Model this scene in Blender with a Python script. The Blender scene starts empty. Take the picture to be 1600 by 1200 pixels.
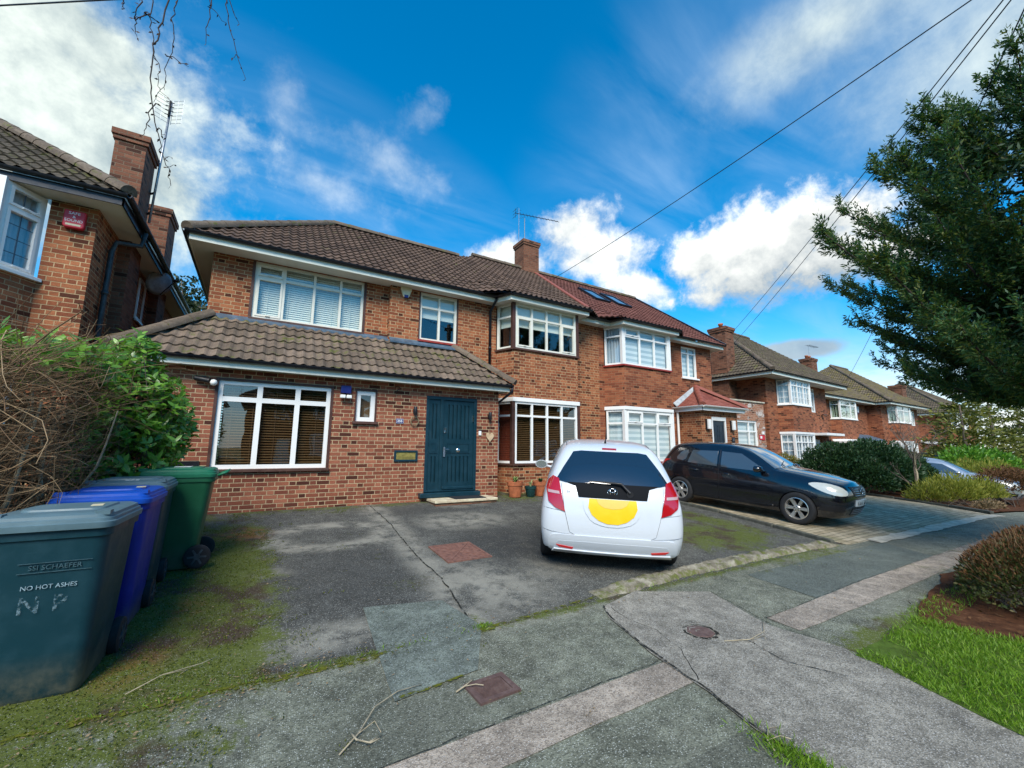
import bpy, bmesh, math, random
import numpy as np
from math import sin, cos, pi, radians, atan2, sqrt, hypot
from mathutils import Vector, Matrix, noise as mnoise
from mathutils.bvhtree import BVHTree
random.seed(7); RNG = np.random.default_rng(7)
SC = bpy.context.scene

# ---------------------------------------------------------------- camera
EYE = Vector((0.0, 0.0, 1.6))
def _cam_axes(yaw, pit, rol):
    F = Vector((sin(yaw)*cos(pit), cos(yaw)*cos(pit), sin(pit)))
    r = Vector((cos(yaw), -sin(yaw), 0)); u = r.cross(F)
    return cos(rol)*r + sin(rol)*u, -sin(rol)*r + cos(rol)*u, F
_r, _u, _f = _cam_axes(radians(30.8887), radians(8.754), radians(0.4295))
cam_d = bpy.data.cameras.new('camera'); cam = bpy.data.objects.new('camera', cam_d)
SC.collection.objects.link(cam); SC.camera = cam
cam_d.sensor_width = 36.0; cam_d.lens = 653.389/1600*36
cam_d.clip_start = 0.05; cam_d.clip_end = 3000
cam.matrix_world = Matrix(((_r.x, _u.x, -_f.x, EYE.x), (_r.y, _u.y, -_f.y, EYE.y), (_r.z, _u.z, -_f.z, EYE.z), (0, 0, 0, 1)))

# ---------------------------------------------------------------- light
SUN_EL, SUN_AZ = radians(44), radians(212)      # azimuth clockwise from +Y: veiled by thin cloud, behind the viewer to the left
sun_d = bpy.data.lights.new('sun', 'SUN'); sun = bpy.data.objects.new('sun', sun_d); SC.collection.objects.link(sun)
sun_d.energy = 2.15; sun_d.angle = radians(28); sun_d.color = (1.0, 0.94, 0.84)
_sd = Vector((sin(SUN_AZ)*cos(SUN_EL), cos(SUN_AZ)*cos(SUN_EL), sin(SUN_EL)))
sun.rotation_euler = _sd.to_track_quat('Z', 'Y').to_euler()
SC.view_settings.view_transform = 'Standard'; SC.view_settings.look = 'None'
SC.view_settings.gamma = 1.0; SC.view_settings.use_curve_mapping = False
SC.view_settings.exposure = 1.2
SKY_STRENGTH = 0.12

class NT:
    """small wrapper for building node trees"""
    def __init__(s, nt): s.nt = nt; s.n = nt.nodes; s.l = nt.links
    def node(s, t, **kw):
        n = s.n.new(t)
        for k, v in kw.items(): setattr(n, k, v)
        return n
    def put(s, sock, v):
        if v is None: return
        if isinstance(v, bpy.types.NodeSocket): s.l.new(v, sock)
        elif hasattr(sock.default_value, '__len__') and not hasattr(v, '__len__'): sock.default_value = [v]*len(sock.default_value)
        elif hasattr(sock.default_value, '__len__') and len(sock.default_value) == 4 and len(v) == 3: sock.default_value = (*v, 1)
        else: sock.default_value = v
    def math(s, op, a, b=None, c=None, clamp=False):
        n = s.node('ShaderNodeMath', operation=op, use_clamp=clamp)
        for i, v in enumerate((a, b, c)):
            if v is not None: s.put(n.inputs[i], v)
        return n.outputs[0]
    def vmath(s, op, a, b=None, out=0):
        n = s.node('ShaderNodeVectorMath', operation=op)
        s.put(n.inputs[0], a)
        if b is not None:
            if op == 'SCALE': s.put(n.inputs['Scale'], b)
            else: s.put(n.inputs[1], b)
        return n.outputs[out]
    def mix(s, f, a, b, blend='MIX', clamp=True):
        n = s.node('ShaderNodeMix', data_type='RGBA', blend_type=blend, clamp_factor=clamp)
        s.put(n.inputs[0], f); s.put(n.inputs[6], a); s.put(n.inputs[7], b)
        return n.outputs[2]
    def sep(s, v):
        n = s.node('ShaderNodeSeparateXYZ'); s.put(n.inputs[0], v); return n.outputs
    def comb(s, x=0, y=0, z=0):
        n = s.node('ShaderNodeCombineXYZ')
        for i, v in enumerate((x, y, z)): s.put(n.inputs[i], v)
        return n.outputs[0]
    def noise(s, vec, scale=5, detail=4, rough=.55, dist=0, out=0, dim='3D'):
        n = s.node('ShaderNodeTexNoise', noise_dimensions=dim)
        s.put(n.inputs['Vector'], vec); n.inputs['Scale'].default_value = scale; n.inputs['Detail'].default_value = detail
        n.inputs['Roughness'].default_value = rough; n.inputs['Distortion'].default_value = dist
        return n.outputs[out]
    def white(s, vec, out=0):
        n = s.node('ShaderNodeTexWhiteNoise', noise_dimensions='3D'); s.put(n.inputs['Vector'], vec); return n.outputs[out]
    def vor(s, vec, scale, feature='F1', out=0, rand=1):
        n = s.node('ShaderNodeTexVoronoi', feature=feature); s.put(n.inputs['Vector'], vec); n.inputs['Scale'].default_value = scale
        n.inputs['Randomness'].default_value = rand
        return n.outputs[out]
    def ramp(s, fac, stops, interp='LINEAR'):
        n = s.node('ShaderNodeValToRGB'); cr = n.color_ramp; cr.interpolation = interp
        while len(cr.elements) < len(stops): cr.elements.new(.5)
        for e, (p, c) in zip(cr.elements, stops):
            e.position = p; e.color = (*c, 1) if hasattr(c, '__len__') else (c, c, c, 1)
        s.put(n.inputs[0], fac); return n.outputs[0]
    def rng(s, v, a, b, c=0, d=1, smooth=True):
        n = s.node('ShaderNodeMapRange', interpolation_type='SMOOTHSTEP' if smooth else 'LINEAR')
        for i, x in enumerate((v, a, b, c, d)): s.put(n.inputs[i], x)
        return n.outputs[0]

# ---------------------------------------------------------------- sky with clouds
def px_dir(u, v):
    d = _r*((u-800)/653.389) - _u*((v-600)/653.389) + _f
    return d.normalized()
def make_world():
    w = bpy.data.worlds.new('World'); SC.world = w; w.use_nodes = True
    t = NT(w.node_tree); t.n.clear()
    sky = t.node('ShaderNodeTexSky', sky_type='NISHITA'); sky.sun_disc = False
    sky.sun_elevation = SUN_EL; sky.sun_rotation = SUN_AZ
    sky.air_density = 1.0; sky.dust_density = 0.35; sky.ozone_density = 3.0
    tc = t.node('ShaderNodeTexCoord'); D = tc.outputs['Generated']
    x, y, z = t.sep(D)
    zc = t.math('MAXIMUM', z, 0.02)
    # the blue deepens and saturates away from the horizon
    hs = t.node('ShaderNodeHueSaturation'); hs.inputs['Saturation'].default_value = 1.5; hs.inputs['Hue'].default_value = .492
    t.put(hs.inputs['Color'], sky.outputs[0])
    hs.inputs['Value'].default_value = 1.0
    blue = t.mix(1.0, hs.outputs[0], SKY_TINT, blend='MULTIPLY')
    blue = t.mix(t.rng(z, .0, .30, .75, 0), blue, (1.5, 2.4, 3.4))
    # cloud deck coordinates: the direction projected on a flat layer
    k = t.math('DIVIDE', 1.0, t.math('ADD', zc, .12))
    P = t.comb(t.math('MULTIPLY', x, k), t.math('MULTIPLY', y, k), 0)
    n1 = t.noise(D, 5.2, 9, .6, .12)
    n2 = t.noise(D, 17.0, 9, .64, .15)
    nz = t.math('ADD', t.math('MULTIPLY', n1, .5), t.math('MULTIPLY', n2, .5))
    nzc = t.math('SUBTRACT', nz, .5)
    def blob(u, v, ra, rb, ang):
        """soft ellipse of directions round a centre: half sizes in radians, tilted by ang in the tangent plane"""
        c = px_dir(u, v); e = Vector((c.y, -c.x, 0)).normalized(); n = e.cross(c)
        a = e*cos(ang) + n*sin(ang); b = -e*sin(ang) + n*cos(ang)
        da = t.vmath('DOT_PRODUCT', D, tuple(a), out=1); db = t.vmath('DOT_PRODUCT', D, tuple(b), out=1)
        dc = t.vmath('DOT_PRODUCT', D, tuple(c), out=1)
        r2 = t.math('ADD', t.math('POWER', t.math('DIVIDE', da, ra), 2.0), t.math('POWER', t.math('DIVIDE', db, rb), 2.0))
        s = t.math('SUBTRACT', 1.0, t.math('SQRT', r2))
        s = t.math('SUBTRACT', s, t.math('MULTIPLY', t.math('LESS_THAN', dc, 0.0), 100.0))
        return s, db
    col = blue
    def lay(col, blobs, amp, e0, e1, opac, shade, lo, hi):
        W = None; H = None                       # soft union of the ellipses, and the height within it
        for b in blobs:
            s, db = blob(*b)
            w = t.math('EXPONENT', t.math('MULTIPLY', t.math('MAXIMUM', s, -3.0), 5.0)); h = t.math('MULTIPLY', w, t.math('MULTIPLY', db, 1/.09))
            W = w if W is None else t.math('ADD', W, w); H = h if H is None else t.math('ADD', H, h)
        tot = t.math('DIVIDE', t.math('LOGARITHM', W, 2.718281828), 5.0); low = t.math('DIVIDE', H, W)
        dens = t.rng(t.math('ADD', tot, t.math('MULTIPLY', nzc, amp)), e0, e1)
        # white tops, greyer undersides; broken up by the same noise
        b = t.math('ADD', t.math('MULTIPLY', low, shade), t.math('MULTIPLY', nzc, 2.6))
        c = t.ramp(t.math('ADD', b, .5), [(0.0, lo), (.45, tuple((l+h)/2 for l, h in zip(lo, hi))), (.85, hi)])
        return t.mix(t.math('MULTIPLY', dens, opac), col, c)
    # thin high veil: streaks on the flat deck
    mp = t.node('ShaderNodeMapping'); mp.inputs['Rotation'].default_value = (0, 0, radians(35)); mp.inputs['Scale'].default_value = (1.0, 3.2, 1)
    t.put(mp.inputs['Vector'], P)
    st = t.noise(mp.outputs[0], 1.2, 6, .55, .6)
    vb = [blob(*b)[0] for b in ((520, 265, .55, .16, -.25), (1150, 190, .5, .3, .5), (1210, 540, .35, .10, .1))]
    vs = t.math('MAXIMUM', t.math('MAXIMUM', vb[0], vb[1]), vb[2])
    veil = t.math('MULTIPLY', t.rng(vs, -.15, .75), t.rng(st, .34, .82))
    col = t.mix(t.math('MULTIPLY', veil, .42), col, CLOUD_VEIL)
    w1, g1 = CLOUD_HI, CLOUD_LO
    col = lay(col, ((50, 190, .25, .10, -.5), (205, 250, .13, .055, -.4), (-160, 80, .36, .26, 0), (80, 20, .16, .05, -.2)), 1.5, -.12, .5, .92, .12, (g1[0]*.7, g1[1]*.8, g1[2]*.8), (w1[0]*.8, w1[1]*.86, w1[2]*.82))
    col = lay(col, ((662, 178, .075, .05, .3), (447, 140, .05, .12, .1), (600, 250, .2, .06, -.3), (505, 290, .16, .05, -.2)), 3.0, .1, 1.6, .42, .2, (g1[0]*1.2, g1[1]*1.3, g1[2]*1.4), (w1[0]*.8, w1[1]*.85, w1[2]*.9))
    col = lay(col, ((1200, 385, .17, .10, .10), (1100, 405, .09, .055, 0), (1275, 345, .14, .075, .1), (1310, 400, .15, .08, 0), (1170, 430, .13, .06, 0)), 2.9, -.05, .55, 1.0, .8, g1, w1)
    col = lay(col, ((890, 355, .11, .07, .3), (800, 405, .12, .05, 0), (935, 400, .14, .06, 0), (1000, 450, .10, .04, -.3)), 2.8, .0, .75, .97, .35, (g1[0]*1.1, g1[1]*1.1, g1[2]*1.1), w1)
    col = lay(col, ((1590, 60, .30, .20, .3), (1290, 40, .22, .09, .1)), 1.0, -.05, 1.25, .7, .2, (g1[0]*1.1, g1[1]*1.15, g1[2]*1.1), (w1[0]*.8, w1[1]*.86, w1[2]*.8))
    col = lay(col, ((1255, 546, .085, .026, .0), (1215, 552, .04, .018, 0)), 1.1, .0, .45, .9, .15, (g1[0]*.62, g1[1]*.72, g1[2]*.85), (g1[0]*1.0, g1[1]*1.1, g1[2]*1.15))
    # pale band near the horizon, strongest to the right
    hz = t.math('MULTIPLY', t.rng(z, .02, .24, 1, 0), t.rng(t.noise(P, .9, 6, .6), .36, .6))
    hz = t.math('MULTIPLY', hz, t.rng(x, .3, .95))
    col = t.mix(t.math('MULTIPLY', hz, .85), col, tuple(c*.9 for c in w1))
    bg = t.node('ShaderNodeBackground'); t.put(bg.inputs[0], col); bg.inputs[1].default_value = SKY_STRENGTH
    o = t.node('ShaderNodeOutputWorld'); t.l.new(bg.outputs[0], o.inputs[0])
SKY_TINT = (.80, .88, .86)
CLOUD_HI = (5.2, 5.2, 4.9); CLOUD_LO = (1.8, 2.05, 2.2); CLOUD_VEIL = (2.0, 2.9, 4.0)
make_world()
# ---------------------------------------------------------------- ground height
def ss(a, b, x):
    t = min(1, max(0, (x-a)/(b-a))); return t*t*(3-2*t)
def gz(x, y):
    z = 0.1 + .068*(min(y, 11)-3) if y > 3 else 0.1 + .025*(max(y, -4)-3)
    return z - .42*ss(14, 24, x)

# ---------------------------------------------------------------- objects
WM = {}                                            # world matrices of the things' empties
def link(o): SC.collection.objects.link(o); return o
def tag(o, label, cat, group=None, kind=None):
    if label: o['label'] = label
    if cat: o['category'] = cat
    if group: o['group'] = group
    if kind: o['kind'] = kind
    return o
def thing(name, label, cat, loc=(0, 0, 0), rz=0.0, group=None):
    o = bpy.data.objects.new(name, None); link(o); o.empty_display_size = .2
    o.location = loc; o.rotation_euler = (0, 0, rz)
    WM[o.name] = Matrix.Translation(Vector(loc)) @ Matrix.Rotation(rz, 4, 'Z')
    return tag(o, label, cat, group)
def kids(o): return [c for c in bpy.data.objects if c.parent == o]
def dup(o, parent=None, loc=None, rz=None, label=None, swap=None):
    ch = kids(o); c = o.copy(); link(c); c.parent = parent
    if loc is not None: c.location = loc
    if rz is not None: c.rotation_euler = (0, 0, rz)
    if label: c['label'] = label
    if swap and c.type == 'MESH':
        names = [m.name for m in c.data.materials]
        if any(n in swap for n in names):
            c.data = c.data.copy()
            for i, n in enumerate(names):
                if n in swap: c.data.materials[i] = swap[n]
    for k in ch: dup(k, c, swap=swap)
    return c

class MB:
    """collects geometry with material slots and links it as ONE mesh object"""
    def __init__(s, T=None): s.v = []; s.f = []; s.m = []; s.uvc = []; s.T = T or Matrix(); s.mi = 0
    def add(s, vs, fs, mi=None, uv=None):
        b = len(s.v); T = s.T
        s.v += [T @ Vector(p) for p in vs]
        for k, f in enumerate(fs):
            s.f.append([b+i for i in f]); s.m.append(s.mi if mi is None else mi)
            s.uvc.append([uv[i] for i in f] if uv else None)
    def quad(s, a, b, c, d, mi=None): s.add((a, b, c, d), ((0, 1, 2, 3),), mi)
    def box(s, x0, x1, y0, y1, z0, z1, mi=None):
        s.add(((x0,y0,z0),(x1,y0,z0),(x1,y1,z0),(x0,y1,z0),(x0,y0,z1),(x1,y0,z1),(x1,y1,z1),(x0,y1,z1)),
              ((0,3,2,1),(4,5,6,7),(0,1,5,4),(1,2,6,5),(2,3,7,6),(3,0,4,7)), mi)
    def hexa(s, p, mi=None):
        s.add(p, ((0,3,2,1),(4,5,6,7),(0,1,5,4),(1,2,6,5),(2,3,7,6),(3,0,4,7)), mi)
    def bar(s, a, b, w, d, up=(0, 0, 1), mi=None):
        a = Vector(a); b = Vector(b); t = (b-a).normalized(); u = Vector(up); n = t.cross(u)
        if n.length < 1e-4: n = t.cross(Vector((1, 0, 0)))
        n.normalize(); u = n.cross(t)
        P = []
        for p in (a, b):
            for i, j in ((-1,-1),(1,-1),(1,1),(-1,1)): P.append(p + n*(i*w/2) + u*(j*d/2))
        s.add(P, ((0,1,2,3),(7,6,5,4),(0,4,5,1),(1,5,6,2),(2,6,7,3),(3,7,4,0)), mi)
    def tube(s, pts, r, n=6, mi=None, cap=True):
        pts = [Vector(p) for p in pts]; k = len(pts)
        rr = r if hasattr(r, '__len__') else [r]*k
        V = []; up = None
        for i, p in enumerate(pts):
            t = (pts[min(i+1, k-1)] - pts[max(i-1, 0)])
            if t.length < 1e-9: t = Vector((0, 0, 1))
            t.normalize()
            if up is None: up = t.orthogonal().normalized()
            up = (up - t*up.dot(t))
            if up.length < 1e-6: up = t.orthogonal()
            up.normalize(); w = t.cross(up)
            for j in range(n):
                a = 2*pi*j/n; V.append(p + (up*cos(a) + w*sin(a))*rr[i])
        F = [(i*n+j, i*n+(j+1) % n, (i+1)*n+(j+1) % n, (i+1)*n+j) for i in range(k-1) for j in range(n)]
        if cap: F += [tuple(range(n-1, -1, -1)), tuple((k-1)*n+j for j in range(n))]
        s.add(V, F, mi)
    def lathe(s, prof, n=20, c=(0, 0, 0), axis='Z', mi=None, cap=True, a0=0, a1=2*pi):
        V = []; full = abs(a1-a0-2*pi) < 1e-6; m = n if full else n+1
        for r, h in prof:
            for j in range(m):
                a = a0+(a1-a0)*j/n; x, y, z = r*cos(a), r*sin(a), h
                if axis == 'X': x, y, z = h, x, y
                elif axis == 'Y': x, y, z = y, h, x
                V.append((c[0]+x, c[1]+y, c[2]+z))
        F = []
        for i in range(len(prof)-1):
            for j in range(n):
                a, b = i*m+j, i*m+(j+1) % m; F.append((a, b, b+m, a+m))
        if cap and full:
            if prof[0][0] > 1e-5: F.append(tuple(range(n-1, -1, -1)))
            if prof[-1][0] > 1e-5: F.append(tuple((len(prof)-1)*m+j for j in range(n)))
        s.add(V, F, mi)
    def prism(s, poly, y0, y1, mi=None, plane='XZ'):
        """extruded outline"""
        n = len(poly)
        def P(p, d): return (p[0], d, p[1]) if plane == 'XZ' else ((d, p[0], p[1]) if plane == 'YZ' else (p[0], p[1], d))
        V = [P(p, y0) for p in poly] + [P(p, y1) for p in poly]
        F = [tuple(range(n)), tuple(range(2*n-1, n-1, -1))] + [(i, i+n, (i+1) % n+n, (i+1) % n) for i in range(n)]
        s.add(V, F, mi)
    def build(s, name, mats, parent=None, smooth=False, bevel=0, world=False, recalc=True, seg=2, angle=None):
        me = bpy.data.meshes.new(name); V = s.v
        if world and parent is not None:
            root = parent
            while root.parent is not None: root = root.parent
            I = WM[root.name].inverted(); V = [I @ p for p in V]
        me.from_pydata([tuple(p) for p in V], [], s.f)
        if not isinstance(mats, (list, tuple)): mats = [mats]
        for m in mats: me.materials.append(m)
        me.polygons.foreach_set('material_index', s.m)
        if recalc or bevel:
            bm = bmesh.new(); bm.from_mesh(me)
            uvl = None
            if recalc: bmesh.ops.recalc_face_normals(bm, faces=bm.faces)
            if bevel:
                ed = [e for e in bm.edges if len(e.link_faces) == 2 and e.calc_face_angle(0) > .6]
                bmesh.ops.bevel(bm, geom=ed, offset=bevel, segments=seg, affect='EDGES', profile=.5, clamp_overlap=True)
            bm.to_mesh(me); bm.free()
        me.update()
        box_uv(me)
        if not bevel and not recalc and any(u is not None for u in s.uvc):
            ul = me.uv_layers[0].data; li = 0
            for f, u in zip(s.f, s.uvc):
                for i in range(len(f)):
                    if u is not None: ul[li].uv = u[i]
                    li += 1
        if smooth:
            me.polygons.foreach_set('use_smooth', [True]*len(me.polygons))
            if angle: me.set_sharp_from_angle(angle=angle)
        o = bpy.data.objects.new(name, me); link(o); o.parent = parent
        return o
def box_uv(me):
    nl = len(me.loops)
    if nl == 0: return
    co = np.empty(len(me.vertices)*3); me.vertices.foreach_get('co', co); co = co.reshape(-1, 3)
    vi = np.empty(nl, dtype=np.int32); me.loops.foreach_get('vertex_index', vi)
    nf = len(me.polygons); nr = np.empty(nf*3); me.polygons.foreach_get('normal', nr); nr = nr.reshape(-1, 3)
    tot = np.empty(nf, dtype=np.int32); me.polygons.foreach_get('loop_total', tot)
    st = np.empty(nf, dtype=np.int32); me.polygons.foreach_get('loop_start', st)
    fi = np.empty(nl, dtype=np.int32)
    order = np.argsort(st); fi[:] = np.repeat(order, tot[order])
    N = nr[fi]; p = co[vi]
    h = np.hypot(N[:, 0], N[:, 1]); flat = np.abs(N[:, 2]) > .75
    h = np.where(h < 1e-6, 1, h)
    tx, ty = -N[:, 1]/h, N[:, 0]/h
    u = np.where(flat, p[:, 0], p[:, 0]*tx + p[:, 1]*ty); v = np.where(flat, p[:, 1], p[:, 2])
    ul = me.uv_layers.new(name='UVMap')
    ul.data.foreach_set('uv', np.stack([u, v], 1).ravel())
def raw_mesh(name, V, F, mats, parent=None, smooth=False, mi=None, attrs=None):
    """numpy verts (n,3), faces (m,k)"""
    V = np.asarray(V, dtype=np.float32); F = np.asarray(F, dtype=np.int32); me = bpy.data.meshes.new(name)
    me.vertices.add(len(V)); me.vertices.foreach_set('co', V.ravel())
    k = F.shape[1]; me.loops.add(F.size); me.loops.foreach_set('vertex_index', F.ravel())
    me.polygons.add(len(F)); me.polygons.foreach_set('loop_start', np.arange(0, F.size, k, dtype=np.int32))
    me.polygons.foreach_set('loop_total', np.full(len(F), k, dtype=np.int32))
    if not isinstance(mats, (list, tuple)): mats = [mats]
    for m in mats: me.materials.append(m)
    if mi is not None: me.polygons.foreach_set('material_index', np.asarray(mi, dtype=np.int32))
    if smooth: me.polygons.foreach_set('use_smooth', [True]*len(F))
    me.update(calc_edges=True); me.validate()
    if attrs:
        for nm, a in attrs.items():
            at = me.attributes.new(nm, 'FLOAT', 'POINT'); at.data.foreach_set('value', np.asarray(a, dtype=np.float32))
    o = bpy.data.objects.new(name, me); link(o); o.parent = parent
    return o
def frame_T(origin, xdir, ydir=None):
    """matrix: local x along xdir (horizontal), local y INTO the wall, z up"""
    x = Vector(xdir).normalized(); z = Vector((0, 0, 1)); y = z.cross(x)
    return Matrix(((x.x, y.x, z.x, origin[0]), (x.y, y.y, z.y, origin[1]), (x.z, y.z, z.z, origin[2]), (0, 0, 0, 1)))
def v3(*a): return Vector(a)
def nz(x, y=0, z=0, s=1): return mnoise.noise(Vector((x*s, y*s, z*s)))
# ---------------------------------------------------------------- materials
def mat(name, col=(.5, .5, .5), rough=.6, metal=0, spec=.5, fn=None, coat=0):
    m = bpy.data.materials.new(name); m.use_nodes = True; t = NT(m.node_tree); b = t.n['Principled BSDF']
    t.put(b.inputs['Base Color'], col); b.inputs['Roughness'].default_value = rough; b.inputs['Metallic'].default_value = metal
    b.inputs['Specular IOR Level'].default_value = spec
    if coat: b.inputs['Coat Weight'].default_value = coat; b.inputs['Coat Roughness'].default_value = .03
    if fn: fn(t, b)
    return m
def bump(t, b, h, strength=.3, dist=.01):
    n = t.node('ShaderNodeBump'); n.inputs['Strength'].default_value = strength; n.inputs['Distance'].default_value = dist
    t.put(n.inputs['Height'], h); t.l.new(n.outputs[0], b.inputs['Normal'])
def uvn(t): return t.node('ShaderNodeTexCoord').outputs['UV']
def objc(t): return t.node('ShaderNodeTexCoord').outputs['Object']
def geo(t, o='Position'): return t.node('ShaderNodeNewGeometry').outputs[o]
def attr(t, n): return t.node('ShaderNodeAttribute', attribute_name=n).outputs['Fac']

def brick_mat(name, ca, cb, cc, mort, flemish=True, white=0.0, dirt=.4, mo=.011):
    """brickwork on metric UVs: each brick has a tone of its own, pale mortar, weather stains"""
    def fn(t, b):
        u, v, _ = t.sep(uvn(t))
        per = .3375 if flemish else .225
        row = t.math('FLOOR', t.math('DIVIDE', v, .075))
        sh = t.math('MULTIPLY', t.math('MODULO', t.math('ABSOLUTE', row), 2.0), per/2)
        wob = t.math('MULTIPLY', t.math('SUBTRACT', t.noise(uvn(t), 22, 2), .5), .008)
        uu = t.math('ADD', t.math('ADD', u, sh), t.math('ADD', wob, 100*per))
        vv = t.math('ADD', v, t.math('ADD', wob, 7.5))
        cell = t.math('FLOOR', t.math('DIVIDE', uu, per)); fu = t.math('SUBTRACT', uu, t.math('MULTIPLY', cell, per))
        fv = t.math('SUBTRACT', vv, t.math('MULTIPLY', t.math('FLOOR', t.math('DIVIDE', vv, .075)), .075))
        if flemish:
            hd = t.math('GREATER_THAN', fu, .225)
            fb = t.math('SUBTRACT', fu, t.math('MULTIPLY', hd, .225))
        else: hd, fb = 0.0, fu
        mm = t.math('MAXIMUM', t.rng(fb, mo-.002, mo+.003, 1, 0), t.rng(fv, mo-.002, mo+.003, 1, 0))
        idv = t.comb(cell, row, hd); r1 = t.white(idv); r2 = t.white(t.vmath('ADD', idv, (17.3, 5.1, 2.2)))
        c = t.ramp(r1, [(0, ca), (.5, cb), (1, cc)])
        c = t.mix(t.rng(r2, .86, .93), c, tuple(x*.42 for x in ca))
        fine = t.noise(uvn(t), 60, 5, .7)
        c = t.mix(.55, c, t.ramp(fine, [(.3, .25), (.7, .85)]), blend='OVERLAY')
        blot = t.noise(uvn(t), 1.3, 6, .65)
        c = t.mix(t.math('MULTIPLY', t.rng(blot, .5, .75), dirt), c, tuple(x*.45 for x in cb))
        run = t.noise(t.vmath('MULTIPLY', uvn(t), (5.0, .55, 1.0)), 1.0, 6, .7)
        c = t.mix(t.math('MULTIPLY', t.rng(run, .55, .72), .35), c, tuple(x*.4 for x in cb))
        pale = t.rng(t.noise(uvn(t), 1.9, 7, .75), .62, .74)
        c = t.mix(t.math('MULTIPLY', pale, .30), c, (.50, .38, .27))
        mcol = t.mix(t.rng(t.noise(uvn(t), 6, 5), .35, .7), mort, tuple(x*.6 for x in mort))
        if white:
            c = t.mix(t.math('MULTIPLY', t.rng(t.noise(uvn(t), 2.2, 6, .7), .47, .6), t.math('MULTIPLY', t.rng(r2, .2, .6), white)), c, (.6, .55, .5))
        c = t.mix(mm, c, mcol)
        t.put(b.inputs['Base Color'], c); b.inputs['Roughness'].default_value = .85
        hgt = t.math('ADD', t.math('MULTIPLY', mm, -1.0), t.math('MULTIPLY', fine, .35))
        bump(t, b, hgt, .55, .008)
    return mat(name, fn=fn, spec=.25)
M = {}
M['brick'] = brick_mat('brick_orange', (.165, .047, .022), (.275, .085, .035), (.36, .13, .056), (.50, .35, .19))
M['brick_low'] = brick_mat('brick_red_brown', (.145, .042, .025), (.235, .074, .040), (.32, .115, .064), (.52, .385, .225))
M['brick_plain'] = brick_mat('brick_stretcher', (.16, .045, .023), (.25, .076, .036), (.33, .115, .052), (.33, .20, .11), flemish=False, mo=.009)
M['brick_chim'] = brick_mat('brick_chimney', (.12, .045, .026), (.17, .066, .036), (.22, .09, .05), (.20, .14, .09), flemish=False)
M['brick_stain'] = brick_mat('brick_lime_stained', (.22, .08, .045), (.30, .12, .065), (.36, .17, .10), (.50, .40, .29), flemish=False, white=.9)

def tile_mat(name, c0, c1, moss=.25, mosscol=(.10, .105, .025)):
    def fn(t, b):
        u, v, _ = t.sep(uvn(t))
        ti = t.comb(t.math('FLOOR', t.math('DIVIDE', u, .33)), t.math('FLOOR', t.math('DIVIDE', v, .27)), 0)
        r = t.white(ti)
        c = t.mix(r, c0, c1)
        f = t.noise(uvn(t), 9, 7, .7); g = t.noise(uvn(t), 70, 3, .6)
        c = t.mix(.5, c, t.ramp(f, [(.3, .28), (.7, .78)]), blend='OVERLAY')
        c = t.mix(.4, c, t.ramp(g, [(.3, .2), (.7, .85)]), blend='OVERLAY')
        lich = t.rng(t.noise(uvn(t), 26, 3, .6), .63, .70)
        c = t.mix(t.math('MULTIPLY', lich, .35), c, (.36, .33, .26))
        mo = t.rng(t.math('ADD', t.noise(uvn(t), 2.3, 6, .72), t.math('MULTIPLY', t.math('SUBTRACT', f, .5), .4)), .66-moss*.32, .74-moss*.30)
        c = t.mix(t.math('MULTIPLY', mo, .85), c, mosscol)
        t.put(b.inputs['Base Color'], c); b.inputs['Roughness'].default_value = .85
        bump(t, b, t.math('ADD', f, t.math('MULTIPLY', g, .6)), .5, .006)
    return mat(name, fn=fn, spec=.2)
M['tile'] = tile_mat('tile_brown', (.072, .046, .033), (.125, .080, .056), .14)
M['tile_low'] = tile_mat('tile_weathered', (.105, .078, .056), (.185, .135, .098), .34)
M['tile_red'] = tile_mat('tile_red', (.105, .040, .030), (.150, .060, .045), .04)
M['tile_moss'] = tile_mat('tile_mossy', (.10, .078, .050), (.155, .12, .08), .55, (.16, .128, .040))
M['tile_side'] = tile_mat('tile_green_brown', (.075, .058, .040), (.12, .094, .064), .36, (.12, .115, .035))
M['tile_porch'] = tile_mat('tile_porch_red', (.20, .058, .042), (.29, .10, .072), .0)
M['ridge_red'] = mat('ridge_red', (.25, .07, .045), .7)
M['ridge'] = tile_mat('ridge_brown', (.10, .075, .054), (.165, .125, .09), .3)

def worn(c, r=.45, amt=.18, sc=6, spec=.4):
    def fn(t, b):
        n = t.noise(objc(t), sc, 6, .65)
        t.put(b.inputs['Base Color'], t.mix(amt*2, c, t.ramp(n, [(.3, .2), (.7, .72)]), blend='OVERLAY'))
        t.put(b.inputs['Roughness'], t.rng(n, .3, .7, r*.75, min(1, r*1.3)))
    return fn
def wmat(name, c, r=.45, amt=.18, sc=6, spec=.4, metal=0): return mat(name, c, r, metal, spec, fn=worn(c, r, amt, sc))
M['upvc'] = wmat('white_upvc', (.82, .81, .77), .32, .05, 3)
M['cream'] = wmat('cream_painted_wood', (.72, .70, .60), .4, .12, 4)
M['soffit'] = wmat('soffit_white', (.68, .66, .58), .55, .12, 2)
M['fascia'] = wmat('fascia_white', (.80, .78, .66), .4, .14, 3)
M['gutter'] = wmat('gutter_black', (.012, .014, .02), .35, .15, 8)
M['pipe_grey'] = wmat('pipe_weathered', (.05, .06, .065), .5, .5, 14)
M['lead'] = wmat('lead_flashing', (.075, .115, .155), .5, .3, 7)
M['leadlight'] = wmat('lead_pale', (.36, .40, .42), .55, .3, 9)
M['sill_brown'] = wmat('sill_brown_tile', (.085, .04, .028), .5, .25, 9)
M['sill_red'] = wmat('sill_red_paint', (.30, .035, .022), .45, .25, 9)
M['woodframe'] = wmat('dark_brown_wood', (.075, .03, .02), .5, .2, 9)
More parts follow.
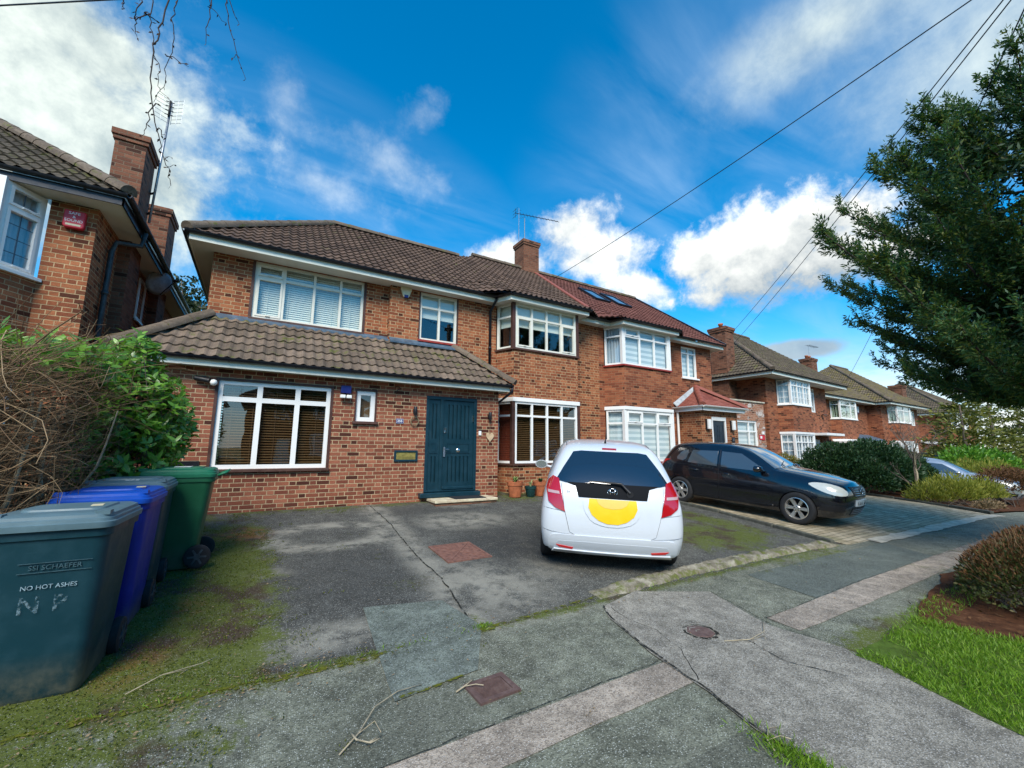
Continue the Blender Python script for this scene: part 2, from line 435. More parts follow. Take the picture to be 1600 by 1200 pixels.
M['stone'] = wmat('sandstone_step', (.58, .50, .34), .8, .35, 9)
M['door'] = wmat('door_teal', (.006, .033, .048), .38, .15, 5)
M['door_dk'] = wmat('door_navy', (.012, .022, .035), .35, .1, 5)
M['steel'] = mat('chrome', (.75, .75, .72), .18, 1)
M['brass'] = wmat('brass_aged', (.42, .33, .09), .4, .3, 20, metal=.6)
M['black'] = wmat('black_plastic', (.012, .012, .014), .45, .1, 8)
M['rubber'] = wmat('rubber', (.018, .018, .019), .8, .2, 12)
M['white'] = wmat('white_plastic', (.82, .82, .78), .35, .05, 4)
M['ivory'] = wmat('ivory_plastic', (.66, .58, .38), .4, .12, 8)
M['red'] = wmat('red_plastic', (.55, .02, .035), .35, .08, 6)
M['navy'] = wmat('navy_plastic', (.012, .018, .14), .3, .1, 6)
M['grey_metal'] = wmat('grey_metal', (.32, .34, .36), .4, .2, 12, metal=.7)
M['terracotta'] = wmat('terracotta', (.38, .115, .045), .8, .35, 10)
M['clay_pale'] = wmat('terracotta_pale', (.40, .22, .12), .8, .3, 10)
M['green_glaze'] = wmat('green_glazed_pot', (.012, .045, .045), .25, .2, 10)
M['soil'] = wmat('soil', (.03, .018, .012), .95, .4, 25)
M['heart'] = wmat('pale_wood', (.55, .40, .24), .6, .2, 14)
M['twine'] = wmat('twine', (.25, .19, .11), .9, .2, 20)
M['mat'] = wmat('doormat', (.018, .022, .026), .95, .4, 60)
M['room'] = mat('room_dark', (.02, .018, .016), .9)
def slat_fn(c0, c1):
    def fn(t, b):
        n = t.noise(objc(t), 4, 4, .6); t.put(b.inputs['Base Color'], t.mix(n, c0, c1)); b.inputs['Roughness'].default_value = .5
    return fn
M['blind_wood'] = mat('blind_wood', fn=slat_fn((.13, .062, .022), (.20, .105, .038)))
M['blind_red'] = mat('blind_redwood', fn=slat_fn((.20, .035, .016), (.27, .055, .026)))
M['blind_white'] = mat('blind_white', fn=slat_fn((.74, .75, .64), (.82, .82, .71)))
M['blind_zebra'] = mat('blind_zebra', fn=slat_fn((.76, .79, .78), (.82, .84, .83)))
M['blind_sheer'] = mat('blind_sheer', fn=slat_fn((.46, .54, .56), (.52, .60, .62)))
M['curtain'] = mat('curtain_green', fn=slat_fn((.36, .42, .30), (.5, .54, .42)))
M['net'] = mat('net_curtain', fn=slat_fn((.40, .46, .52), (.55, .6, .64)))
def glass(name, tint=(.9, .95, .95), f=1.0, rough=.004):
    m = bpy.data.materials.new(name); m.use_nodes = True; t = NT(m.node_tree); t.n.clear()
    fr = t.node('ShaderNodeLayerWeight'); fr.inputs[0].default_value = .5
    sch = t.math('ADD', .075, t.math('MULTIPLY', t.math('POWER', fr.outputs['Facing'], 4.0), .9))
    tr = t.node('ShaderNodeBsdfTransparent'); t.put(tr.inputs[0], tint)
    gl = t.node('ShaderNodeBsdfGlossy'); gl.inputs['Roughness'].default_value = rough
    bp = t.node('ShaderNodeBump'); bp.inputs['Strength'].default_value = .08; bp.inputs['Distance'].default_value = .02
    t.put(bp.inputs['Height'], t.noise(objc(t), 1.6, 2)); t.l.new(bp.outputs[0], gl.inputs['Normal'])
    mx = t.node('ShaderNodeMixShader'); t.put(mx.inputs[0], t.math('MULTIPLY', sch, f, clamp=True))
    t.l.new(tr.outputs[0], mx.inputs[1]); t.l.new(gl.outputs[0], mx.inputs[2])
    o = t.node('ShaderNodeOutputMaterial'); t.l.new(mx.outputs[0], o.inputs[0]); return m
M['glass'] = glass('window_glass', f=1.7)
M['glass_low'] = glass('window_glass_clear', f=2.4)
M['carglass'] = mat('car_glass', (.010, .016, .024), .02, 0, 1.0, coat=1)
M['mirror'] = mat('mirror_glass', (.8, .85, .9), .03, 1)
# ---------------------------------------------------------------- ground sheets
def sheet(name, poly, off, material, res=.25, jit=0.0, attrs=None, edge=.15, label=None, kind='structure', skirt=0.0):
    """a sheet following the lie of the land, from an outline in plan"""
    pts = []
    n = len(poly)
    for i in range(n):
        a, b = Vector(poly[i]), Vector(poly[(i+1) % n]); L = (b-a).length; k = max(1, int(L/edge)) if jit else 1
        for j in range(k):
            p = a.lerp(b, j/k)
            if jit: p = p + Vector((mnoise.noise((p.x*2.3, p.y*2.3, 3.3)) + .6*mnoise.noise((p.x*8, p.y*8, 1.1)), mnoise.noise((p.x*2.3, p.y*2.3, 9.1)) + .6*mnoise.noise((p.x*8, p.y*8, 7.7))))*jit
            pts.append(p)
    bm = bmesh.new(); vs = [bm.verts.new((p.x, p.y, 0)) for p in pts]
    f = bm.faces.new(vs); f.normal_update()
    if f.normal.z < 0: f.normal_flip()
    bmesh.ops.triangulate(bm, faces=bm.faces[:], ngon_method='EAR_CLIP')
    xs = [p.x for p in pts]; ys = [p.y for p in pts]
    for ax, lo, hi in ((0, min(xs), max(xs)), (1, min(ys), max(ys))):
        m = max(1, int((hi-lo)/res))
        for i in range(1, m):
            c = [0, 0, 0]; c[ax] = lo+(hi-lo)*i/m; nn = [0, 0, 0]; nn[ax] = 1
            bmesh.ops.bisect_plane(bm, geom=bm.verts[:]+bm.edges[:]+bm.faces[:], plane_co=c, plane_no=nn, dist=1e-5)
    bmesh.ops.remove_doubles(bm, verts=bm.verts[:], dist=1e-4)
    for v in bm.verts: v.co.z = gz(v.co.x, v.co.y)+off+.006*mnoise.noise((v.co.x*1.7, v.co.y*1.7, 0))
    if skirt:
        be = [e for e in bm.edges if e.is_boundary]; r = bmesh.ops.extrude_edge_only(bm, edges=be)
        for v in r['geom']:
            if isinstance(v, bmesh.types.BMVert): v.co.z -= skirt
    me = bpy.data.meshes.new(name); bm.to_mesh(me); bm.free(); me.materials.append(material); me.update(); box_uv(me)
    me.polygons.foreach_set('use_smooth', [True]*len(me.polygons))
    if attrs:
        for nm, fn in attrs.items():
            at = me.attributes.new(nm, 'FLOAT', 'POINT')
            at.data.foreach_set('value', [fn(v.co.x, v.co.y) for v in me.vertices])
    o = link(bpy.data.objects.new(name, me)); o['kind'] = kind
    return o
def asphalt(name, c0, c1, stone, stones=.5, moss=True, sc=110, mossc=(.080, .100, .010)):
    def fn(t, b):
        P = objc(t)
        big = t.noise(P, 1.1, 7, .65); med = t.noise(P, 7, 6, .7); fine = t.noise(P, 85, 3, .7)
        c = t.mix(big, c0, c1)
        c = t.mix(.75, c, t.ramp(med, [(.3, .22), (.7, .80)]), blend='OVERLAY')
        c = t.mix(.6, c, t.ramp(t.noise(P, 2.6, 7, .75), [(.3, .25), (.7, .78)]), blend='OVERLAY')
        cell = t.vor(P, sc, out=1); d = t.vor(P, sc, out=0)
        r = t.sep(cell)
        st = t.math('MULTIPLY', t.math('GREATER_THAN', r[0], 1-stones), t.rng(d, .5, .2))
        c = t.mix(t.math('MULTIPLY', st, t.rng(r[1], 0, 1, .25, 1)), c, stone)
        c = t.mix(t.math('MULTIPLY', t.math('LESS_THAN', r[0], .25), .5), c, tuple(x*.35 for x in c0))
        mic = t.rng(t.noise(P, 5, 8, .75), .30, .62)
        if moss:
            pale = t.math('MULTIPLY', attr(t, 'pale'), t.rng(t.noise(P, 3.1, 7, .75), .36, .60))
            c = t.mix(t.math('MULTIPLY', pale, .82), c, t.mix(fine, (.22, .205, .16), (.42, .395, .32)))
            dk = t.math('MULTIPLY', attr(t, 'dark'), t.rng(med, .3, .6)); c = t.mix(dk, c, (.018, .020, .022))
            mo = t.rng(t.math('ADD', attr(t, 'moss'), t.math('MULTIPLY', t.math('ADD', t.math('SUBTRACT', t.noise(P, 4.2, 9, .78), .5), t.math('MULTIPLY', t.math('SUBTRACT', t.noise(P, 34, 4, .7), .5), .55)), 1.7)), .38, .74)
            mcol = t.mix(t.noise(P, 26, 4, .7), tuple(x*.5 for x in mossc), tuple(x*1.5 for x in mossc))
            mcol = t.mix(t.rng(t.noise(P, 2.4, 5), .5, .66), mcol, (.050, .032, .016))
            mo = t.math('MULTIPLY', mo, t.math('SUBTRACT', 1.0, t.math('MULTIPLY', st, .55)))
            c = t.mix(t.math('MULTIPLY', mo, .9), c, mcol)
            ru = t.math('MULTIPLY', attr(t, 'rust'), t.rng(t.noise(P, 9, 6, .7), .42, .58)); c = t.mix(t.math('MULTIPLY', ru, .8), c, (.20, .075, .022))
        t.put(b.inputs['Base Color'], c); b.inputs['Roughness'].default_value = .9
        bump(t, b, t.math('ADD', t.math('MULTIPLY', d, 1.0), fine), .6, .006)
    return mat(name, fn=fn, spec=.25)
M['drive'] = asphalt('asphalt_drive', (.046, .047, .042), (.115, .112, .094), (.46, .45, .40), .30)
M['path'] = asphalt('asphalt_path', (.105, .112, .080), (.190, .190, .140), (.48, .49, .43), .34, sc=115)
M['strip'] = asphalt('asphalt_strip', (.245, .20, .155), (.33, .28, .22), (.50, .46, .41), .4, sc=115)
M['trench'] = asphalt('asphalt_trench', (.180, .165, .132), (.275, .252, .205), (.50, .48, .44), .4, sc=115)
M['patch'] = asphalt('asphalt_patch', (.110, .128, .106), (.155, .172, .140), (.34, .37, .35), .35, sc=110)
def soil_fn(t, b):
    P = objc(t); n = t.noise(P, 9, 8, .75); t.put(b.inputs['Base Color'], t.ramp(n, [(.3, (.03, .014, .008)), (.55, (.10, .042, .020)), (.75, (.19, .10, .05))])); b.inputs['Roughness'].default_value = .95
    bump(t, b, n, .9, .03)
M['mulch'] = mat('mulch', fn=soil_fn, spec=.1)
def turf_fn(t, b):
    P = objc(t); n = t.noise(P, 6, 8, .75); t.put(b.inputs['Base Color'], t.ramp(n, [(.3, (.035, .05, .010)), (.55, (.08, .13, .02)), (.75, (.13, .15, .04))])); b.inputs['Roughness'].default_value = .95
    bump(t, b, n, .7, .03)
M['turf'] = mat('turf', fn=turf_fn, spec=.1)
def pav_fn(t, b):
    u, v, _ = t.sep(objc(t)); v = t.math('ADD', v, 10.0)
    row = t.math('FLOOR', t.math('DIVIDE', v, .105)); uu = t.math('ADD', u, t.math('MULTIPLY', t.math('MODULO', row, 2.0), .105))
    cell = t.math('FLOOR', t.math('DIVIDE', uu, .21)); fu = t.math('SUBTRACT', uu, t.math('MULTIPLY', cell, .21)); fv = t.math('SUBTRACT', v, t.math('MULTIPLY', row, .105))
    mm = t.math('MAXIMUM', t.rng(fu, .007, .016, 1, 0), t.rng(fv, .007, .016, 1, 0))
    r = t.white(t.comb(cell, row, 1.0))
    c = t.ramp(r, [(0, (.28, .225, .14)), (.5, (.38, .31, .20)), (1, (.46, .38, .26))])
    c = t.mix(.5, c, t.ramp(t.noise(objc(t), 2.0, 7, .7), [(.3, .25), (.7, .75)]), blend='OVERLAY')
    gr = t.rng(t.noise(objc(t), 1.4, 6, .7), .52, .68)
    c = t.mix(t.math('MULTIPLY', gr, .5), c, (.13, .15, .06))
    c = t.mix(mm, c, (.075, .078, .04)); t.put(b.inputs['Base Color'], c); b.inputs['Roughness'].default_value = .85
    bump(t, b, t.math('MULTIPLY', mm, -1.0), .6, .008)
M['pavers'] = mat('block_pavers', fn=pav_fn, spec=.25)
def conc_fn(t, b):
    P = objc(t); n = t.noise(P, 7, 8, .7); c = t.ramp(n, [(.3, (.07, .06, .042)), (.5, (.21, .185, .135)), (.72, (.40, .37, .29))])
    mo = t.rng(t.noise(P, 5.5, 7, .75), .48, .60); c = t.mix(t.math('MULTIPLY', mo, .8), c, (.10, .115, .02)); t.put(b.inputs['Base Color'], c); b.inputs['Roughness'].default_value = .95
    bump(t, b, n, .8, .02)
M['kerb'] = mat('mossy_concrete', fn=conc_fn, spec=.2)
M['kerb_pale'] = wmat('pale_concrete', (.46, .41, .31), .9, .4, 7)
M['kerb_dark'] = wmat('dark_edging', (.085, .085, .065), .9, .45, 9)
def far_fn(t, b):
    n = t.noise(geo(t), .25, 7, .7); t.put(b.inputs['Base Color'], t.ramp(n, [(.3, (.035, .05, .016)), (.55, (.07, .085, .028)), (.75, (.11, .10, .055))])); b.inputs['Roughness'].default_value = .95
M['earth'] = mat('earth', fn=far_fn, spec=.1)

def _axis(lo, hi, near0, near1, s):
    a = list(np.arange(near0, near1+.01, s)); st = s
    x = near1
    while x < hi: st *= 1.5; x += st; a.append(min(x, hi))
    st = s; x = near0
    while x > lo: st *= 1.5; x -= st; a.insert(0, max(x, lo))
    return a
gx, gy = _axis(-700, 900, -12, 40, 1.0), _axis(-600, 900, -10, 24, 1.0)
V = [(x, y, gz(x, y)-.05) for y in gy for x in gx]; nxg = len(gx)
F = [(j*nxg+i, j*nxg+i+1, (j+1)*nxg+i+1, (j+1)*nxg+i) for j in range(len(gy)-1) for i in range(nxg-1)]
o = raw_mesh('ground', V, F, M['earth'], smooth=True); o['kind'] = 'structure'

def pdist(x, y, pts):
    best = 9
    for (ax, ay), (bx, by) in zip(pts[:-1], pts[1:]):
        dx, dy = bx-ax, by-ay; t = max(0, min(1, ((x-ax)*dx+(y-ay)*dy)/(dx*dx+dy*dy))); best = min(best, hypot(x-ax-t*dx, y-ay-t*dy))
    return best
CRACK = [(1.95, 8.7), (1.94, 7.24), (1.81, 5.32), (1.82, 4.49), (1.66, 3.34)]
def bl(x, y, cx, cy, rx, ry): return max(0, 1-((x-cx)/rx)**2-((y-cy)/ry)**2)
def d_moss(x, y):
    m = .80*ss(.75, -.55, x)*ss(8.6, 5.5, y) + .5*ss(.9, -.3, x)
    m = max(m, .62*ss(8.15, 8.6, y), .70*ss(3.5, 3.3, y), .85*bl(x, y, 6.6, 4.5, 1.6, 1.3), .75*bl(x, y, 7.6, 5.3, .7, 2.2), .6*bl(x, y, 5.2, 8.4, 1.6, .8), .5*bl(x, y, 1.4, 8.3, .9, .45), .55*bl(x, y, 1.65, 3.5, .35, .25), .45*bl(x, y, 1.5, 4.5, .5, .3))
    return m
def d_pale(x, y):
    p = .85*ss(.34, .05, pdist(x, y, CRACK))
    ring = abs(hypot((x-1.0)/1.0, (y-6.7)/.75)-.8)
    p = max(p, .9*ss(.35, .1, ring)*ss(4.9, 5.6, y), .95*bl(x, y, 3.15, 6.9, .95, .75), .9*bl(x, y, 2.2, 4.2, .75, 1.1), .8*bl(x, y, 3.6, 8.0, .7, .25), .9*bl(x, y, .55, 3.72, .8, .3), .6*bl(x, y, .15, 5.4, .5, .25), .55*bl(x, y, 2.9, 4.3, .6, .5), .5*bl(x, y, 5.8, 4.6, .9, .3))
    return p
def d_dark(x, y): return .75*bl(x, y, 3.3, 5.3, 1.3, 1.3) + .45*bl(x, y, .9, 5.0, 1.0, 1.2) + .5*bl(x, y, 3.2, 7.9, 1.4, .5)
def d_rust(x, y): return max(bl(x, y, -.05, 7.1, .4, .55), .6*bl(x, y, -.45, 4.75, .25, .35), .5*bl(x, y, -.65, 3.9, .3, .4))
sheet('driveway', [(-2.0, 3.28), (8.25, 3.28), (8.75, 7.2), (8.75, 9.6), (-2.0, 9.6)], .0, M['drive'], .07, attrs=dict(moss=d_moss, pale=d_pale, dark=d_dark, rust=d_rust))
def f_moss(x, y):
    return max(.72*ss(1.0, -.9, x)+.1*ss(2.8, 1.9, y)*ss(1.2, -.5, x), .66*ss(3.12, 3.3, y), .65*bl(x, y, 7.0, 3.05, 1.5, .35), .75*ss(2.0, 1.7, y)*ss(3.6, 4.2, x), .4*bl(x, y, 11, 2.9, 3, .4))
zero = lambda x, y: 0.0
sheet('footpath', [(-40, 1.55), (-40, 3.3), (8.2, 3.3), (15.7, 3.1), (45, 3.3), (45, 1.55)], .001, M['path'], .14, attrs=dict(moss=f_moss, pale=lambda x, y: .7*ss(3.15, 3.28, y)*ss(.2, .6, x)*ss(3.5, 2.5, x), dark=lambda x, y: .35*bl(x, y, .9, 2.45, .7, .4)+.3*bl(x, y, 8.5, 2.9, 3, .4), rust=zero))
sheet('crossover', [(-9, -3.0), (-9, 1.55), (2.66, 1.55), (2.5, .6), (2.5, -3.0)], .001, M['path'], .16, attrs=dict(moss=lambda x, y: .5*ss(-.5, -2.5, x)+.5*bl(x, y, 2.5, 1.3, .2, .5), pale=zero, dark=lambda x, y: .3, rust=zero))
sheet('footpath_strip', [(-12, 1.92), (2.62, 1.98), (2.64, 2.25), (-12, 2.22)], .006, M['strip'], .2, .012, attrs=dict(moss=lambda x, y: .6*ss(.2, -1.5, x), pale=zero, dark=zero, rust=zero))
sheet('footpath_strip', [(4.1, 2.02), (14, 2.0), (20, 2.0), (20, 2.3), (14, 2.3), (6.3, 2.36), (4.12, 2.31)], .006, M['strip'], .2, .012, attrs=dict(moss=lambda x, y: .35*ss(6, 7.5, x), pale=zero, dark=zero, rust=zero))
sheet('trench_patch', [(3.95, 3.12), (3.5, 3.33), (2.95, 3.2), (2.82, 3.0), (2.66, 2.4), (2.58, 1.85), (2.48, 1.5), (2.52, 1.1), (2.5, -2.5), (3.6, -2.5), (3.76, .75), (3.9, 1.05), (4.03, 1.45), (4.06, 1.75), (3.96, 2.2), (4.25, 2.98)], .010, M['trench'], .16, .014, attrs=dict(moss=lambda x, y: .45*ss(3.85, 4.05, x)*ss(1.9, 1.5, y), pale=zero, dark=zero, rust=zero))
sheet('asphalt_patch', [(.92, 4.11), (1.62, 3.97), (1.72, 3.35), (1.42, 2.8), (.82, 2.72), (.86, 3.27)], .009, M['patch'], .12, .010, attrs=dict(moss=lambda x, y: .45*ss(2.85, 2.75, y), pale=zero, dark=zero, rust=zero))
sheet('asphalt_patch', [(5.2, 3.12), (5.1, 2.32), (8.6, 2.32), (9.0, 3.05)], .005, M['patch'], .2, .012, attrs=dict(moss=lambda x, y: .5*ss(2.95, 3.12, y), pale=zero, dark=lambda x, y: .35, rust=zero))
sheet('mulch_bed', [(5.2, 1.62), (5.55, .8), (6.0, .2), (9.6, .2), (9.8, 1.7), (7.4, 1.95), (6.0, 1.75)], .018, M['mulch'], .12, .05)
sheet('verge', [(4.0, 1.62), (4.0, 1.45), (3.75, .75), (3.6, -2.5), (40, -2.5), (40, 1.6), (10, 1.62)], .012, M['turf'], .2, .03)
sheet('paved_drive', [(8.2, 3.22), (15.5, 3.02), (16.1, 3.9), (16.5, 5.2), (16.9, 9.6), (8.78, 9.6), (8.66, 6.9)], .004, M['pavers'], .3)
sheet('paving_edge', [(8.9, 3.02), (15.6, 2.86), (15.6, 3.06), (12.6, 3.16), (8.9, 3.24)], .012, M['kerb_pale'], .2, .05)
sheet('planting_bed', [(15.7, 3.15), (40, 3.3), (40, 9.5), (17.1, 9.5), (16.6, 5.2), (16.2, 3.9)], .02, M['mulch'], .5, .05)
def strip_line(name, pts, w, off, material):
    mb = MB(); L = []
    for (ax, ay), (bx, by) in zip(pts[:-1], pts[1:]):
        k = max(2, int(hypot(bx-ax, by-ay)/.08))
        for i in range(k): L.append((ax+(bx-ax)*i/k, ay+(by-ay)*i/k))
    L.append(pts[-1]); A = []
    for i, (x, y) in enumerate(L):
        x0, y0 = L[max(0, i-1)]; x1, y1 = L[min(len(L)-1, i+1)]; d = hypot(x1-x0, y1-y0); nx_, ny_ = -(y1-y0)/d, (x1-x0)/d
        j = mnoise.noise((x*7, y*7, 5))*.022; ww = w*(.55+.6*abs(mnoise.noise((x*5, y*5, 1))))
        x += nx_*j; y += ny_*j
        A.append(((x-nx_*ww, y-ny_*ww, gz(x, y)+off), (x+nx_*ww, y+ny_*ww, gz(x, y)+off)))
    for a, b in zip(A[:-1], A[1:]): mb.quad(a[0], b[0], b[1], a[1])
    o = mb.build(name, material, recalc=False); o['kind'] = 'structure'; return o
def ragged(c, lo, hi, sc):
    def fn(t, b):
        n = t.noise(objc(t), sc, 6, .75); b.inputs['Roughness'].default_value = .95
        t.put(b.inputs['Base Color'], t.mix(n, tuple(x*.6 for x in c), tuple(x*1.4 for x in c))); t.put(b.inputs['Alpha'], t.rng(n, lo, hi))
    return fn
M['crack'] = mat('crack_dirt', fn=ragged((.024, .024, .02), .40, .55, 14), spec=.1)
M['crack_moss'] = mat('crack_moss', fn=ragged((.11, .115, .014), .46, .58, 16), spec=.1)
strip_line('asphalt_crack', CRACK, .012, .009, M['crack'])
strip_line('asphalt_crack', [(2.95, 3.2), (2.84, 3.0), (2.67, 2.4), (2.59, 1.85), (2.5, 1.5), (2.53, 1.1), (2.5, .4)], .012, .015, M['crack'])
strip_line('asphalt_crack', [(4.26, 2.96), (3.98, 2.2), (4.06, 1.75)], .008, .015, M['crack'])
strip_line('asphalt_crack', [(2.62, 1.94), (2.9, 2.3), (3.0, 2.62), (2.94, 2.9), (3.0, 3.15)], .005, .011, M['crack'])
strip_line('asphalt_crack', [(3.36, 2.38), (3.5, 2.1), (3.42, 1.8), (3.6, 1.5)], .006, .015, M['crack'])
strip_line('asphalt_crack', [(-2, 2.24), (.6, 2.25), (2.62, 2.27)], .005, .011, M['crack'])
strip_line('asphalt_crack', [(4.1, 2.31), (6.3, 2.36), (9.5, 2.3)], .005, .011, M['crack'])
strip_line('moss_seam', [(-2.0, 3.34), (-.4, 3.32), (.86, 3.27)], .05, .008, M['crack_moss'])
strip_line('moss_seam', [(.84, 3.28), (1.05, 3.33)], .025, .012, M['crack_moss'])
strip_line('moss_seam', [(1.68, 3.3), (1.78, 3.33)], .09, .012, M['crack_moss'])
strip_line('moss_seam', [(1.78, 3.31), (2.5, 3.36), (3.3, 3.42)], .03, .008, M['crack_moss'])
strip_line('moss_seam', [(.86, 2.74), (1.3, 2.76)], .02, .013, M['crack_moss'])
# broken concrete edging between the drive and the footpath, and the edging of the paved drive
def edging(name, pts, w, h, seg, material, jit=.012, sink=.1, label=None):
    for (ax, ay), (bx, by) in zip(pts[:-1], pts[1:]):
        L = hypot(bx-ax, by-ay); k = max(1, int(L/seg)); ang = atan2(by-ay, bx-ax)
        for i in range(k):
            t0, t1 = (i+.01)/k, (i+.985)/k; rr = random.Random(i*17+int(ax*100)); lift = rr.uniform(-1, 1)*jit
            P = []
            for t, e in ((t0, 0), (t1, 0)):
                x, y = ax+(bx-ax)*t, ay+(by-ay)*t
                P.append((x, y))
            n = (-sin(ang), cos(ang)); z0 = gz(*P[0]); z1 = gz(*P[1]); ww = [w/2*(1+rr.uniform(-.2, .25)) for _ in range(4)]
            (x0, y0), (x1, y1) = P
            yield [(x0-n[0]*ww[0], y0-n[1]*ww[0], z0-sink), (x1-n[0]*ww[1], y1-n[1]*ww[1], z1-sink), (x1+n[0]*ww[2], y1+n[1]*ww[2], z1-sink), (x0+n[0]*ww[3], y0+n[1]*ww[3], z0-sink)], [h+lift+rr.uniform(-1, 1)*jit for _ in range(4)], sink
def edging_obj(name, pts, w, h, seg, material, bevel=.012, jit=.012):
    mb = MB()
    for base, hs, sink in edging(name, pts, w, h, seg, material, jit):
        mb.hexa(base+[(p[0], p[1], p[2]+sink+hh) for p, hh in zip(base, hs)])
    o = mb.build(name, material, bevel=bevel); o['kind'] = 'structure'; return o
def broken_kerb(pts, w, h):
    L = []
    for (ax, ay), (bx, by) in zip(pts[:-1], pts[1:]):
        k = max(2, int(hypot(bx-ax, by-ay)/.035)); L += [(ax+(bx-ax)*i/k, ay+(by-ay)*i/k) for i in range(k)]
    V, F = [], []; m = 9; s = 0
    for i, (x, y) in enumerate(L):
        e = min(1, i/12, (len(L)-1-i)/6); seg_ = math.floor(x/.62); fr_ = x/.62-seg_; gap = min(1, abs(min(fr_, 1-fr_))/.03+.35); lift = (mnoise.noise((seg_*3.3, 1, 2)))*.014; ww = w*(1+.35*mnoise.noise((x*2.1, 4, 4))+.15*mnoise.noise((x*9, 4, 1)))
        for j in range(m):
            q = j/(m-1)*2-1; hh = (h+lift)*(1-abs(q)**4)*gap*e*(.8+.5*mnoise.noise((x*6, q*1.5, 3))+.35*mnoise.noise((x*22, q*4, 9)))-.012*(abs(q) > .95)
            yy = y+q*ww/2+.02*mnoise.noise((x*5, q, 8)); V.append((x, yy, gz(x, yy)+.004+hh))
    for i in range(len(L)-1):
        for j in range(m-1): F.append((i*m+j, (i+1)*m+j, (i+1)*m+j+1, i*m+j+1))
    o = raw_mesh('kerb_edging', V, F, M['kerb'], smooth=True); o['kind'] = 'structure'
broken_kerb([(3.05, 3.44), (4.3, 3.5), (5.5, 3.5), (6.8, 3.46), (8.08, 3.38)], .23, .055)
edging_obj('kerb_edging', [(8.02, 3.35), (8.3, 4.4), (8.52, 5.6), (8.66, 7.2), (8.7, 9.3)], .09, .055, .9, M['kerb_dark'], .012, .008)
edging_obj('kerb_edging', [(15.65, 3.05), (16.15, 3.9), (16.6, 5.2), (17.0, 9.3)], .10, .07, .9, M['kerb_dark'], .012, .008)
# ---------------------------------------------------------------- building kit
def wall(mb, x0, x1, z0, z1, T, holes=(), rev=.11, mi=0, y=0.0):
    """vertical wall in local frame T (x right, y inwards) with openings that have reveals"""
    xs = sorted({x0, x1, *[h[0] for h in holes], *[h[1] for h in holes]}); zs = sorted({z0, z1, *[h[2] for h in holes], *[h[3] for h in holes]})
    xs = [x for x in xs if x0-1e-6 <= x <= x1+1e-6]; zs = [z for z in zs if z0-1e-6 <= z <= z1+1e-6]
    old = mb.T; mb.T = T
    for a, b in zip(xs[:-1], xs[1:]):
        for c, d in zip(zs[:-1], zs[1:]):
            cx, cz = (a+b)/2, (c+d)/2
            if any(h[0] < cx < h[1] and h[2] < cz < h[3] for h in holes): continue
            mb.quad((a, y, c), (b, y, c), (b, y, d), (a, y, d), mi)
    for h in holes:
        a, b, c, d = h[:4]
        mb.quad((a, y, c), (a, y, d), (a, y+rev, d), (a, y+rev, c), mi); mb.quad((b, y, c), (b, y+rev, c), (b, y+rev, d), (b, y, d), mi)
        mb.quad((a, y, d), (b, y, d), (b, y+rev, d), (a, y+rev, d), mi); mb.quad((a, y, c), (a, y+rev, c), (b, y+rev, c), (b, y, c), mi)
    mb.T = old

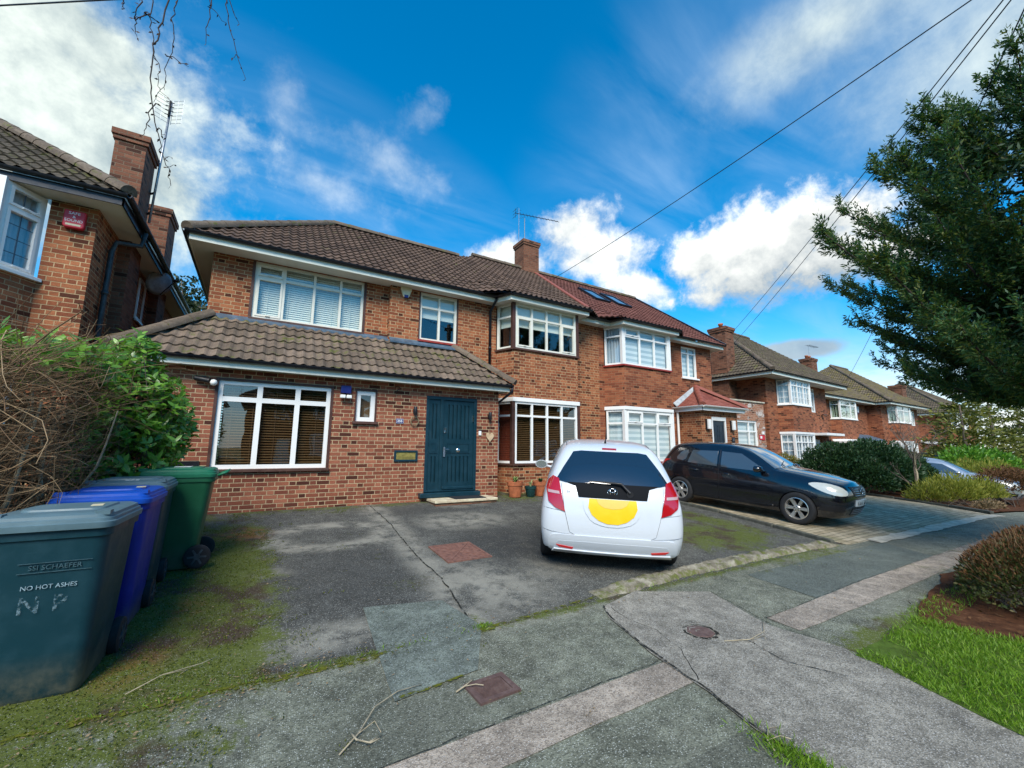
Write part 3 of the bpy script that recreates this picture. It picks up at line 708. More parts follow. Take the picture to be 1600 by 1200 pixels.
def window(parent, T, x0, x1, z0, z1, cols, transom=None, frame=None, blind=None, fr=.055, mul=.05, sash=True, sill=None, y=.03, glazing=None, gl=None, bars=None, lead=False, name='window'):
    """frame (the part) with panes, a blind or curtain and a sill as its sub-parts; cols are the mullion positions 0..1"""
    frame = frame or M['upvc']; gl = gl or M['glass']
    W, H = x1-x0, z1-z0; mb = MB(T); d = .07
    mb.box(x0, x1, y, y+d, z1-fr, z1); mb.box(x0, x1, y, y+d, z0, z0+fr)
    mb.box(x0, x0+fr, y+.002, y+d-.002, z0+fr, z1-fr); mb.box(x1-fr, x1, y+.002, y+d-.002, z0+fr, z1-fr)
    edges = [x0+fr-mul/2]+[x0+W*c for c in cols]+[x1-fr+mul/2]
    tz = z0+H*transom if transom else None
    for c in edges[1:-1]: mb.box(c-mul/2, c+mul/2, y+.003, y+d-.003, z0+fr, z1-fr)
    cells = []
    for a, b in zip(edges[:-1], edges[1:]):
        a += mul/2; b -= mul/2
        if tz:
            mb.box(a, b, y+.005, y+d-.005, tz-mul/2, tz+mul/2)
            cells += [(a, b, z0+fr, tz-mul/2), (a, b, tz+mul/2, z1-fr)]
        else: cells.append((a, b, z0+fr, z1-fr))
    if sash:
        for i, (a, b, c, e) in enumerate(cells):
            if sash is True or i in sash:
                s = .038
                mb.box(a, b, y-.012, y+d-.01, e-s, e); mb.box(a, b, y-.012, y+d-.01, c, c+s)
                mb.box(a, a+s, y-.0105, y+d-.012, c+s, e-s); mb.box(b-s, b, y-.0105, y+d-.012, c+s, e-s)
                hx = (a+b)/2; mb.box(hx-.04, hx+.04, y-.03, y-.012, c+.01, c+.028)
    if bars:
        for (a, b, c, e) in cells:
            nx_, nz_ = bars(b-a, e-c)
            for i in range(1, nx_): xx = a+(b-a)*i/nx_; mb.box(xx-.009, xx+.009, y+.02, y+.045, c, e)
            for i in range(1, nz_): zz = c+(e-c)*i/nz_; mb.box(a, b, y+.021, y+.044, zz-.009, zz+.009)
    f = mb.build(name, frame, parent, world=True)
    mb = MB(T)
    for (a, b, c, e) in cells: mb.quad((a-.01, y+.036, c-.01), (b+.01, y+.036, c-.01), (b+.01, y+.036, e+.01), (a-.01, y+.036, e+.01))
    mb.build('pane', gl, f, world=True, recalc=False)
    if lead:
        mb = MB(T)
        for (a, b, c, e) in cells:
            nx_, nz_ = lead(b-a, e-c)
            for i in range(1, nx_): xx = a+(b-a)*i/nx_; mb.box(xx-.005, xx+.005, y+.028, y+.034, c, e)
            for i in range(1, nz_): zz = c+(e-c)*i/nz_; mb.box(a, b, y+.0285, y+.0335, zz-.005, zz+.005)
        mb.build('lead_strips', M['lead'], f, world=True)
    if blind:
        mb = MB(T); by = y+.13; k = blind
        if k in ('wood', 'redwood', 'white'):
            n = int((z1-z0-.06)/.047); tilt = {'wood': .55, 'redwood': 1.1, 'white': 1.15}[k]
            for i in range(n):
                z = z1-.05-.047*i; hw = .025
                dy, dz = hw*cos(tilt), hw*sin(tilt)
                mb.add(((x0+.02, by-dy, z-dz), (x1-.02, by-dy, z-dz), (x1-.02, by+dy, z+dz), (x0+.02, by+dy, z+dz)), ((0, 1, 2, 3),))
            for q in (.12, .3, .5, .7, .88) if W > 1.2 else (.25, .75):
                xx = x0+W*q; mb.box(xx-.003, xx+.003, by-.03, by-.027, z0+.03, z1-.03)
            mt = {'wood': M['blind_wood'], 'redwood': M['blind_red'], 'white': M['blind_white']}[k]
            mb.build('blind', mt, f, world=True, recalc=False)
        elif k == 'zebra':
            z = z1-.04; i = 0
            while z > z0+.05:
                mb.quad((x0+.02, by, z-.085), (x1-.02, by, z-.085), (x1-.02, by, z), (x0+.02, by, z), i % 2); z -= .085; i += 1
            mb.build('blind', [M['blind_zebra'], M['blind_sheer']], f, world=True, recalc=False)
        elif k == 'roller':
            zz = z0+H*.52
            mb.quad((x0+.02, by, zz), (x1-.02, by, zz), (x1-.02, by, z1-.03), (x0+.02, by, z1-.03)); mb.box(x0+.02, x1-.02, by-.01, by+.012, zz-.03, zz)
            mb.build('blind', M['blind_white'], f, world=True)
        elif k in ('curtain', 'net'):
            n = max(8, int(W/.03)); gap = .10 if k == 'curtain' else 0
            L = []
            for i in range(n+1):
                xx = x0+.02+(W-.04)*i/n
                L.append((xx, by+.025*sin(i*1.9)+.01*sin(i*.7)))
            for (a, ya), (b, yb) in zip(L[:-1], L[1:]):
                if abs((a+b)/2-(x0+x1)/2) < gap*W/2: continue
                mb.quad((a, ya, z0+.03), (b, yb, z0+.03), (b, yb, z1-.03), (a, ya, z1-.03))
            mb.build('curtain', M['curtain'] if k == 'curtain' else M['net'], f, world=True, smooth=True, recalc=False)
    if sill:
        mb = MB(T); w, sm = sill
        mb.box(x0-w, x1+w, -.06, y+.01, z0-.055, z0-.002); mb.build('sill', sm, f, world=True, bevel=.006)
    return f

def roof_plane(bmaster, poly, eave, tw=.165, cl=.27, amp=.017, lip=.030, seg=6, keep=True):
    """tiled slope: poly (world points, convex), eave = (a, b) two points giving the direction of the courses"""
    a, b = Vector(eave[0]), Vector(eave[1]); u = (b-a).normalized()
    P = [Vector(p) for p in poly]
    n = (P[1]-P[0]).cross(P[2]-P[0]).normalized()
    if n.z < 0: n = -n
    v = n.cross(u); 
    if v.z < 0: v = -v
    U = [(p-a).dot(u) for p in P]; Vv = [(p-a).dot(v) for p in P]
    off = (P[0]-a).dot(n)
    u0, u1, v0, v1 = min(U), max(U), min(Vv), max(Vv)
    du = tw/seg; i0, i1 = math.floor(u0/du), math.ceil(u1/du); k0, k1 = math.floor(v0/cl), math.ceil(v1/cl)
    us = np.arange(i0, i1+1)*du
    w = amp*(np.cos(us/tw*2*pi)*.5 + .5)**1.3 * 2 - amp
    rows = []
    for k in range(k0, k1):
        jit = .005*np.array([mnoise.noise((math.floor(x/tw)*3.7, k*5.1, 2)) for x in us])
        rows.append((k*cl, lip+w+jit)); rows.append(((k+1)*cl, w*.9))
    bm = bmesh.new(); G = []
    for vv, h in rows:
        G.append([bm.verts.new(a+u*float(x)+v*float(vv)+n*(off+float(hh))) for x, hh in zip(us, h)])
    for r0, r1 in zip(G[:-1], G[1:]):
        for i in range(len(us)-1): bm.faces.new((r0[i], r0[i+1], r1[i+1], r1[i]))
    c = sum(P, Vector())/len(P)
    for p, q in zip(P, P[1:]+P[:1]):
        no = (q-p).cross(n).normalized()
        if (c-p).dot(no) > 0: no = -no
        bmesh.ops.bisect_plane(bm, geom=bm.verts[:]+bm.edges[:]+bm.faces[:], plane_co=p, plane_no=no, clear_outer=True, dist=1e-5)
    bm.verts.index_update(); bm.faces.ensure_lookup_table()
    vs = [vv.co.copy() for vv in bm.verts]; fs = [tuple(x.index for x in f.verts) for f in bm.faces]
    uv = [((p-a).dot(u)+50*tw, (p-a).dot(v)+50*cl+.01) for p in vs]
    bm.free(); bmaster.add(vs, fs, None, uv)
    # boarding under the tiles
    Pd = [p-n*.03 for p in P]; bmaster.add(Pd, (tuple(range(len(Pd))),), 1 if keep else None, [(0, 0)]*len(Pd))
def ridge(mb, a, b, r=.11, L=.42, sag=.0):
    a, b = Vector(a), Vector(b); t = (b-a).normalized(); n = max(1, int((b-a).length/L)); s = Vector((0, 0, 1)).cross(t).normalized(); up = t.cross(s)
    for i in range(n):
        p, q = a.lerp(b, i/n), a.lerp(b, (i+1)/n)+t*.03; V = []
        for c, rr in ((p, r*1.06), (q, r*.97)):
            for j in range(9):
                an = pi*j/8*1.1-.05*pi; V.append(c+s*(cos(an)*rr)+up*(sin(an)*rr-.02))
        mb.add(V, [(j, j+1, j+10, j+9) for j in range(8)]+[tuple(range(8, -1, -1)), tuple(range(9, 18))])
def ridges(parent, m, *runs, r=.11, L=.42, world=True):
    for a, b in runs: mb = MB(); ridge(mb, a, b, r, L); mb.build('ridge_tiles', m, parent, world=world, smooth=True, angle=.8)
def gutter_run(mb, pts, r=.055, drop=0):
    """half round gutter with brackets along a polyline"""
    for a, b in zip(pts[:-1], pts[1:]):
        a, b = Vector(a), Vector(b); t = (b-a).normalized(); s = Vector((0, 0, 1)).cross(t).normalized(); V = []
        for p in (a-t*.004, b+t*.004):
            for j in range(7):
                an = pi+pi*j/6; V.append(p+s*cos(an)*r+Vector((0, 0, sin(an)*r)))
            for j in range(6, -1, -1):
                an = pi+pi*j/6; V.append(p+s*cos(an)*(r-.012)+Vector((0, 0, sin(an)*(r-.012)+.004)))
        k = 14
        mb.add(V, [(j, (j+1) % k, (j+1) % k+k, j+k) for j in range(k)]+[tuple(range(k-1, -1, -1)), tuple(range(k, 2*k))])
        L = (b-a).length; m = int(L/.9)
        for i in range(m):
            p = a.lerp(b, (i+.5)/m); V = []
            for q in (p-t*.015, p+t*.015):
                for j in range(7):
                    an = pi+pi*j/6; V.append(q+s*cos(an)*(r+.006)+Vector((0, 0, sin(an)*(r+.006))))
                V.append(q-s*(r+.006)*-1+Vector((0, 0, .01)))
            mb.add(V, [(j, j+1, j+9, j+8) for j in range(6)])
def chimney(parent, x0, x1, y0, y1, z0, z1, m, pots=0, cap=.05, name='chimney', pot_m=None):
    mb = MB()
    mb.box(x0, x1, y0, y1, z0, z1-.24)
    mb.box(x0-.03, x1+.03, y0-.03, y1+.03, z1-.24, z1-.16); mb.box(x0-.055, x1+.055, y0-.055, y1+.055, z1-.16, z1-.04)
    mb.box(x0+.02, x1-.02, y0+.02, y1-.02, z1-.04, z1)
    o = mb.build(name, m, parent, world=True, bevel=.006)
    if pots:
        mb = MB()
        for i in range(pots):
            cx = x0+(x1-x0)*(i+.5)/pots; cy = (y0+y1)/2
            mb.lathe([(.12, 0), (.11, .05), (.095, .22), (.12, .25), (.12, .3), (.09, .3), (.08, .05)], 12, (cx, cy, z1-.01))
        mb.build('chimney_pot', pot_m or M['terracotta'], o, world=True, smooth=True)
    return o
def downpipe(mb, pts, r=.036):
    mb.tube(pts, r, 8)
    for a, b in zip(pts[:-1], pts[1:]):
        a, b = Vector(a), Vector(b)
        if abs((b-a).normalized().z) > .9:
            n = int((b-a).length/1.4)
            for i in range(n): 
                p = a.lerp(b, (i+.5)/n); mb.tube((p+Vector((0, 0, -.03)), p+Vector((0, 0, .03))), r*1.25, 8)

GZ = -.2       # walls run below the ground
I4 = Matrix()
def FR(x, y, ang=0): return frame_T((x, y, 0), (cos(ang), sin(ang), 0))

# ================================================================ MAIN HOUSE (brown roof, with the front extension)
hA = thing('semi_detached_house', 'brick house with brown tiled roof, tiled front extension and dark teal front door', 'house', (3.0, 9.0, .45))
UL, UM, DX, BY, EY = 9.64, 9.5, 8.7, 8.95, 9.12
SOF, EZ = 5.375, 5.50
wb = MB()
winUL = (-.355, 1.79, 4.165, 5.36); win4 = (3.08, 4.045, 4.165, 5.357)
wall(wb, -1.07, 2.35, 3.2, SOF, FR(0, UL), [winUL])
wb.quad((2.35, UM, 3.2), (2.35, UL, 3.2), (2.35, UL, SOF), (2.35, UM, SOF))
wall(wb, 2.35, 5.18, 3.0, SOF, FR(0, UM), [win4])
wall(wb, 4.83, 5.18, GZ, 3.0, FR(0, UM), [])
wall(wb, 7.72, 8.80, GZ, SOF, FR(0, UM), [])
wb.quad((-1.07, UL, 3.0), (-1.07, 16.1, 3.0), (-1.07, 16.1, SOF), (-1.07, UL, SOF))
wb.quad((-1.07, 16.1, GZ), (8.8, 16.1, GZ), (8.8, 16.1, SOF), (-1.07, 16.1, SOF))
# bay: front band and sides, brick between the two windows
bayz = [(GZ, 1.19), (2.885, 4.145)]
for z0, z1 in bayz:
    wb.quad((5.40, BY, z0), (7.50, BY, z0), (7.50, BY, z1), (5.40, BY, z1)); wb.quad((5.18, UM, z0), (5.40, BY, z0), (5.40, BY, z1), (5.18, UM, z1)); wb.quad((7.50, BY, z0), (7.72, UM, z0), (7.72, UM, z1), (7.50, BY, z1))
    wb.add(((5.18, UM, z1), (5.40, BY, z1), (7.5, BY, z1), (7.72, UM, z1)), ((0, 1, 2, 3),))
    wb.add(((5.18, UM, z0), (5.40, BY, z0), (7.5, BY, z0), (7.72, UM, z0)), ((3, 2, 1, 0),))
wallA = wb.build('wall', M['brick'], hA, world=True, recalc=False)
xb = MB()
winE = (-.675, 1.122, 1.215, 2.735); winS = (1.60, 1.967, 2.11, 2.725); doorE = (3.05, 4.27, .62, 2.725)
wall(xb, -1.85, 4.83, GZ, 3.02, FR(0, DX), [winE, winS, doorE], .10)
xb.quad((4.83, DX, GZ), (4.83, UM, GZ), (4.83, UM, 3.02), (4.83, DX, 3.02)); xb.quad((-1.85, DX, GZ), (-1.85, 13, GZ), (-1.85, 13, 3.02), (-1.85, DX, 3.02))
xb.box(-1.86, 4.845, DX-.012, DX+.05, GZ, .60) if False else None
xb.build('extension_wall', M['brick_low'], hA, world=True, recalc=False)
# roofs
rb = MB()
PA = (-1.46, EY, EZ); RL = (1.34, 12.65, 8.13); RE = (5.34, 12.65, 8.13); AP = (6.38, 13.3, 8.63); PT = (8.91, 13.3, 8.63); PB = (8.74, EY, EZ); MID = (5.34, EY, EZ)
roof_plane(rb, [PA, MID, RE, RL], (PA, MID)); roof_plane(rb, [MID, PB, PT, AP, RE], (PA, MID))
BK = (-1.46, 16.2, EZ)
roof_plane(rb, [PA, RL, BK], ((-1.46, 9, EZ), (-1.46, 10, EZ)), seg=4)
rb.quad(RL, RE, (5.34, 16.2, EZ), BK, 1); rb.quad(AP, PT, (8.91, 17.5, EZ), (5.34, 17.5, EZ), 1); rb.add((RE, AP, (5.34, 17.5, EZ)), ((0, 1, 2),), 1)
# the little roof carried forward over the bay
slope = (8.63-EZ)/(13.3-EY)
def bay_roof(rb, xl, xr, yl, yf):
    yt = 10.0; zt = EZ+slope*(yt-EY)+.012; A, B, C, D = (xl-.32, yf, EZ+.012), (xr+.32, yf, EZ+.012), (xr+.8, yt, zt), (xl-.8, yt, zt)
    roof_plane(rb, [A, B, C, D], ((xl, yf, EZ), (xr, yf, EZ)))
    E_, F_ = (xl-.95, EY-.02, EZ+.012), (xr+.95, EY-.02, EZ+.012)
    roof_plane(rb, [A, D, E_], (E_, A)); roof_plane(rb, [B, F_, C], (B, F_))
bay_roof(rb, 5.40, 7.50, UM, 8.66)
roofA = rb.build('roof', [M['tile'], M['gutter']], hA, world=True, recalc=False)
up_ = lambda p, h: (p[0], p[1], p[2]+h)
ridges(roofA, M['ridge'], (up_(PA, .05), up_(RL, .03)), (up_(RL, .03), up_(RE, .03)), ((AP[0]-.2, AP[1], AP[2]+.03), up_(PT, .03)), (up_(BK, .03), up_(RL, .03)))
# lean-to roof of the extension
lb = MB(); EG = 8.38; ZG = 3.06; ZT = 4.03
LA, LB2, LC2, LD = (-2.06, EG, ZG), (5.06, EG, ZG), (3.98, UM, ZT), (-1.00, UL-.02, ZT+.03)
lslope = (ZT-ZG)/(UM-EG)
roof_plane(lb, [LA, LB2, (3.98, UM, ZT), (-1.0, UM, ZT)], (LA, LB2), seg=6)
lb.add(((-1.0, UM, ZT), (3.98, UM, ZT), (3.98, UL, ZT+.06), (-1.0, UL, ZT+.06)), ((0, 1, 2, 3),), 1)
roof_plane(lb, [LA, (-1.0, UM, ZT), (-1.0, 13, ZT), (-2.06, 13, ZG)], ((-2.06, 9, ZG), (-2.06, 10, ZG)), seg=6)
roof_plane(lb, [LB2, (3.98, UM, ZT), (5.06, UM, ZG)], ((5.06, 9, ZG), (5.06, 10, ZG)), seg=6)
lroof = lb.build('extension_roof', [M['tile_low'], M['gutter']], hA, world=True, recalc=False)
ridges(lroof, M['ridge'], ((LA[0]-.02, LA[1]-.03, LA[2]+.06), (-1.0, UM, ZT+.06)), ((LB2[0]+.02, LB2[1]-.03, LB2[2]+.06), (3.98, UM, ZT+.06)), r=.105)
mb = MB(); mb.hexa([(-1.1, UL-.16, ZT-.02), (2.36, UL-.16, ZT-.02), (2.36, UL-.012, ZT+.11), (-1.1, UL-.012, ZT+.11), (-1.1, UL-.16, ZT+.02), (2.36, UL-.16, ZT+.02), (2.36, UL-.004, ZT+.125), (-1.1, UL-.004, ZT+.125)]); mb.build('lead_flashing', M['lead'], hA, world=True)
mb = MB(); mb.hexa([(2.37, UM-.13, ZT-.05), (4.0, UM-.13, ZT-.05), (4.0, UM-.012, ZT+.08), (2.37, UM-.012, ZT+.08), (2.37, UM-.13, ZT-.01), (4.0, UM-.13, ZT-.01), (4.0, UM-.004, ZT+.095), (2.37, UM-.004, ZT+.095)])
mb.build('lead_flashing', M['lead'], hA, world=True)
# eaves: fascia boards, soffit, gutters
fb = MB(); sb = MB(); gb = MB()
def eave(fb, sb, gb, pts, walls, z_sof, z_top, gut=True):
    """pts = outer line of the fascia (left to right), walls = line of the wall behind"""
    for a, b in zip(pts[:-1], pts[1:]):
        t = (Vector((b[0], b[1], 0))-Vector((a[0], a[1], 0))).normalized(); n = Vector((-t.y, t.x, 0))*.022
        fb.hexa([(a[0], a[1], z_sof-.025), (b[0], b[1], z_sof-.025), (b[0]+n.x, b[1]+n.y, z_sof-.025), (a[0]+n.x, a[1]+n.y, z_sof-.025), (a[0], a[1], z_top), (b[0], b[1], z_top), (b[0]+n.x, b[1]+n.y, z_top), (a[0]+n.x, a[1]+n.y, z_top)])
    L = [(p[0], p[1], z_sof) for p in pts]; W = [(p[0], p[1], z_sof) for p in walls]
    for i in range(len(L)-1): sb.quad(L[i], W[i], W[i+1], L[i+1])
    if gut:
        G = []
        for i, p in enumerate(pts):
            a = pts[max(i-1, 0)]; b = pts[min(i+1, len(pts)-1)]; t = Vector((b[0]-a[0], b[1]-a[1], 0)).normalized(); n = Vector((t.y, -t.x, 0))*.065
            G.append((p[0]+n.x, p[1]+n.y, z_top+.045))
        gutter_run(gb, G)
FY = EY+.06
eave(fb, sb, gb, [(-1.43, 16, 0), (-1.43, FY, 0), (5.0, FY, 0), (5.2, 8.74, 0), (7.78, 8.74, 0), (7.84, FY, 0), (8.78, FY, 0)], [(-1.07, 16, 0), (-1.07, UL+.01, 0), (5.05, UL+.01, 0), (5.2, UL, 0), (7.78, UL, 0), (7.8, UL, 0), (8.78, UL, 0)], SOF, 5.465)
eave(fb, sb, gb, [(-2.03, 13, 0), (-2.03, EG+.05, 0), (5.0, EG+.05, 0), (5.0, UM, 0)], [(-1.85, 13, 0), (-1.85, DX+.01, 0), (4.83, DX+.01, 0), (4.83, UM, 0)], 2.94, 3.02)
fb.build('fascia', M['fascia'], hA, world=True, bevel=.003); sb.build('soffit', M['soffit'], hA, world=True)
gut = gb.build('gutter', M['gutter'], hA, world=True, smooth=True, angle=.7)
mb = MB(); downpipe(mb, [(4.97, FY-.06, 5.46), (4.97, FY-.05, 5.40), (4.97, UM-.05, 5.18), (4.97, UM-.05, 3.2)])
mb.tube([(5.02, EG, 3.05), (5.02, EG, 2.92), (4.93, UM-.5, 2.66), (4.93, UM-.45, .5)], .034, 8)
mb.build('downpipe', M['gutter'], hA, world=True, smooth=True)
# windows
window(hA, FR(0, UL), *winUL, (.25, .52, .77), .74, M['cream'], 'white', sash=(0, 1), sill=(.04, M['sill_brown']))
window(hA, FR(0, UM), *win4, (.52,), .70, M['cream'], 'roller', sash=(), sill=(.04, M['sill_red']))
window(hA, FR(0, DX), *winE, (.345, .685), .79, M['upvc'], 'wood', fr=.07, mul=.085, sash=(), sill=(.05, M['sill_brown']), gl=M['glass_low'])
fw = window(hA, FR(0, DX), *winS, (), None, M['upvc'], None, fr=.085, sash=(), sill=(.06, M['sill_brown']))
mb = MB(FR(0, DX)); mb.quad((1.63, .16, 2.15), (1.94, .16, 2.15), (1.94, .16, 2.7), (1.63, .16, 2.7)); mb.build('blind', M['blind_wood'], fw, world=True)
for s_, (a, b, c, d) in (('wood', (winE[0]-.045, winE[0], winE[2], winE[3])), ('w', (winE[1], winE[1]+.045, winE[2], winE[3])), ('t', (winE[0]-.045, winE[1]+.045, winE[3], winE[3]+.04)), ('u', (winS[0]-.03, winS[0], winS[2], winS[3])), ('v', (winS[1], winS[1]+.03, winS[2], winS[3])), ('x', (winS[0]-.03, winS[1]+.03, winS[3], winS[3]+.03))):
    mb = MB(FR(0, DX)); mb.box(a, b, -.008, .05, c, d); mb.build('window_surround', M['woodframe'], hA, world=True)
for yy, w_, e in ((UL, winUL, .05), (UM, win4, .03)):
    for a, b in ((w_[0]-e, w_[0]), (w_[1], w_[1]+e)): mb = MB(FR(0, yy)); mb.box(a, b, -.008, .05, w_[2], w_[3]); mb.build('window_surround', M['woodframe'], hA, world=True)
def bay(parent, xl, xr, dl, zs, frame, blind, cols, sideblind=None, post=None, sillm=None, lintel=True, transom=.77, sash=(), zone='', gl=None):
    """window wrapping a bay: front and two splayed sides"""
    z0, z1 = zs; a = atan2(BY-UM, dl); Ls = hypot(BY-UM, dl)
    window(parent, FR(xl, BY), 0.05, xr-xl-.05, z0, z1, cols, transom, frame, blind, sash=sash, y=.0, gl=gl)
    T = frame_T((xl-dl, UM, 0), (dl, BY-UM, 0)); window(parent, T, .03, Ls-.045, z0, z1, (), transom, frame, sideblind or blind, sash=(), y=.0, gl=gl)
    T = frame_T((xr, BY, 0), (dl, UM-BY, 0)); window(parent, T, .045, Ls-.03, z0, z1, (), transom, frame, sideblind or blind, sash=(), y=.0, gl=gl)
    for x in (xl, xr): mb = MB(); mb.box(x-.045, x+.045, BY-.012, BY+.085, z0, z1); mb.build('corner_post', post or frame, parent, world=True)
    def ring(d, za, zb, m, nm):
        mb = MB()
        o = [(xl-dl-d*.9, UM), (xl-d*.75, BY-d), (xr+d*.75, BY-d), (xr+dl+d*.9, UM)]; i = [(xl-dl, UM), (xl, BY+.09), (xr, BY+.09), (xr+dl, UM)]
        for k in range(3): mb.hexa([(*o[k], za), (*o[k+1], za), (*i[k+1], za), (*i[k], za), (*o[k], zb), (*o[k+1], zb), (*i[k+1], zb), (*i[k], zb)])
        mb.build(nm, m, parent, world=True)
    ring(.05, z0-.05, z0-.003, sillm, 'sill')
    if lintel: ring(.035, z1+.003, z1+.105, M['upvc'], 'lintel')
    return None
bay(hA, 5.40, 7.50, .22, (4.165, 5.372), M['cream'], 'roller', (.26, .50, .74), post=M['woodframe'], sillm=M['sill_brown'], lintel=False, transom=.70, sash=(0, 6))
bay(hA, 5.40, 7.50, .22, (1.235, 2.775), M['upvc'], 'wood', (.26, .50, .74), sideblind='redwood', post=M['woodframe'], sillm=M['sill_brown'], gl=M['glass_low'])
# front door with side panel
T = FR(0, DX); x0, x1, z0, z1 = doorE
mb = MB(T); fr = .07
mb.box(x0, x1, .0, .10, z1-fr, z1); mb.box(x0, x0+fr, .002, .098, z0+.05, z1-fr); mb.box(x1-fr, x1, .002, .098, z0+.05, z1-fr); mb.box(x0+.335, x0+.405, .003, .097, z0+.05, z1-fr); mb.box(x0+fr-.01, x1-fr+.01, -.0, .05, z0+.05, z0+.085)
dfr = mb.build('door_frame', M['door'], hA, world=True, bevel=.006)
mb = MB(T); mb.box(x0-.11, x1+.06, -.13, .06, z0-.055, z0+.04); mb.build('door_sill', M['door'], hA, world=True, bevel=.012)
def door_leaf(a, b, zb, zt, slots, nm):
    """leaf with rows of narrow recessed flutes and a plain raised panel between them"""
    holes = []
    mid0, mid1 = zb+(zt-zb)*.40, zb+(zt-zb)*.515; w = b-a; m = .085 if w > .5 else .05; pitch = (w-2*m)/slots; fl = pitch*.40
    for i in range(slots):
        c = a+m+pitch*(i+.5)
        holes += [(c-fl/2, c+fl/2, mid1+.085, zt-.10), (c-fl/2, c+fl/2, zb+.16, mid0-.07)]
    mb = MB(); wall(mb, a, b, zb, zt, T, holes, .028, y=.035); mb.T = T
    for (h0, h1, h2, h3) in holes:      # rounded back of every flute
        n = 6
        for i in range(n):
            p0, p1 = i/n, (i+1)/n; f = lambda p: .063-.016*sin(pi*p)
            mb.quad((h0+(h1-h0)*p0, f(p0), h2), (h0+(h1-h0)*p1, f(p1), h2), (h0+(h1-h0)*p1, f(p1), h3), (h0+(h1-h0)*p0, f(p0), h3))
    mb.box(a+m, b-m, .022, .0345, mid0, mid0+.022); mb.box(a+m, b-m, .022, .0345, mid1-.022, mid1); mb.box(a+m, a+m+.022, .0225, .0345, mid0+.022, mid1-.022); mb.box(b-m-.022, b-m, .0225, .0345, mid0+.022, mid1-.022)
    mb.box(a+m+.03, b-m-.03, .027, .0345, mid0+.032, mid1-.032)
    return mb.build(nm, M['door'], hA, world=True, recalc=False)
door_leaf(x0+fr, x0+.335, z0+.085, z1-fr, 2, 'side_panel')
dl = door_leaf(x0+.405, x1-fr, z0+.085, z1-fr, 6, 'front_door')
mb = MB(T); mb.box(x0+.405, x1-fr, -.015, .034, z0+.09, z0+.15); mb.build('weather_board', M['door'], dl, world=True, bevel=.01)
mb = MB(T); hx = x0+.445
mb.box(hx-.02, hx+.02, .012, .034, z0+.79, z0+1.0); mb.tube([(hx, .0, z0+.95), (hx, -.03, z0+.95), (hx+.10, -.03, z0+.95)], .009, 8); mb.lathe([(.022, -.012), (.022, .0)], 12, (hx, .02, z0+.86), 'Y')
mb.build('door_handle', M['steel'], dl, world=True, smooth=True, angle=.6)
mb = MB(T); mb.lathe([(.0, -.016), (.027, -.014), (.03, .0)], 14, (hx+.01, .032, z0+1.33), 'Y'); mb.box(hx-.012, hx+.035, .012, .034, z0+1.36, z0+1.42); mb.box(x1-fr-.035, x1-fr-.012, .0, .034, z0+1.58, z0+1.72); mb.build('lock', M['steel'], dl, world=True, smooth=True, angle=.6)
mb = MB(T); c = (x0+.405+x1-fr)/2; mb.lathe([(.0, -.035), (.03, -.03), (.052, -.012), (.055, .0)], 16, (c, .03, z0+.93), 'Y'); mb.build('door_knob', M['steel'], dl, world=True, smooth=True)
chimney(hA, 8.30, 9.02, 13.05, 13.75, 8.2, 9.83, M['brick_chim'])

# ================================================================ RED-ROOFED HALF
hB = thing('semi_detached_house', 'brick house with red tiled roof, two roof windows and red tiled porch', 'house', (11.5, 9.0, .45))
wb = MB(); w5 = (12.77, 13.63, 4.16, 5.30)
wall(wb, 8.80, 9.02, GZ, SOF, FR(0, UM), []); wall(wb, 11.65, 14.48, GZ, SOF, FR(0, UM), [w5])
for z0, z1 in bayz:
    wb.quad((9.30, BY, z0), (11.43, BY, z0), (11.43, BY, z1), (9.30, BY, z1)); wb.quad((9.02, UM, z0), (9.30, BY, z0), (9.30, BY, z1), (9.02, UM, z1)); wb.quad((11.43, BY, z0), (11.65, UM, z0), (11.65, UM, z1), (11.43, BY, z1))
    wb.add(((9.02, UM, z1), (9.30, BY, z1), (11.43, BY, z1), (11.65, UM, z1)), ((0, 1, 2, 3),)); wb.add(((9.02, UM, z0), (9.30, BY, z0), (11.43, BY, z0), (11.65, UM, z0)), ((3, 2, 1, 0),))
wb.add(((14.48, UM, GZ), (14.48, 17.2, GZ), (14.48, 17.2, SOF), (14.48, 13.3, 8.5), (14.48, UM, SOF)), ((0, 1, 2, 3, 4),))
wb.quad((8.8, 17.2, GZ), (14.48, 17.2, GZ), (14.48, 17.2, SOF), (8.8, 17.2, SOF))
wb.build('wall', M['brick_plain'], hB, world=True, recalc=False)
rb = MB(); RR = (14.64, 13.3, 8.63); RBt = (14.9, EY, EZ)
roof_plane(rb, [PB, RBt, RR, PT], (PB, RBt), seg=6)
bay_roof(rb, 9.30, 11.43, UM, 8.66)
rb.quad(PT, RR, (14.9, 17.5, EZ), (8.9, 17.5, EZ), 1)
roofB = rb.build('roof', [M['tile_red'], M['gutter']], hB, world=True, recalc=False)
mb = MB(); ridge(mb, (PT[0]+.05, PT[1], PT[2]+.03), (RR[0], RR[1], RR[2]+.03)); mb.build('ridge_tiles', M['ridge'], roofB, world=True, smooth=True, angle=.8)
mb = MB(); mb.hexa([(PB[0]-.09, PB[1], PB[2]+.0), (PB[0]+.09, PB[1], PB[2]), (PT[0]+.09, PT[1], PT[2]), (PT[0]-.09, PT[1], PT[2]), (PB[0]-.09, PB[1], PB[2]+.085), (PB[0]+.09, PB[1], PB[2]+.085), (PT[0]+.09, PT[1], PT[2]+.085), (PT[0]-.09, PT[1], PT[2]+.085)])
mb.build('party_verge', M['ridge_red'], roofB, world=True, bevel=.02)
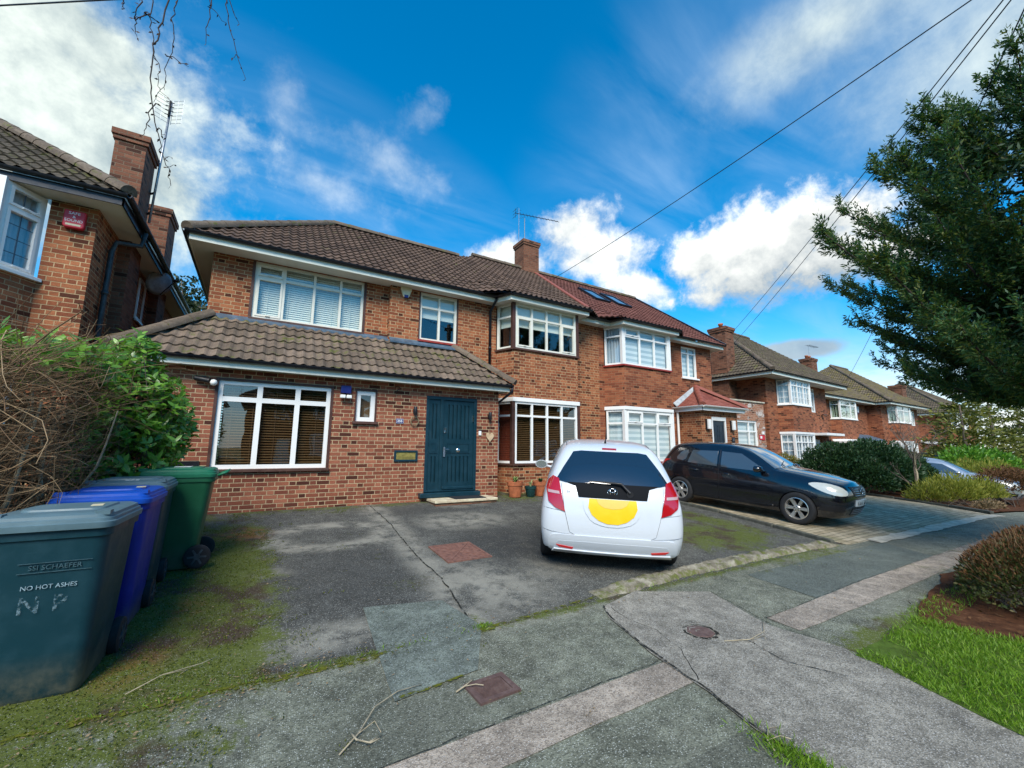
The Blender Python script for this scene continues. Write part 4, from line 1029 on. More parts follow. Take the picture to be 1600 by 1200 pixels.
mb = MB(); mb.bar((RBt[0], RBt[1], RBt[2]+.02), (RR[0], RR[1], RR[2]+.02), .10, .12); mb.build('verge', M['gutter'], roofB, world=True)
nrm = Vector((0, -slope, 1)).normalized()
def on_roof(x, y, h): return Vector((x, y, EZ+slope*(y-EY)))+nrm*h
def skylight(xa, xb, ya, yb):
    mb = MB(); w = .07
    def ring(a, b, c, d, h0, h1):
        mb.hexa([on_roof(a, c, h0), on_roof(b, c, h0), on_roof(b, d, h0), on_roof(a, d, h0), on_roof(a, c, h1), on_roof(b, c, h1), on_roof(b, d, h1), on_roof(a, d, h1)])
    ring(xa, xb, ya, ya+w, -.02, .10); ring(xa, xb, yb-w, yb, -.02, .10); ring(xa, xa+w, ya+w, yb-w, -.02, .099); ring(xb-w, xb, ya+w, yb-w, -.02, .099)
    f = mb.build('roof_window', M['gutter'], hB, world=True)
    mb = MB(); mb.quad(on_roof(xa+w, ya+w, .08), on_roof(xb-w, ya+w, .08), on_roof(xb-w, yb-w, .08), on_roof(xa+w, yb-w, .08)); mb.build('pane', M['carglass'], f, world=True)
skylight(10.35, 11.08, 11.25, 12.3); skylight(11.5, 12.23, 11.25, 12.3)
fb = MB(); sb = MB(); gb = MB()
eave(fb, sb, gb, [(8.80, FY, 0), (9.02, FY, 0), (9.15, 8.74, 0), (11.7, 8.74, 0), (11.76, FY, 0), (14.86, FY, 0)], [(8.80, UL, 0), (9.05, UL, 0), (9.15, UL, 0), (11.7, UL, 0), (11.75, UL, 0), (14.86, UL, 0)], SOF, 5.465)
fb.box(14.84, 14.86, FY, 10.2, SOF-.02, 5.46)
fb.build('fascia', M['fascia'], hB, world=True, bevel=.003); sb.build('soffit', M['soffit'], hB, world=True); gb.build('gutter', M['gutter'], hB, world=True, smooth=True, angle=.7)
bay(hB, 9.30, 11.43, .28, (4.165, 5.372), M['upvc'], 'zebra', (.34, .67), sillm=M['sill_red'], lintel=False, transom=.74, sash=(1,), sideblind='net')
bay(hB, 9.30, 11.43, .28, (1.235, 2.775), M['upvc'], 'zebra', (.34, .67), sillm=M['sill_red'], transom=.74, sash=(1, 5))
window(hB, FR(0, UM), *w5, (.5,), .80, M['upvc'], 'zebra', fr=.06, sash=(), sill=(.05, M['upvc']))
# porch
PX0, PX1, PY = 12.40, 14.42, 8.6
wb = MB(); pd = (12.95, 13.76, .5, 2.70)
wall(wb, PX0, PX1, GZ, 3.0, FR(0, PY), [pd], .1)
wb.quad((PX0, UM, GZ), (PX0, PY, GZ), (PX0, PY, 3.0), (PX0, UM, 3.0)); wb.quad((PX1, PY, GZ), (PX1, UM, GZ), (PX1, UM, 3.0), (PX1, PY, 3.0))
wb.build('porch_wall', M['brick'], hB, world=True, recalc=False)
mb = MB(); z = 3.03; A_, B_, C_, D_ = (PX0-.2, UM, z), (PX0-.2, PY-.22, z), (PX1+.25, PY-.22, z), (PX1+.25, UM, z); AP2 = (13.42, UM-.0, 3.82)
roof_plane(mb, [A_, B_, AP2], (A_, B_), tw=.17, cl=.11, amp=.004, lip=.012, seg=2); roof_plane(mb, [B_, C_, AP2], (B_, C_), tw=.17, cl=.11, amp=.004, lip=.012, seg=2); roof_plane(mb, [C_, D_, AP2], (C_, D_), tw=.17, cl=.11, amp=.004, lip=.012, seg=2)
pr = mb.build('porch_roof', [M['tile_porch'], M['gutter']], hB, world=True, recalc=False)
ridges(pr, M['ridge_red'], ((B_[0], B_[1], B_[2]+.04), (AP2[0], AP2[1]-.05, AP2[2]+.03)), ((C_[0], C_[1], C_[2]+.04), (AP2[0], AP2[1]-.05, AP2[2]+.03)), r=.10, L=.3)
mb = MB(); mb.hexa([(A_[0], UM-.14, z+.02), (AP2[0], UM-.14, AP2[2]-.06), (AP2[0], UM-.004, AP2[2]+.06), (A_[0], UM-.004, z+.14), (A_[0], UM-.14, z+.05), (AP2[0], UM-.14, AP2[2]-.03), (AP2[0], UM-.003, AP2[2]+.09), (A_[0], UM-.003, z+.17)]); mb.build('lead_flashing', M['leadlight'], pr, world=True)
fb = MB(); sb = MB(); gb = MB(); eave(fb, sb, gb, [(PX0-.16, UM, 0), (PX0-.16, PY-.18, 0), (PX1+.21, PY-.18, 0), (PX1+.21, UM, 0)], [(PX0, UM, 0), (PX0, PY, 0), (PX1, PY, 0), (PX1, UM, 0)], 2.90, 2.99)
gb.tube([(PX0-.1, UM-.08, 3.0), (PX0-.1, UM-.08, .5)], .04, 8)
fb.build('porch_fascia', M['upvc'], hB, world=True, bevel=.003); sb.build('porch_soffit', M['upvc'], hB, world=True); gb.build('porch_gutter', M['upvc'], hB, world=True, smooth=True, angle=.7)
T = FR(0, PY); mb = MB(T); x0, x1, z0, z1 = pd
mb.box(x0, x1, .0, .1, z1-.12, z1); mb.box(x0, x0+.07, .002, .1, z0, z1-.12); mb.box(x1-.07, x1, .002, .1, z0, z1-.12); mb.build('door_frame', M['upvc'], hB, world=True)
mb = MB(T); a, b = x0+.07, x1-.07; mb.box(a, b, .04, .08, z0, z1-.12)
for (p, q) in ((.12, .44), (.56, .88)):
    for (r_, s_) in ((.62, .78), (.80, .94), (.08, .52)):
        X0, X1, Z0, Z1 = a+(b-a)*p, a+(b-a)*q, z0+2.08*r_, z0+2.08*s_
        mb.box(X0, X1, .03, .0395, Z0, Z0+.018); mb.box(X0, X1, .03, .0395, Z1-.018, Z1); mb.box(X0, X0+.018, .0305, .0395, Z0+.018, Z1-.018); mb.box(X1-.018, X1, .0305, .0395, Z0+.018, Z1-.018)
pdoor = mb.build('front_door', M['door_dk'], hB, world=True)
mb = MB(T); mb.lathe([(.03, -.004), (.04, .012), (.03, .02)], 14, ((a+b)/2, .02, z0+1.12), 'Y'); mb.tube([((a+b)/2-.02, .01, z0+1.2), ((a+b)/2, .0, z0+1.25), ((a+b)/2+.02, .01, z0+1.2)], .008, 6); mb.build('door_knocker', M['steel'], pdoor, world=True, smooth=True)
# flat-roofed side extension with lime-stained parapet
wb = MB(); pw = (15.9, 17.35, 1.25, 2.77)
wall(wb, 14.48, 17.92, GZ, 3.52, FR(0, UM+.02), [pw], .1); wb.quad((17.92, UM+.02, GZ), (17.92, 16, GZ), (17.92, 16, 3.52), (17.92, UM+.02, 3.52)); wb.quad((14.48, UM+.25, 3.4), (17.92, UM+.25, 3.4), (17.92, 16, 3.4), (14.48, 16, 3.4))
wb.build('side_extension_wall', M['brick_stain'], hB, world=True, recalc=False)
mb = MB(); mb.box(14.49, 17.96, UM-.03, UM+.27, 3.52, 3.58); mb.build('coping', M['kerb_pale'], hB, world=True, bevel=.01)
window(hB, FR(0, UM+.02), *pw, (.62,), .72, M['upvc'], 'zebra', fr=.07, sash=(), sill=(.04, M['upvc']))
# ================================================================ LEFT NEIGHBOUR
hL = thing('detached_house', 'brick house at the left edge with two tall side chimneys and a white bay window', 'house', (-5.0, 9.0, .45))
WX, WY, LE = -2.52, 8.78, 8.36
wb = MB()
wall(wb, -11, -5.6, GZ, 5.36, FR(0, WY)); wall(wb, -3.06, WX, GZ, 5.36, FR(0, WY))
BXR = -3.36
for z0, z1 in ((GZ, 1.2), (2.75, 4.05)):
    wb.quad((-5.3, 8.32, z0), (BXR, 8.32, z0), (BXR, 8.32, z1), (-5.3, 8.32, z1)); wb.quad((BXR, 8.32, z0), (-3.06, WY, z0), (-3.06, WY, z1), (BXR, 8.32, z1)); wb.quad((-5.6, WY, z0), (-5.3, 8.32, z0), (-5.3, 8.32, z1), (-5.6, WY, z1))
wb.quad((WX, WY, GZ), (WX, 18, GZ), (WX, 18, 5.36), (WX, WY, 5.36)); wb.quad((-11, 18, GZ), (WX, 18, GZ), (WX, 18, 5.36), (-11, 18, 5.36))
wL = wb.build('wall', M['brick'], hL, world=True, recalc=False)
rb = MB(); p = .765; EZL = 5.50; A = (-2.08, 8.30, EZL); R1 = (-6.4, 12.62, EZL+4.32*p); A2 = (-10.7, 8.30, EZL)
roof_plane(rb, [A, R1, A2], (A2, A), seg=10); Bk = (-2.08, 18.4, EZL); R2 = (-6.4, 14.1, EZL+4.32*p)
roof_plane(rb, [A, R1, R2, Bk], (A, Bk), seg=6)
rb.quad(R1, R2, (-10.7, 18.4, EZL), A2, 1)
rL = rb.build('roof', [M['tile_side'], M['gutter']], hL, world=True, recalc=False)
ridges(rL, M['ridge'], ((A[0], A[1], A[2]+.05), (R1[0], R1[1], R1[2]+.04)), (R1, R2))
fb = MB(); sb = MB(); gb = MB()
eave(fb, sb, gb, [(-11, LE, 0), (-2.14, LE, 0), (-2.14, 18.2, 0)], [(-11, WY+.03, 0), (WX-.01, WY+.03, 0), (WX-.01, 18, 0)], 5.355, 5.455)
fb.build('fascia', M['gutter'], hL, world=True); sb.build('soffit', M['soffit'], hL, world=True); gb.build('gutter', M['gutter'], hL, world=True, smooth=True, angle=.7)
mb = MB(); downpipe(mb, [(-2.09, 9.55, 5.42), (-2.12, 9.55, 5.16), (WX+.10, 9.42, 5.10), (WX+.07, 9.36, 4.9), (WX+.06, 9.36, .4)], .04); mb.build('downpipe', M['pipe_grey'], hL, world=True, smooth=True)
chimney(hL, -2.80, -2.34, 9.92, 10.64, .2, 7.55, M['brick_chim']); chimney(hL, -2.80, -2.34, 12.5, 13.3, .2, 7.38, M['brick_chim'])
nb = 3
a = atan2(WY-8.32, -3.06-BXR); Ls = hypot(WY-8.32, -3.06-BXR)
T = frame_T((BXR, 8.32, 0), (-3.06-BXR, WY-8.32, 0))
window(hL, T, .03, Ls-.02, 4.06, 5.33, (), .72, M['upvc'], 'net', fr=.05, sash=True, sill=(.04, M['upvc']), lead=lambda w, h: (2, 1 if h < .4 else 4))
window(hL, T, .03, Ls-.02, 1.25, 2.74, (), .75, M['upvc'], 'net', fr=.05, sash=True, sill=(.04, M['upvc']))
window(hL, FR(-5.3, 8.32), .05, 1.5, 1.25, 2.74, (.33, .67), .75, M['upvc'], 'net', sash=())
mb = MB()
for i in range(24):
    x = -5.3+1.94*i/24; mb.hexa([(x, 8.30, 4.06), (x+.075, 8.30, 4.06), (x+.081, 8.34, 4.06), (x-.003, 8.34, 4.06), (x, 8.30, 5.35), (x+.075, 8.30, 5.35), (x+.081, 8.34, 5.35), (x-.003, 8.34, 5.35)])
mb.build('cladding', M['upvc'], hL, world=True)
T = frame_T((WX, 11.35, 0), (0, 1, 0)); window(hL, T, .2, .75, 4.3, 5.2, (), None, M['upvc'], 'net', sash=(), y=-.03, sill=(.04, M['upvc']))

# ================================================================ HOUSES FURTHER ALONG
def far_house(name, label, X, Y, rz, zb, w, depth, brickm, tilem, bayx, bayw, upper, lower, soff=5.36, over=.45, overL=None, hipL=True, hipR=True, chim=(), pitch=.75, baysp=.5, bayout=.55, extraw=(), door=None, front_over=None, bayeave=False, lead=None, curt='net'):
    """local frame: x along the front from its left corner, y into the house, z from the storey datum (house floor = .45 as for the near pair)"""
    h = thing(name, label, 'house', (X, Y, zb), rz); R = WM[h.name]
    def put(mb, nm, m, par=None, **k): return mb.build(nm, m, par or h, **k)
    holes = [(a, b, c, d) for (a, b, c, d) in extraw] + ([door] if door else [])
    wb = MB(); x0, x1 = bayx, bayx+bayw
    TI = FR(0, 0); wall(wb, 0, x0-baysp*.4, -1.2, soff, TI, [q for q in holes if q[1] < x0]); wall(wb, x1+baysp*.4, w, -1.2, soff, TI, [q for q in holes if q[0] > x1])
    for za, zb_ in ((-1.2, 1.19), (2.885, 4.145)):
        wb.quad((x0, -bayout, za), (x1, -bayout, za), (x1, -bayout, zb_), (x0, -bayout, zb_)); wb.quad((x0-baysp*.4, 0, za), (x0, -bayout, za), (x0, -bayout, zb_), (x0-baysp*.4, 0, zb_)); wb.quad((x1, -bayout, za), (x1+baysp*.4, 0, za), (x1+baysp*.4, 0, zb_), (x1, -bayout, zb_))
        wb.add(((x0-baysp*.4, 0, zb_), (x0, -bayout, zb_), (x1, -bayout, zb_), (x1+baysp*.4, 0, zb_)), ((0, 1, 2, 3),))
    wb.quad((0, depth, -1.2), (0, 0, -1.2), (0, 0, soff), (0, depth, soff)); wb.quad((w, 0, -1.2), (w, depth, -1.2), (w, depth, soff), (w, 0, soff)); wb.quad((w, depth, -1.2), (0, depth, -1.2), (0, depth, soff), (w, depth, soff))
    put(wb, 'wall', brickm, recalc=False)
    fo = front_over if front_over is not None else over; oL = over if overL is None else overL
    e0, e1, ez = -oL, w+over, 5.5; yf, yb = -fo, depth+over; half = (yb-yf)/2; rz_ = ez+half*pitch; ym = yf+half
    ra = e0+half if hipL else e0; rb_ = e1-half if hipR else e1
    if ra > rb_: ra = rb_ = (ra+rb_)/2
    rb = MB(); P = [(e0, yf, ez), (e1, yf, ez), (rb_, ym, rz_)] + ([(ra, ym, rz_)] if rb_-ra > .05 else [])
    roof_plane(rb, P, (P[0], P[1]), seg=4)
    if hipL: roof_plane(rb, [(e0, yb, ez), (e0, yf, ez), (ra, ym, rz_)], ((e0, yb, ez), (e0, yf, ez)), seg=4)
    if hipR: roof_plane(rb, [(e1, yf, ez), (e1, yb, ez), (rb_, ym, rz_)], ((e1, yf, ez), (e1, yb, ez)), seg=4)
    rb.add([(e0, yb, ez), (e1, yb, ez), (rb_, ym, rz_), (ra, ym, rz_)], ((0, 1, 2, 3),), 1)
    if not hipL: rb.add([(e0+.05, yf, ez-.1), (e0+.05, yb, ez-.1), (ra+.05, ym, rz_-.06)], ((0, 1, 2),), 1)
    if not hipR: rb.add([(e1-.05, yf, ez-.1), (e1-.05, yb, ez-.1), (rb_-.05, ym, rz_-.06)], ((0, 1, 2),), 1)
    rf = put(rb, 'roof', [tilem, M['gutter']], recalc=False)
    rr_ = ([((e0, yf, ez+.05), (ra, ym, rz_+.03))] if hipL else [])+([((e1, yf, ez+.05), (rb_, ym, rz_+.03))] if hipR else [])+([((ra, ym, rz_+.03), (rb_, ym, rz_+.03))] if rb_-ra > .1 else [])
    ridges(rf, M['ridge'], *rr_, world=False)
    fb = MB(); sb = MB(); gb = MB()
    eave(fb, sb, gb, [(e0+.06, yb, 0), (e0+.06, yf+.06, 0), (e1-.06, yf+.06, 0), (e1-.06, yb, 0)], [(0, yb, 0), (0, .02, 0), (w, .02, 0), (w, yb, 0)], soff, 5.46)
    put(fb, 'fascia', M['fascia']); put(sb, 'soffit', M['soffit']); put(gb, 'gutter', M['gutter'], smooth=True, angle=.7)
    for (z0, z1, cols, tr, bl) in (upper, lower):
        a = baysp*.4; Ls = hypot(a, bayout)
        for TT, xa, xb_ in ((FR(x0, -bayout), .04, bayw-.04), (frame_T((x0-a, 0, 0), (a, -bayout, 0)), .02, Ls-.03), (frame_T((x1, -bayout, 0), (a, bayout, 0)), .03, Ls-.02)):
            window_local(h, TT, xa, xb_, z0, z1, cols if xb_-xa > 1.2 else (), tr, bl, lead)
        for za, zb_, d, m in ((z0-.055, z0-.003, .05, M['upvc']), (z1+.003, z1+.10, .035, M['upvc'])):
            if za > 5.2: continue
            mb = MB()
            o = [(x0-a-d*.9, 0), (x0-d*.75, -bayout-d), (x1+d*.75, -bayout-d), (x1+a+d*.9, 0)]; i = [(x0-a, 0), (x0, -bayout+.09), (x1, -bayout+.09), (x1+a, 0)]
            for k in range(3): mb.hexa([(*o[k], za), (*o[k+1], za), (*i[k+1], za), (*i[k], za), (*o[k], zb_), (*o[k+1], zb_), (*i[k+1], zb_), (*i[k], zb_)])
            put(mb, 'sill' if za < z0 else 'lintel', M['upvc'])
        for x in (x0, x1): mb = MB(); mb.box(x-.05, x+.05, -bayout-.012, -bayout+.085, z0, z1); put(mb, 'corner_post', M['upvc'])
    for q in extraw: window_local(h, TI, *q, (.5,) if q[1]-q[0] > .7 else (), .78, 'net', None)
    if door:
        a, b, c, d = door; mb = MB(); mb.box(a, b, .1, .15, c, d); mb.box(a+.06, b-.06, .08, .0995, c+.1, d-.3); put(mb, 'front_door', M['white'])
    for (cx, cy, cw, ch, n) in chim:
        mb = MB(); z1 = ch
        mb.box(cx-cw/2, cx+cw/2, cy-.4, cy+.4, 4.0, z1-.24); mb.box(cx-cw/2-.04, cx+cw/2+.04, cy-.44, cy+.44, z1-.24, z1-.14); mb.box(cx-cw/2-.07, cx+cw/2+.07, cy-.47, cy+.47, z1-.14, z1)
        c = put(mb, 'chimney', M['brick_chim'], rf)
        mb = MB()
        for i in range(n): mb.lathe([(.11, 0), (.09, .18), (.12, .2), (.12, .27), (.08, .27)], 10, (cx-cw/2+cw*(i+.5)/n, cy, z1))
        if n: put(mb, 'chimney_pot', M['terracotta'], c, smooth=True)
    return h
def window_local(h, TT, xa, xb, z0, z1, cols, tr, bl, lead=None):
    global MB
    f = window(h, WM[h.name] @ TT, xa, xb, z0, z1, cols, tr, M['upvc'], bl, fr=.06, sash=(), y=.0, bars=lead)
    return f
h3 = far_house('semi_detached_house', 'brick house with white latticed bay windows and wide white soffit beyond the red porch', 19.80, 10.35, radians(-3.2)*-1, -.42, 6.7, 8.4, M['brick_plain'], M['tile_side'], 1.2, 2.05, (4.165, 5.33, (.33, .67), .76, 'net'), (1.235, 2.775, (.33, .67), .76, 'net'),
    over=.95, hipR=False, chim=((-.36, 1.7, .75, 8.0, 1),), extraw=((4.5, 5.2, 4.0, 5.25),), door=(4.6, 5.7, .45, 2.6), front_over=.78, lead=lambda w, h: (2, 1 if h < .4 else 3))
mb = MB(); mb.box(4.2, 6.5, -.75, .0, 2.78, 2.90); mb.build('porch_canopy', M['upvc'], h3, bevel=.01)
mb = MB(); downpipe(mb, [(-.05, 2.2, 5.4), (-.06, 2.0, 5.1), (-.07, 1.9, 3.0)], .04); mb.build('downpipe', M['gutter'], h3, smooth=True)
h4 = far_house('semi_detached_house', 'mossy roofed brick house with green curtains in its upper bay, beyond the dark mounded hedge', 28.6, 12.2, radians(2), -.55, 8.2, 8.0, M['brick_plain'], M['tile_moss'], 2.3, 2.5, (4.165, 5.33, (.66,), .74, 'curtain'), (1.235, 2.775, (.5,), .74, 'curtain'),
    over=.5, hipL=True, hipR=False, chim=((8.0, 3.2, .95, 9.25, 2),), front_over=.7, bayout=.5)
mb = MB(); mb.hexa([(4.6, -.9, 2.78), (8.0, -.9, 2.78), (8.0, 0, 3.15), (4.6, 0, 3.15), (4.6, -.9, 2.9), (8.0, -.9, 2.9), (8.0, 0, 3.27), (4.6, 0, 3.27)]); mb.build('porch_roof', M['lead'], h4, bevel=.01)
mb = MB(); mb.box(2.0, 8.1, -.95, -.05, 2.62, 2.775); mb.build('porch_fascia', M['upvc'], h4, bevel=.01)
h5 = far_house('semi_detached_house', 'brick house standing forward with two white bays side by side under a mossy roof', 36.9, 11.7, radians(1), -.55, 7.4, 9.0, M['brick_plain'], M['tile_moss'], 1.3, 2.6, (4.165, 5.33, (.5,), .72, 'curtain'), (1.235, 2.775, (.5,), .74, 'net'),
    over=.5, hipL=True, hipR=False, chim=((7.1, .9, .9, 7.4, 0),), extraw=((5.0, 6.6, 4.1, 5.25), (5.0, 6.6, 1.25, 2.75)), front_over=.75, bayout=.5)
h6 = far_house('detached_house', 'farthest brick house with a hipped green-brown roof, behind the blue bin', 50.2, 11.4, radians(0), -.6, 7.5, 8.0, M['brick_plain'], M['tile_side'], .35, 3.0, (4.165, 5.33, (.5,), .7, 'net'), (1.235, 2.775, (.5,), .7, 'net'),
    over=.55, front_over=.6, bayout=.35)
mb = MB(); mb.tube([(-.06, 4.2, 5.4), (-.06, 4.2, -.3)], .06, 8); mb.build('downpipe', M['gutter'], h6, smooth=True)
mb = MB(); mb.hexa([(-3.6, -.2, 2.75), (-.02, -.2, 2.75), (-.02, 3, 3.1), (-3.6, 3, 3.1), (-3.6, -.2, 2.88), (-.02, -.2, 2.88), (-.02, 3, 3.3), (-3.6, 3, 3.3)]); mb.box(-3.6, -.02, .0, 3, -1, 2.74, 1); mb.build('porch', [M['upvc'], M['brick_plain']], h6)
h7 = far_house('distant_house', 'distant house with a red-brown roof showing between the far conifers and the big tree', 78, 22, radians(10), -.8, 14, 8, M['brick_plain'], M['tile_red'], 3, 3, (4.165, 5.33, (.5,), .7, 'net'), (1.235, 2.775, (.5,), .7, 'net'), over=.5)

# the other side of the road, behind the viewer: what the windows and the cars reflect
for i, (X, lab) in enumerate(((-3.0, 'brick house across the road, leftmost of the row behind the viewer'), (7.5, 'brick house across the road straight behind the viewer'), (18.0, 'brick house across the road, second from the right behind the viewer'), (29.0, 'brick house across the road, rightmost of the row behind the viewer'))):
    far_house('house_opposite', lab, X, -19.5, pi, -.35, 8.5, 8.0, M['brick_plain'], M['tile'], 1.2, 2.6, (4.165, 5.33, (.33, .67), .76, 'net'), (1.235, 2.775, (.33, .67), .76, 'net'), extraw=((5.2, 6.6, 4.1, 5.25),), door=(5.4, 6.4, .3, 2.6))['group'] = 'houses across the road'
# ---------------------------------------------------------------- lettering
def text_mb(mb, s, size, T, depth=.002, mi=None, align='CENTER', bold=False):
    cu = bpy.data.curves.new('lettering', 'FONT'); cu.body = s; cu.size = size; cu.align_x = align; cu.align_y = 'CENTER'; cu.extrude = depth; cu.resolution_u = 3
    if bold: cu.offset = size*.02
    o = bpy.data.objects.new('lettering', cu); link(o); dg = bpy.context.evaluated_depsgraph_get()
    me = bpy.data.meshes.new_from_object(o.evaluated_get(dg))
    old = mb.T; mb.T = old @ T; mb.add([v.co.copy() for v in me.vertices], [tuple(p.vertices) for p in me.polygons], mi); mb.T = old
    bpy.data.objects.remove(o); bpy.data.curves.remove(cu); bpy.data.meshes.remove(me)
# text stands in the local XY plane; this turns it upright to face -Y
UPR = Matrix.Rotation(pi/2, 4, 'X')

# ---------------------------------------------------------------- cars
def paint(name, c, rough=.25, metal=0.0, coat=1.0, flake=0):
    def fn(t, b):
        n = t.noise(objc(t), 3, 5, .6); t.put(b.inputs['Base Color'], t.mix(t.math('MULTIPLY', t.rng(n, .45, .8), .12), c, tuple(min(1, x*.6+.03) for x in c)))
        dirt = t.rng(t.sep(objc(t))[2], .12, .55, .5, 0.0)
        t.put(b.inputs['Roughness'], t.math('ADD', rough, t.math('MULTIPLY', dirt, .15)))
    m = mat(name, c, rough, metal, .5, fn=fn, coat=coat); return m
M['paint_white'] = paint('paint_white', (.60, .63, .66), .3)
M['paint_black'] = paint('paint_blue_black', (.0045, .0055, .009), .18)
M['paint_silver'] = paint('paint_silver', (.42, .46, .50), .3, .6)
M['lamp_red'] = mat('lamp_red', (.38, .006, .010), .12, 0, .6, coat=1)
M['lamp_clear'] = mat('lamp_clear', (.70, .69, .60), .15, .0, .8, coat=1)
M['lamp_lens'] = mat('lamp_lens_pink', (.45, .30, .29), .15, 0, .6, coat=1)
M['sideglass'] = mat('side_glass', (.050, .066, .080), .03, 0, 1.0, coat=1)  # base lightened to stand in for bright reflections on the side windows
M['screenglass'] = mat('screen_glass', (.11, .14, .165), .03, 0, 1.0, coat=1)  # paler still: the windscreen's sky reflection is put into the base colour
M['refl_red'] = mat('reflector_red', (.62, .03, .03), .25, 0, .6)
M['plate_y'] = wmat('plate_yellow', (.80, .52, .01), .35, .05, 4)
M['plate_pale'] = wmat('plate_pale', (.70, .50, .10), .5, .06, 5)
M['plate_w'] = wmat('plate_white', (.72, .72, .68), .35, .05, 4)
M['alloy'] = wmat('alloy_wheel', (.55, .54, .51), .3, .1, 9, metal=.75)
M['trim_satin'] = mat('trim_satin_black', (.006, .007, .009), .65, 0, .08)
M['chrome_d'] = mat('chrome_soft', (.62, .63, .64), .2, 1)
M['trim_black'] = mat('trim_black_gloss', (.006, .007, .009), .08, 0, .6, coat=1)

